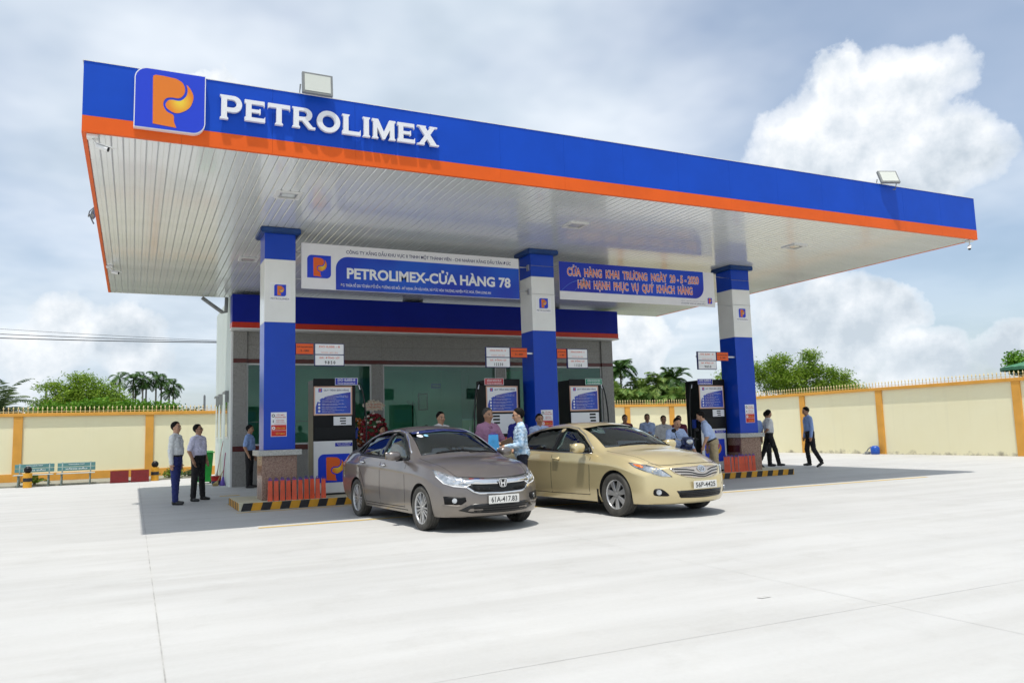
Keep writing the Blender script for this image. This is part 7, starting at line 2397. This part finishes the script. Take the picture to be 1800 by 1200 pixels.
# wheelie bin, mop bucket and brooms by the shop's side wall
t = thing('wheelie_bin', 'tall green plastic bin standing at the left side of the shop', 'bin', (2.58, 13.9, 0))
GRN = mat('green bin plastic', (0.012, 0.26, 0.035), 0.4, vary=0.1)
mb = MB()
b0, b1 = [(2.36, 13.68), (2.80, 13.68), (2.80, 14.12), (2.36, 14.12)], [(2.29, 13.60), (2.86, 13.60), (2.86, 14.2), (2.29, 14.2)]
mb.add([(x, y, 0.06) for x, y in b0] + [(x, y, 0.93) for x, y in b1], [(0, 3, 2, 1), (4, 5, 6, 7), (0, 1, 5, 4), (1, 2, 6, 5), (2, 3, 7, 6), (3, 0, 4, 7)]); mb.build('tub', GRN, t, bevel=0.015, seg=2)
mb = MB(); mb.box(2.26, 2.89, 13.56, 14.26, 0.932, 0.975); mb.obox((2.575, 13.9, 0.99), (0.28, 0, 0), (0, 0.31, 0), (0, 0, 0.012)); mb.build('lid', GRN, t, bevel=0.012)
for x in (2.34, 2.82):
    mb = MB(); mb.cyl((x - 0.025, 14.14, 0.08), (x + 0.025, 14.14, 0.08), 0.08); mb.build('wheel', BLACK, t)
t = thing('mop_bucket', 'red and blue mop bucket on the ground by the shop wall', 'bucket', (2.88, 12.9, 0))
mb = MB(); mb.lathe([(0.001, 0.01), (0.11, 0.01), (0.135, 0.12)], (2.88, 12.9, 0), 20); mb.build('base', mat('bucket blue', (0.03, 0.05, 0.12), 0.5), t)
mb = MB(); mb.lathe([(0.135, 0.12), (0.155, 0.26), (0.165, 0.265), (0.145, 0.25), (0.13, 0.13)], (2.88, 12.9, 0), 20); mb.build('rim', mat('bucket red', (0.5, 0.02, 0.015), 0.4), t)


def broom(label, foot, top, hc, bc):
    f, p = Vector(foot), Vector(top)
    t = thing('broom', label, 'broom', foot, group='brooms and mops by the shop wall')
    mb = MB(); mb.tube([f + (p - f) * 0.25, p], 0.012, 8); mb.build('handle', hc, t)
    mb = MB(); mb.cyl(f, f + (p - f) * 0.27, 0.09, 0.02, 14); mb.build('bristles', bc, t)


PURPLE = mat('purple broom fibre', (0.16, 0.10, 0.45), 0.8)
broom('mop with red and white handle leaning in the bucket', (2.86, 12.9, 0.05), (3.05, 12.75, 1.30), mat('red white handle', (0.5, 0.05, 0.06), 0.4, color2=(0.7, 0.66, 0.66), vscale=4), mat('mop strings', (0.5, 0.48, 0.42), 0.9))
broom('purple broom leaning on the white shop wall', (3.0, 12.3, 0.0), (3.07, 12.25, 0.95), mat('magenta handle', (0.40, 0.03, 0.14), 0.4), PURPLE)
broom('straw broom lying against the foot of the shop wall', (2.80, 12.2, 0.02), (3.07, 12.6, 0.45), mat('bamboo handle', (0.40, 0.27, 0.10), 0.6), mat('straw', (0.45, 0.33, 0.14), 0.9))

t = thing('pump_sprayer', 'small blue sprayer left at the foot of the right wall', 'sprayer', (27.2, 9.85, 0))
mb = MB(); mb.lathe([(0.001, 0.0), (0.15, 0.0), (0.17, 0.05), (0.17, 0.26), (0.10, 0.33), (0.04, 0.34), (0.001, 0.34)], (27.15, 9.80, 0), 20); mb.build('tank', mat('blue plastic', (0.01, 0.08, 0.42), 0.35), t)
mb = MB(); mb.tube([(27.1, 9.95, 0.30), (27.08, 10.08, 0.2), (27.05, 10.18, 0.02), (27.0, 10.28, 0.03)], 0.02, 6); mb.build('hose', GREY, t)
mb = MB(); mb.box(27.02, 27.2, 10.05, 10.22, 0, 0.10); mb.build('foot', GREY, t, bevel=0.02)

# ------------------------------------------------------------------ congratulation flower stands before the shop
PETR = mat('dark red petals', (0.20, 0.008, 0.015), 0.7, vary=0.35, vscale=30)
PETW = mat('cream petals', (0.66, 0.58, 0.48), 0.7)
LEAFD = mat('florist leaf', (0.03, 0.10, 0.03), 0.6, vary=0.3)


def blossoms(c, rx, ry, rz, n, size, seed):
    r = random.Random(seed)
    mb = MB()
    for k in range(n):
        th = r.random() * 2 * math.pi; ph = math.acos(1 - 2 * r.random())
        d = Vector((math.sin(ph) * math.cos(th), math.sin(ph) * math.sin(th), math.cos(ph)))
        p = Vector((c[0] + d.x * rx, c[1] + d.y * ry, c[2] + d.z * rz)) * 1.0
        s = size * r.uniform(0.7, 1.25)
        mb.ball(p, s, s, s * 0.8, 7)
    return mb


def flower_stand(label, x, y, zc, r, pm, board, seed):
    t = thing('flower_stand', label, 'flowers', (x, y, 0), group='flower stands before the shop')
    mb = MB()
    for a in (0, 2.1, 4.2): mb.tube([(x, y, zc - r * 0.5), (x + 0.28 * math.cos(a), y + 0.28 * math.sin(a), 0.0)], 0.014, 6)
    mb.build('tripod', GREY, t)
    mb = MB(); mb.ball((x, y, zc), r * 0.86, r * 0.5, r * 1.05, 14); mb.build('foam', LEAFD, t)
    o = blossoms((x, y, zc), r * 0.9, r * 0.55, r * 1.1, 210, r * 0.15, seed).build('red_blossoms', pm, t); o['kind'] = 'stuff'
    o = blossoms((x, y, zc), r * 0.96, r * 0.62, r * 1.15, 26, r * 0.11, seed + 1).build('cream_blossoms', PETW, t); o['kind'] = 'stuff'
    if board:
        mb = MB(); V, T = region([circle(x, zc + r * 1.72, 0.30, 24, 0.135)]); vs, fs = slab2d(V, T, lambda u, v: (u, y - 0.02, v), (0, -0.02, 0)); mb.add(vs, fs); mb.build('oval_board', mat('congratulation board', (0.62, 0.45, 0.30), 0.6, color2=(0.66, 0.62, 0.50), vscale=18), t)
        mb = MB(); wall_text(mb, 'CHÚC MỪNG', x - 0.21, x + 0.21, zc + r * 1.72 + 0.015, zc + r * 1.72 + 0.065, y - 0.042, 0.01); wall_text(mb, 'KHAI TRƯƠNG', x - 0.20, x + 0.20, zc + r * 1.72 - 0.065, zc + r * 1.72 - 0.02, y - 0.042, 0.01); mb.build('lettering', PRINTR, t)
        o = blossoms((x, y, zc + r * 1.72), 0.33, 0.03, 0.16, 60, 0.035, seed + 2).build('board_trim', PETW, t); o['kind'] = 'stuff'


flower_stand('round red flower stand with oval greeting board before the shop', 6.97, 10.25, 1.50, 0.40, PETR, True, 5)
flower_stand('orange and green flower stand half hidden behind the left dispenser', 6.55, 10.72, 1.45, 0.34, mat('orange petals', (0.42, 0.12, 0.02), 0.7, vary=0.4, vscale=25), False, 9)

# ------------------------------------------------------------------ plants
def leaf_mat(name, c1, c2, trans=0.35):
    if name in MATS: return MATS[name]
    m = bpy.data.materials.new(name); m.use_nodes = True
    N, L = m.node_tree.nodes, m.node_tree.links
    N.remove(N['Principled BSDF'])
    out = N['Material Output']
    geo = N.new('ShaderNodeNewGeometry')
    tc = N.new('ShaderNodeTexCoord'); n = N.new('ShaderNodeTexNoise'); n.inputs['Scale'].default_value = 0.9; n.inputs['Detail'].default_value = 3
    L.new(tc.outputs['Object'], n.inputs['Vector'])
    ad = N.new('ShaderNodeMath'); ad.operation = 'MULTIPLY_ADD'; ad.inputs[1].default_value = 0.55; L.new(geo.outputs['Random Per Island'], ad.inputs[0])
    sb = N.new('ShaderNodeMath'); sb.operation = 'MULTIPLY_ADD'; sb.inputs[1].default_value = 1.3; sb.inputs[2].default_value = -0.42; L.new(n.outputs[0], sb.inputs[0]); L.new(sb.outputs[0], ad.inputs[2])
    r = N.new('ShaderNodeValToRGB'); r.color_ramp.elements[0].position = 0.15; r.color_ramp.elements[1].position = 0.85
    r.color_ramp.elements[0].color = (*c1, 1); r.color_ramp.elements[1].color = (*c2, 1); L.new(ad.outputs[0], r.inputs[0])
    df = N.new('ShaderNodeBsdfPrincipled'); df.inputs['Roughness'].default_value = 0.55; df.inputs['Specular IOR Level'].default_value = 0.25
    tr = N.new('ShaderNodeBsdfTranslucent'); L.new(r.outputs[0], df.inputs['Base Color']); L.new(r.outputs[0], tr.inputs[0])
    mx = N.new('ShaderNodeMixShader'); mx.inputs[0].default_value = trans
    L.new(df.outputs[0], mx.inputs[1]); L.new(tr.outputs[0], mx.inputs[2]); L.new(mx.outputs[0], out.inputs['Surface'])
    MATS[name] = m
    return m


BARK = mat('grey brown bark', (0.12, 0.095, 0.07), 0.9, vary=0.3, vscale=8)
PALMBARK = mat('pale palm trunk', (0.24, 0.21, 0.17), 0.85, vary=0.25, vscale=10)
L_BUSH = leaf_mat('bush leaf', (0.06, 0.17, 0.014), (0.19, 0.38, 0.035))
L_BAMB = leaf_mat('bamboo leaf', (0.12, 0.23, 0.018), (0.32, 0.45, 0.055))
L_PALM = leaf_mat('areca leaf', (0.015, 0.055, 0.012), (0.09, 0.18, 0.04), 0.25)
L_PALM2 = leaf_mat('yellow green palm leaf', (0.05, 0.15, 0.02), (0.32, 0.42, 0.11), 0.3)  # paler, yellower green than the areca leaf
L_COCO = leaf_mat('dusty coconut leaf', (0.03, 0.075, 0.025), (0.17, 0.22, 0.10), 0.3)


def leaves(P, size, aspect, droop, rng):
    """kite-shaped leaves at points P"""
    n = len(P)
    a = rng.normal(size=(n, 3)); a[:, 2] = a[:, 2] * 0.6 - droop
    a /= np.linalg.norm(a, axis=1)[:, None]
    b = rng.normal(size=(n, 3)); b -= (b * a).sum(1)[:, None] * a; b /= np.linalg.norm(b, axis=1)[:, None]
    s = size * rng.uniform(0.6, 1.3, n)[:, None]
    v = np.stack([P, P + a * s * 0.5 + b * s * aspect, P + a * s, P + a * s * 0.5 - b * s * aspect], 1).reshape(-1, 3)
    f = np.arange(n * 4).reshape(-1, 4)
    return v, f


def mesh_np(name, v, f, m, parent):
    me = bpy.data.meshes.new(name)
    off = np.array(root_of(parent).location)
    v = v - off
    me.vertices.add(len(v)); me.vertices.foreach_set('co', v.astype(np.float32).ravel())
    me.loops.add(f.size); me.loops.foreach_set('vertex_index', f.astype(np.int32).ravel())
    k = f.shape[1]
    me.polygons.add(len(f)); me.polygons.foreach_set('loop_start', np.arange(0, f.size, k, dtype=np.int32)); me.polygons.foreach_set('loop_total', np.full(len(f), k, np.int32))
    me.update(calc_edges=True)
    me.materials.append(m)
    o = bpy.data.objects.new(name, me); COL.objects.link(o); o.parent = parent
    return o


def leafy(name, label, base, clumps, m, size=0.16, per=900, seed=1, droop=0.15, aspect=0.28, cat='tree', group=None, branches=True):
    """tree or bush: trunk with limbs to each clump; crown of separate leaves, denser near clump surfaces"""
    rng = np.random.default_rng(seed)
    t = thing(name, label, cat, base, group=group)
    B = Vector(base)
    mb = MB()
    for (c, r) in clumps:
        c = Vector(c)
        mid = B.lerp(c, 0.5) + Vector((rng.normal() * 0.2, rng.normal() * 0.2, 0.25))
        mb.tube([B, mid, c, c + Vector((rng.normal() * 0.3, rng.normal() * 0.3, r[2] * 0.7))], [0.07, 0.05, 0.03, 0.008], 6)
    mb.build('trunk', BARK, t)
    Ps = []
    for (c, r) in clumps:
        n = int(3.4 * per * (r[0] * r[1] + r[0] * r[2] + r[1] * r[2]) / 3)
        k = max(12, n // 26)                      # twigs: leaves gather in small sprays, leaving gaps
        d = rng.normal(size=(k, 3)); d /= np.linalg.norm(d, axis=1)[:, None]
        rad = rng.uniform(0.45, 1.08, k)[:, None]
        ctr = np.array(c) + d * np.array(r) * rad
        sp = rng.normal(size=(k, 26, 3)) * np.array([0.17, 0.17, 0.11]) * (size / 0.16)
        Ps.append((ctr[:, None, :] + sp).reshape(-1, 3))
    v, f = leaves(np.concatenate(Ps), size, aspect, droop, rng)
    mesh_np('crown', v, f, m, t)
    return t


def frond(rng, base, az, elev, L_, m_, leaf_len, droop, n=22, width=0.035, vee=0.35):
    """one pinnate palm frond: arching rachis and two rows of leaflets"""
    V, F = [], []
    d = np.array([math.cos(az) * math.cos(elev), math.sin(az) * math.cos(elev), math.sin(elev)])
    p = np.array(base, float)
    pts = [p.copy()]
    for k in range(n):
        p = p + d * L_ / n
        d = d + np.array([0, 0, -droop / n * (0.6 + 1.2 * k / n)]); d /= np.linalg.norm(d)
        pts.append(p.copy())
    pts = np.array(pts)
    side = np.array([-math.sin(az), math.cos(az), 0])
    for k in range(2, n + 1):
        t = k / n
        tang = pts[k] - pts[k - 1]; tang /= np.linalg.norm(tang)
        up_ = np.cross(side, tang)
        ll = leaf_len * (math.sin(math.pi * min(1, t * 0.9 + 0.12)) * 0.9 + 0.15) * rng.uniform(0.85, 1.1)
        for s in (-1, 1):
            ld = side * s * 0.85 + tang * 0.55 + up_ * vee * -0.1 + np.array([0, 0, -0.35 * rng.uniform(0.6, 1.3)])
            ld /= np.linalg.norm(ld)
            w_ = tang * width
            o = len(V)
            V += [pts[k] - w_ * 0.5, pts[k] + ld * ll * 0.5 - w_ * 0.8, pts[k] + ld * ll, pts[k] + ld * ll * 0.5 + w_ * 0.8]
            F.append((o, o + 1, o + 2, o + 3))
    for k in range(n):                             # rachis ribbon
        o = len(V); w_ = side * 0.018
        V += [pts[k] - w_, pts[k + 1] - w_ * 0.8, pts[k + 1] + w_ * 0.8, pts[k] + w_]; F.append((o, o + 1, o + 2, o + 3))
    return V, F


def palm(label, base, top_z, L_, m, nf=11, leaf=0.5, droop=1.3, seed=1, tr=0.06, group=None, lean=(0, 0), crownshaft=True, width=0.035):
    rng = np.random.default_rng(seed)
    t = thing('palm_tree', label, 'palm', base, group=group)
    b = Vector(base)
    tp = Vector((b.x + lean[0], b.y + lean[1], top_z))
    mb = MB(); mb.tube([b, b.lerp(tp, 0.5) + Vector((lean[0] * 0.1, 0, 0)), tp], [tr * 1.25, tr, tr * 0.85], 8); mb.build('trunk', PALMBARK, t)
    if crownshaft:
        mb = MB(); mb.tube([tp, tp + Vector((0, 0, 0.45))], [tr * 1.05, tr * 0.7], 8); mb.build('crownshaft', mat('green crownshaft', (0.08, 0.14, 0.04), 0.5), t)
        tp = tp + Vector((0, 0, 0.4))
    V, F = [], []
    for k in range(nf):
        az = 2 * math.pi * k / nf + rng.uniform(-0.25, 0.25)
        el = rng.uniform(0.25, 1.25) if k % 3 else rng.uniform(-0.25, 0.4)
        v, f = frond(rng, tp, az, el, L_ * rng.uniform(0.85, 1.1), m, leaf, droop * rng.uniform(0.8, 1.25), width=width)
        o = len(V); V += v; F += [tuple(i + o for i in q) for q in f]
    mesh_np('crown', np.array(V), np.array(F), m, t)
    return t


# areca palms far off to the left: one tree modelled per place, each with its own crown
nth = ['first', 'second', 'third', 'fourth', 'fifth', 'sixth', 'seventh', 'eighth', 'ninth']
for k, (x, y, z, s) in enumerate(((-0.44, 56.7, 6.35, 1.0), (0.53, 56.3, 6.25, 1.0), (0.70, 56.9, 5.6, 0.95), (1.20, 55.9, 6.3, 1.05), (1.45, 56.4, 5.9, 0.95), (2.14, 55.5, 6.3, 1.05), (2.52, 55.4, 5.95, 0.95), (3.38, 55.0, 5.7, 1.0), (3.10, 55.4, 5.15, 0.95))):
    palm('slim areca palm on the skyline behind the left wall, %s from the left' % nth[k], (x, y, -0.05), z - 0.4, 1.15 * s, L_PALM, 11, 0.40, 2.4, 20 + k, 0.07, 'areca palms on the left skyline', width=0.045)
palm('dusty coconut palm with ragged fronds at the far left edge', (-5.3, 34.0, -0.05), 3.0, 2.5, L_COCO, 34, 0.75, 1.3, 41, 0.14, lean=(-0.35, 0), crownshaft=False, width=0.06)
palm('low coconut palm crown behind the wall beside the utility pole', (-3.9, 41.5, -0.05), 3.2, 1.2, L_COCO, 9, 0.6, 1.4, 42, 0.10, crownshaft=False)
leafy('bamboo_clump', 'feathery yellow green bamboo clump behind the left wall', (-1.9, 38.6, -0.05), [((-2.0, 38.6, 4.1), (1.1, 0.9, 0.95)), ((-0.8, 38.3, 3.8), (0.9, 0.8, 0.9)), ((-2.9, 38.9, 3.6), (0.9, 0.8, 0.8)), ((-3.6, 39.0, 4.55), (0.65, 0.5, 0.20)), ((-2.2, 38.8, 5.0), (0.55, 0.4, 0.30)), ((-0.3, 38.0, 3.2), (0.9, 0.8, 0.8)), ((-3.9, 39.0, 3.2), (0.7, 0.6, 0.7))],
      L_BAMB, 0.19, 1500, 3, 0.25, 0.14)
for k, (cl, lab) in enumerate(((((-3.3, 36.5, 2.9), (1.0, 0.8, 0.65)), 'rounded green bush just above the left wall below the bamboo'), (((-1.3, 36.0, 3.0), (1.1, 0.8, 0.75)), 'dense green bush above the left wall left of the areca palms'),
                               (((0.5, 35.7, 2.95), (1.1, 0.8, 0.65)), 'dense green bush above the left wall below the areca palms'), (((2.1, 35.6, 2.85), (1.0, 0.8, 0.6)), 'dense green bush above the left wall near the shop'), (((3.6, 35.8, 2.6), (0.7, 0.6, 0.45)), 'small pale bush above the left wall beside the shop side'))):
    c, r = cl
    leafy('green_bush', lab, (c[0], c[1], -0.05), [(c, r), ((c[0] - 0.5, c[1], c[2] - 0.9), (r[0], r[1], 0.8)), ((c[0] + 0.5, c[1], c[2] - 1.0), (r[0], r[1], 0.8))], L_BUSH if k < 4 else L_COCO, 0.15, 1700, 50 + k, 0.1, 0.30, 'bush', 'bushes behind the left wall')
leafy('green_bush', 'dark low scrub behind the wall below the utility pole', (-5.2, 33.5, -0.05), [((-5.6, 33.5, 2.3), (0.9, 0.7, 0.6)), ((-4.4, 33.6, 2.35), (0.8, 0.7, 0.5)), ((-6.8, 33.2, 2.2), (0.9, 0.7, 0.5))], L_BUSH, 0.15, 1300, 61, 0.1, 0.3, 'bush', 'bushes behind the left wall')
# palms and bamboo beyond the right walls
for k, (x, y, z, s) in enumerate(((25.3, 26.4, 4.35, 1.35), (26.0, 25.9, 4.85, 1.35), (27.0, 25.3, 3.65, 1.4), (25.0, 25.0, 3.3, 1.5), (26.3, 24.6, 3.0, 1.6), (27.9, 24.7, 3.95, 1.35), (28.5, 24.3, 4.15, 1.35), (29.2, 23.9, 3.35, 1.4), (28.0, 23.6, 2.9, 1.5))):
    palm('areca palm behind the wall right of the shop, %s of nine from left' % nth[sorted(range(9), key=lambda q: (25.3, 26.0, 27.0, 25.0, 26.3, 27.9, 28.5, 29.2, 28.0)[q]).index(k)], (x, y, -0.05), z - 0.55, s, L_PALM2 if k not in (1, 6) else L_PALM, 20, 0.5, 2.1, 70 + k, 0.06, 'palms behind the wall right of the shop', width=0.06)
leafy('green_bush', 'dark undergrowth between the palms behind the wall right of the shop', (27.0, 25.8, -0.05), [((25.0, 26.6, 2.5), (0.9, 0.6, 0.8)), ((26.3, 26.1, 2.7), (0.9, 0.6, 0.8)), ((27.6, 25.6, 2.6), (0.9, 0.6, 0.8)), ((28.9, 25.0, 2.5), (0.9, 0.6, 0.8)), ((30.0, 24.4, 2.3), (0.9, 0.6, 0.7)), ((25.6, 26.2, 3.3), (0.7, 0.5, 0.5)), ((27.0, 25.6, 3.2), (0.8, 0.5, 0.5)), ((28.4, 25.0, 3.3), (0.7, 0.5, 0.5))], L_PALM2, 0.26, 1100, 90, 0.3, 0.16, 'bush')
leafy('bamboo_clump', 'large bright bamboo thicket rising behind the right wall', (34.5, 21.0, -0.05), [((33.6, 21.8, 4.0), (0.9, 0.9, 0.9)), ((34.6, 21.3, 3.6), (1.0, 0.9, 0.9)), ((35.6, 21.0, 4.3), (0.8, 0.7, 0.6)), ((35.8, 20.9, 5.15), (0.55, 0.4, 0.30)), ((36.6, 20.6, 3.3), (1.0, 0.9, 0.7)), ((37.4, 20.2, 3.15), (0.9, 0.8, 0.6)), ((38.2, 19.8, 2.7), (0.7, 0.7, 0.5)), ((34.0, 21.6, 4.85), (0.6, 0.5, 0.35)), ((36.7, 20.4, 4.1), (0.5, 0.4, 0.3)), ((35.2, 21.0, 2.6), (1.3, 0.9, 0.8)), ((36.9, 20.3, 2.4), (1.3, 0.9, 0.7)), ((37.5, 20.1, 3.95), (0.3, 0.25, 0.25))],
      L_BAMB, 0.17, 1600, 4, 0.2, 0.15)
leafy('bamboo_clump', 'bamboo spray left of the right pillar above the cream wall', (32.2, 23.0, -0.05), [((32.2, 23.0, 3.4), (0.8, 0.7, 0.9)), ((31.4, 23.4, 3.9), (0.5, 0.4, 0.5)), ((32.8, 22.4, 4.3), (0.7, 0.6, 0.6))], L_BAMB, 0.18, 1000, 6, 0.2, 0.15)
leafy('far_tree', 'small tree behind the green roof at the far right edge', (57.5, 22.6, -0.05), [((57.3, 22.4, 5.2), (0.8, 0.7, 0.6)), ((57.6, 22.0, 4.6), (0.8, 0.7, 0.6))], L_BUSH, 0.2, 900, 8)
t = thing('green_roof', 'round green corrugated roof showing over the wall at the far right', 'roof', (57.2, 21.3, 0))
mb = MB(); n_ = 40
vs = [(57.2, 21.3, 5.25)] + [(57.2 + 2.0 * math.cos(2 * math.pi * k / n_), 21.3 + 2.0 * math.sin(2 * math.pi * k / n_), 4.72 + 0.03 * (k % 2)) for k in range(n_)]
mb.add(vs, [(0, 1 + k, 1 + (k + 1) % n_) for k in range(n_)])
vs2 = vs[1:] + [(x, y, z - 0.22) for x, y, z in vs[1:]]
mb.add(vs2, [(k, k + n_, (k + 1) % n_ + n_, (k + 1) % n_) for k in range(n_)])
mb.build('canopy', mat('green roof sheet', (0.06, 0.20, 0.11), 0.5, vary=0.15), t)
mb = MB(); mb.cyl((57.2, 21.3, 0), (57.2, 21.3, 4.9), 0.12, 0.10); mb.build('post', BARK, t)

# low plants in the bed, and utility poles with cables
def tuft(label, x, y, n, h, m, seed, wd=0.03):
    rng = np.random.default_rng(seed)
    t = thing('bed_plant', label, 'plant', (x, y, 0.05))
    V, F = [], []
    for k in range(n):
        v, f = frond(rng, (x, y, 0.06), 2 * math.pi * k / n + rng.uniform(-0.3, 0.3), rng.uniform(0.5, 1.2), h, m, h * 0.22, 1.5, 10, wd)
        o = len(V); V += v; F += [tuple(i + o for i in q) for q in f]
    mesh_np('foliage', np.array(V), np.array(F), m, t)
    mb = MB(); mb.cyl((x, y, 0.04), (x, y, 0.12), 0.05, 0.04, 8); mb.build('stem', BARK, t)


L_YG = leaf_mat('yellow green leaf', (0.07, 0.15, 0.02), (0.25, 0.32, 0.05))
tuft('young palm tuft behind the yellow bollard by the left bench', -2.25, 17.75, 9, 0.55, L_YG, 3, 0.05)
leafy('bed_plant', 'small bright green shrub in the bed beside the bollard', (1.95, 18.45, 0.05), [((1.95, 18.45, 0.18), (0.25, 0.2, 0.14))], L_YG, 0.09, 5200, 12, 0.0, 0.35, 'plant')
leafy('bed_plant', 'sparse grey green weeds in the bed behind the navy trousers', (2.5, 18.9, 0.05), [((2.5, 18.9, 0.12), (0.35, 0.25, 0.08))], L_COCO, 0.08, 2600, 13, 0.0, 0.3, 'plant')
CONC = mat('weathered concrete pole', (0.22, 0.23, 0.25), 0.8, vary=0.1)
for (x, y, h, lab) in ((-4.95, 51.3, 5.6, 'thin utility pole beside the coconut palm on the left'), (5.05, 46.6, 4.4, 'thin utility pole just left of the shop wall')):
    mb = MB(); mb.cyl((x, y, -0.06), (x, y, h), 0.11, 0.07, 10)
    mb.cyl((x, y, h - 0.02), (x, y, h + 0.06), 0.05, 0.05, 8)
    tag(mb.build('utility_pole', CONC, loc=(x, y, -0.06)), lab, 'pole', 'utility poles')
for k, (za, zb_, r_) in enumerate(((9.46, 8.23, 0.012), (9.10, 8.15, 0.022), (8.82, 8.08, 0.03))):
    P0, P1 = Vector((-7.95, 52.2, za)), Vector((5.48, 45.86, zb_))
    D_ = P1 - P0
    pts = []
    for q in range(33):
        u = -1.0 + 3.2 * q / 32
        p = P0 + D_ * u
        p.z += 0.10 * (u - 0.5) ** 2 * 1.6 - 0.04
        pts.append(p)
    mb = MB(); mb.tube(pts, r_, 5)
    tag(mb.build('power_cable', BLACK, loc=tuple(P0)), '%s of the three power cables crossing the sky at the left' % ('uppermost', 'middle', 'lowest')[k], 'cable', 'power cables')
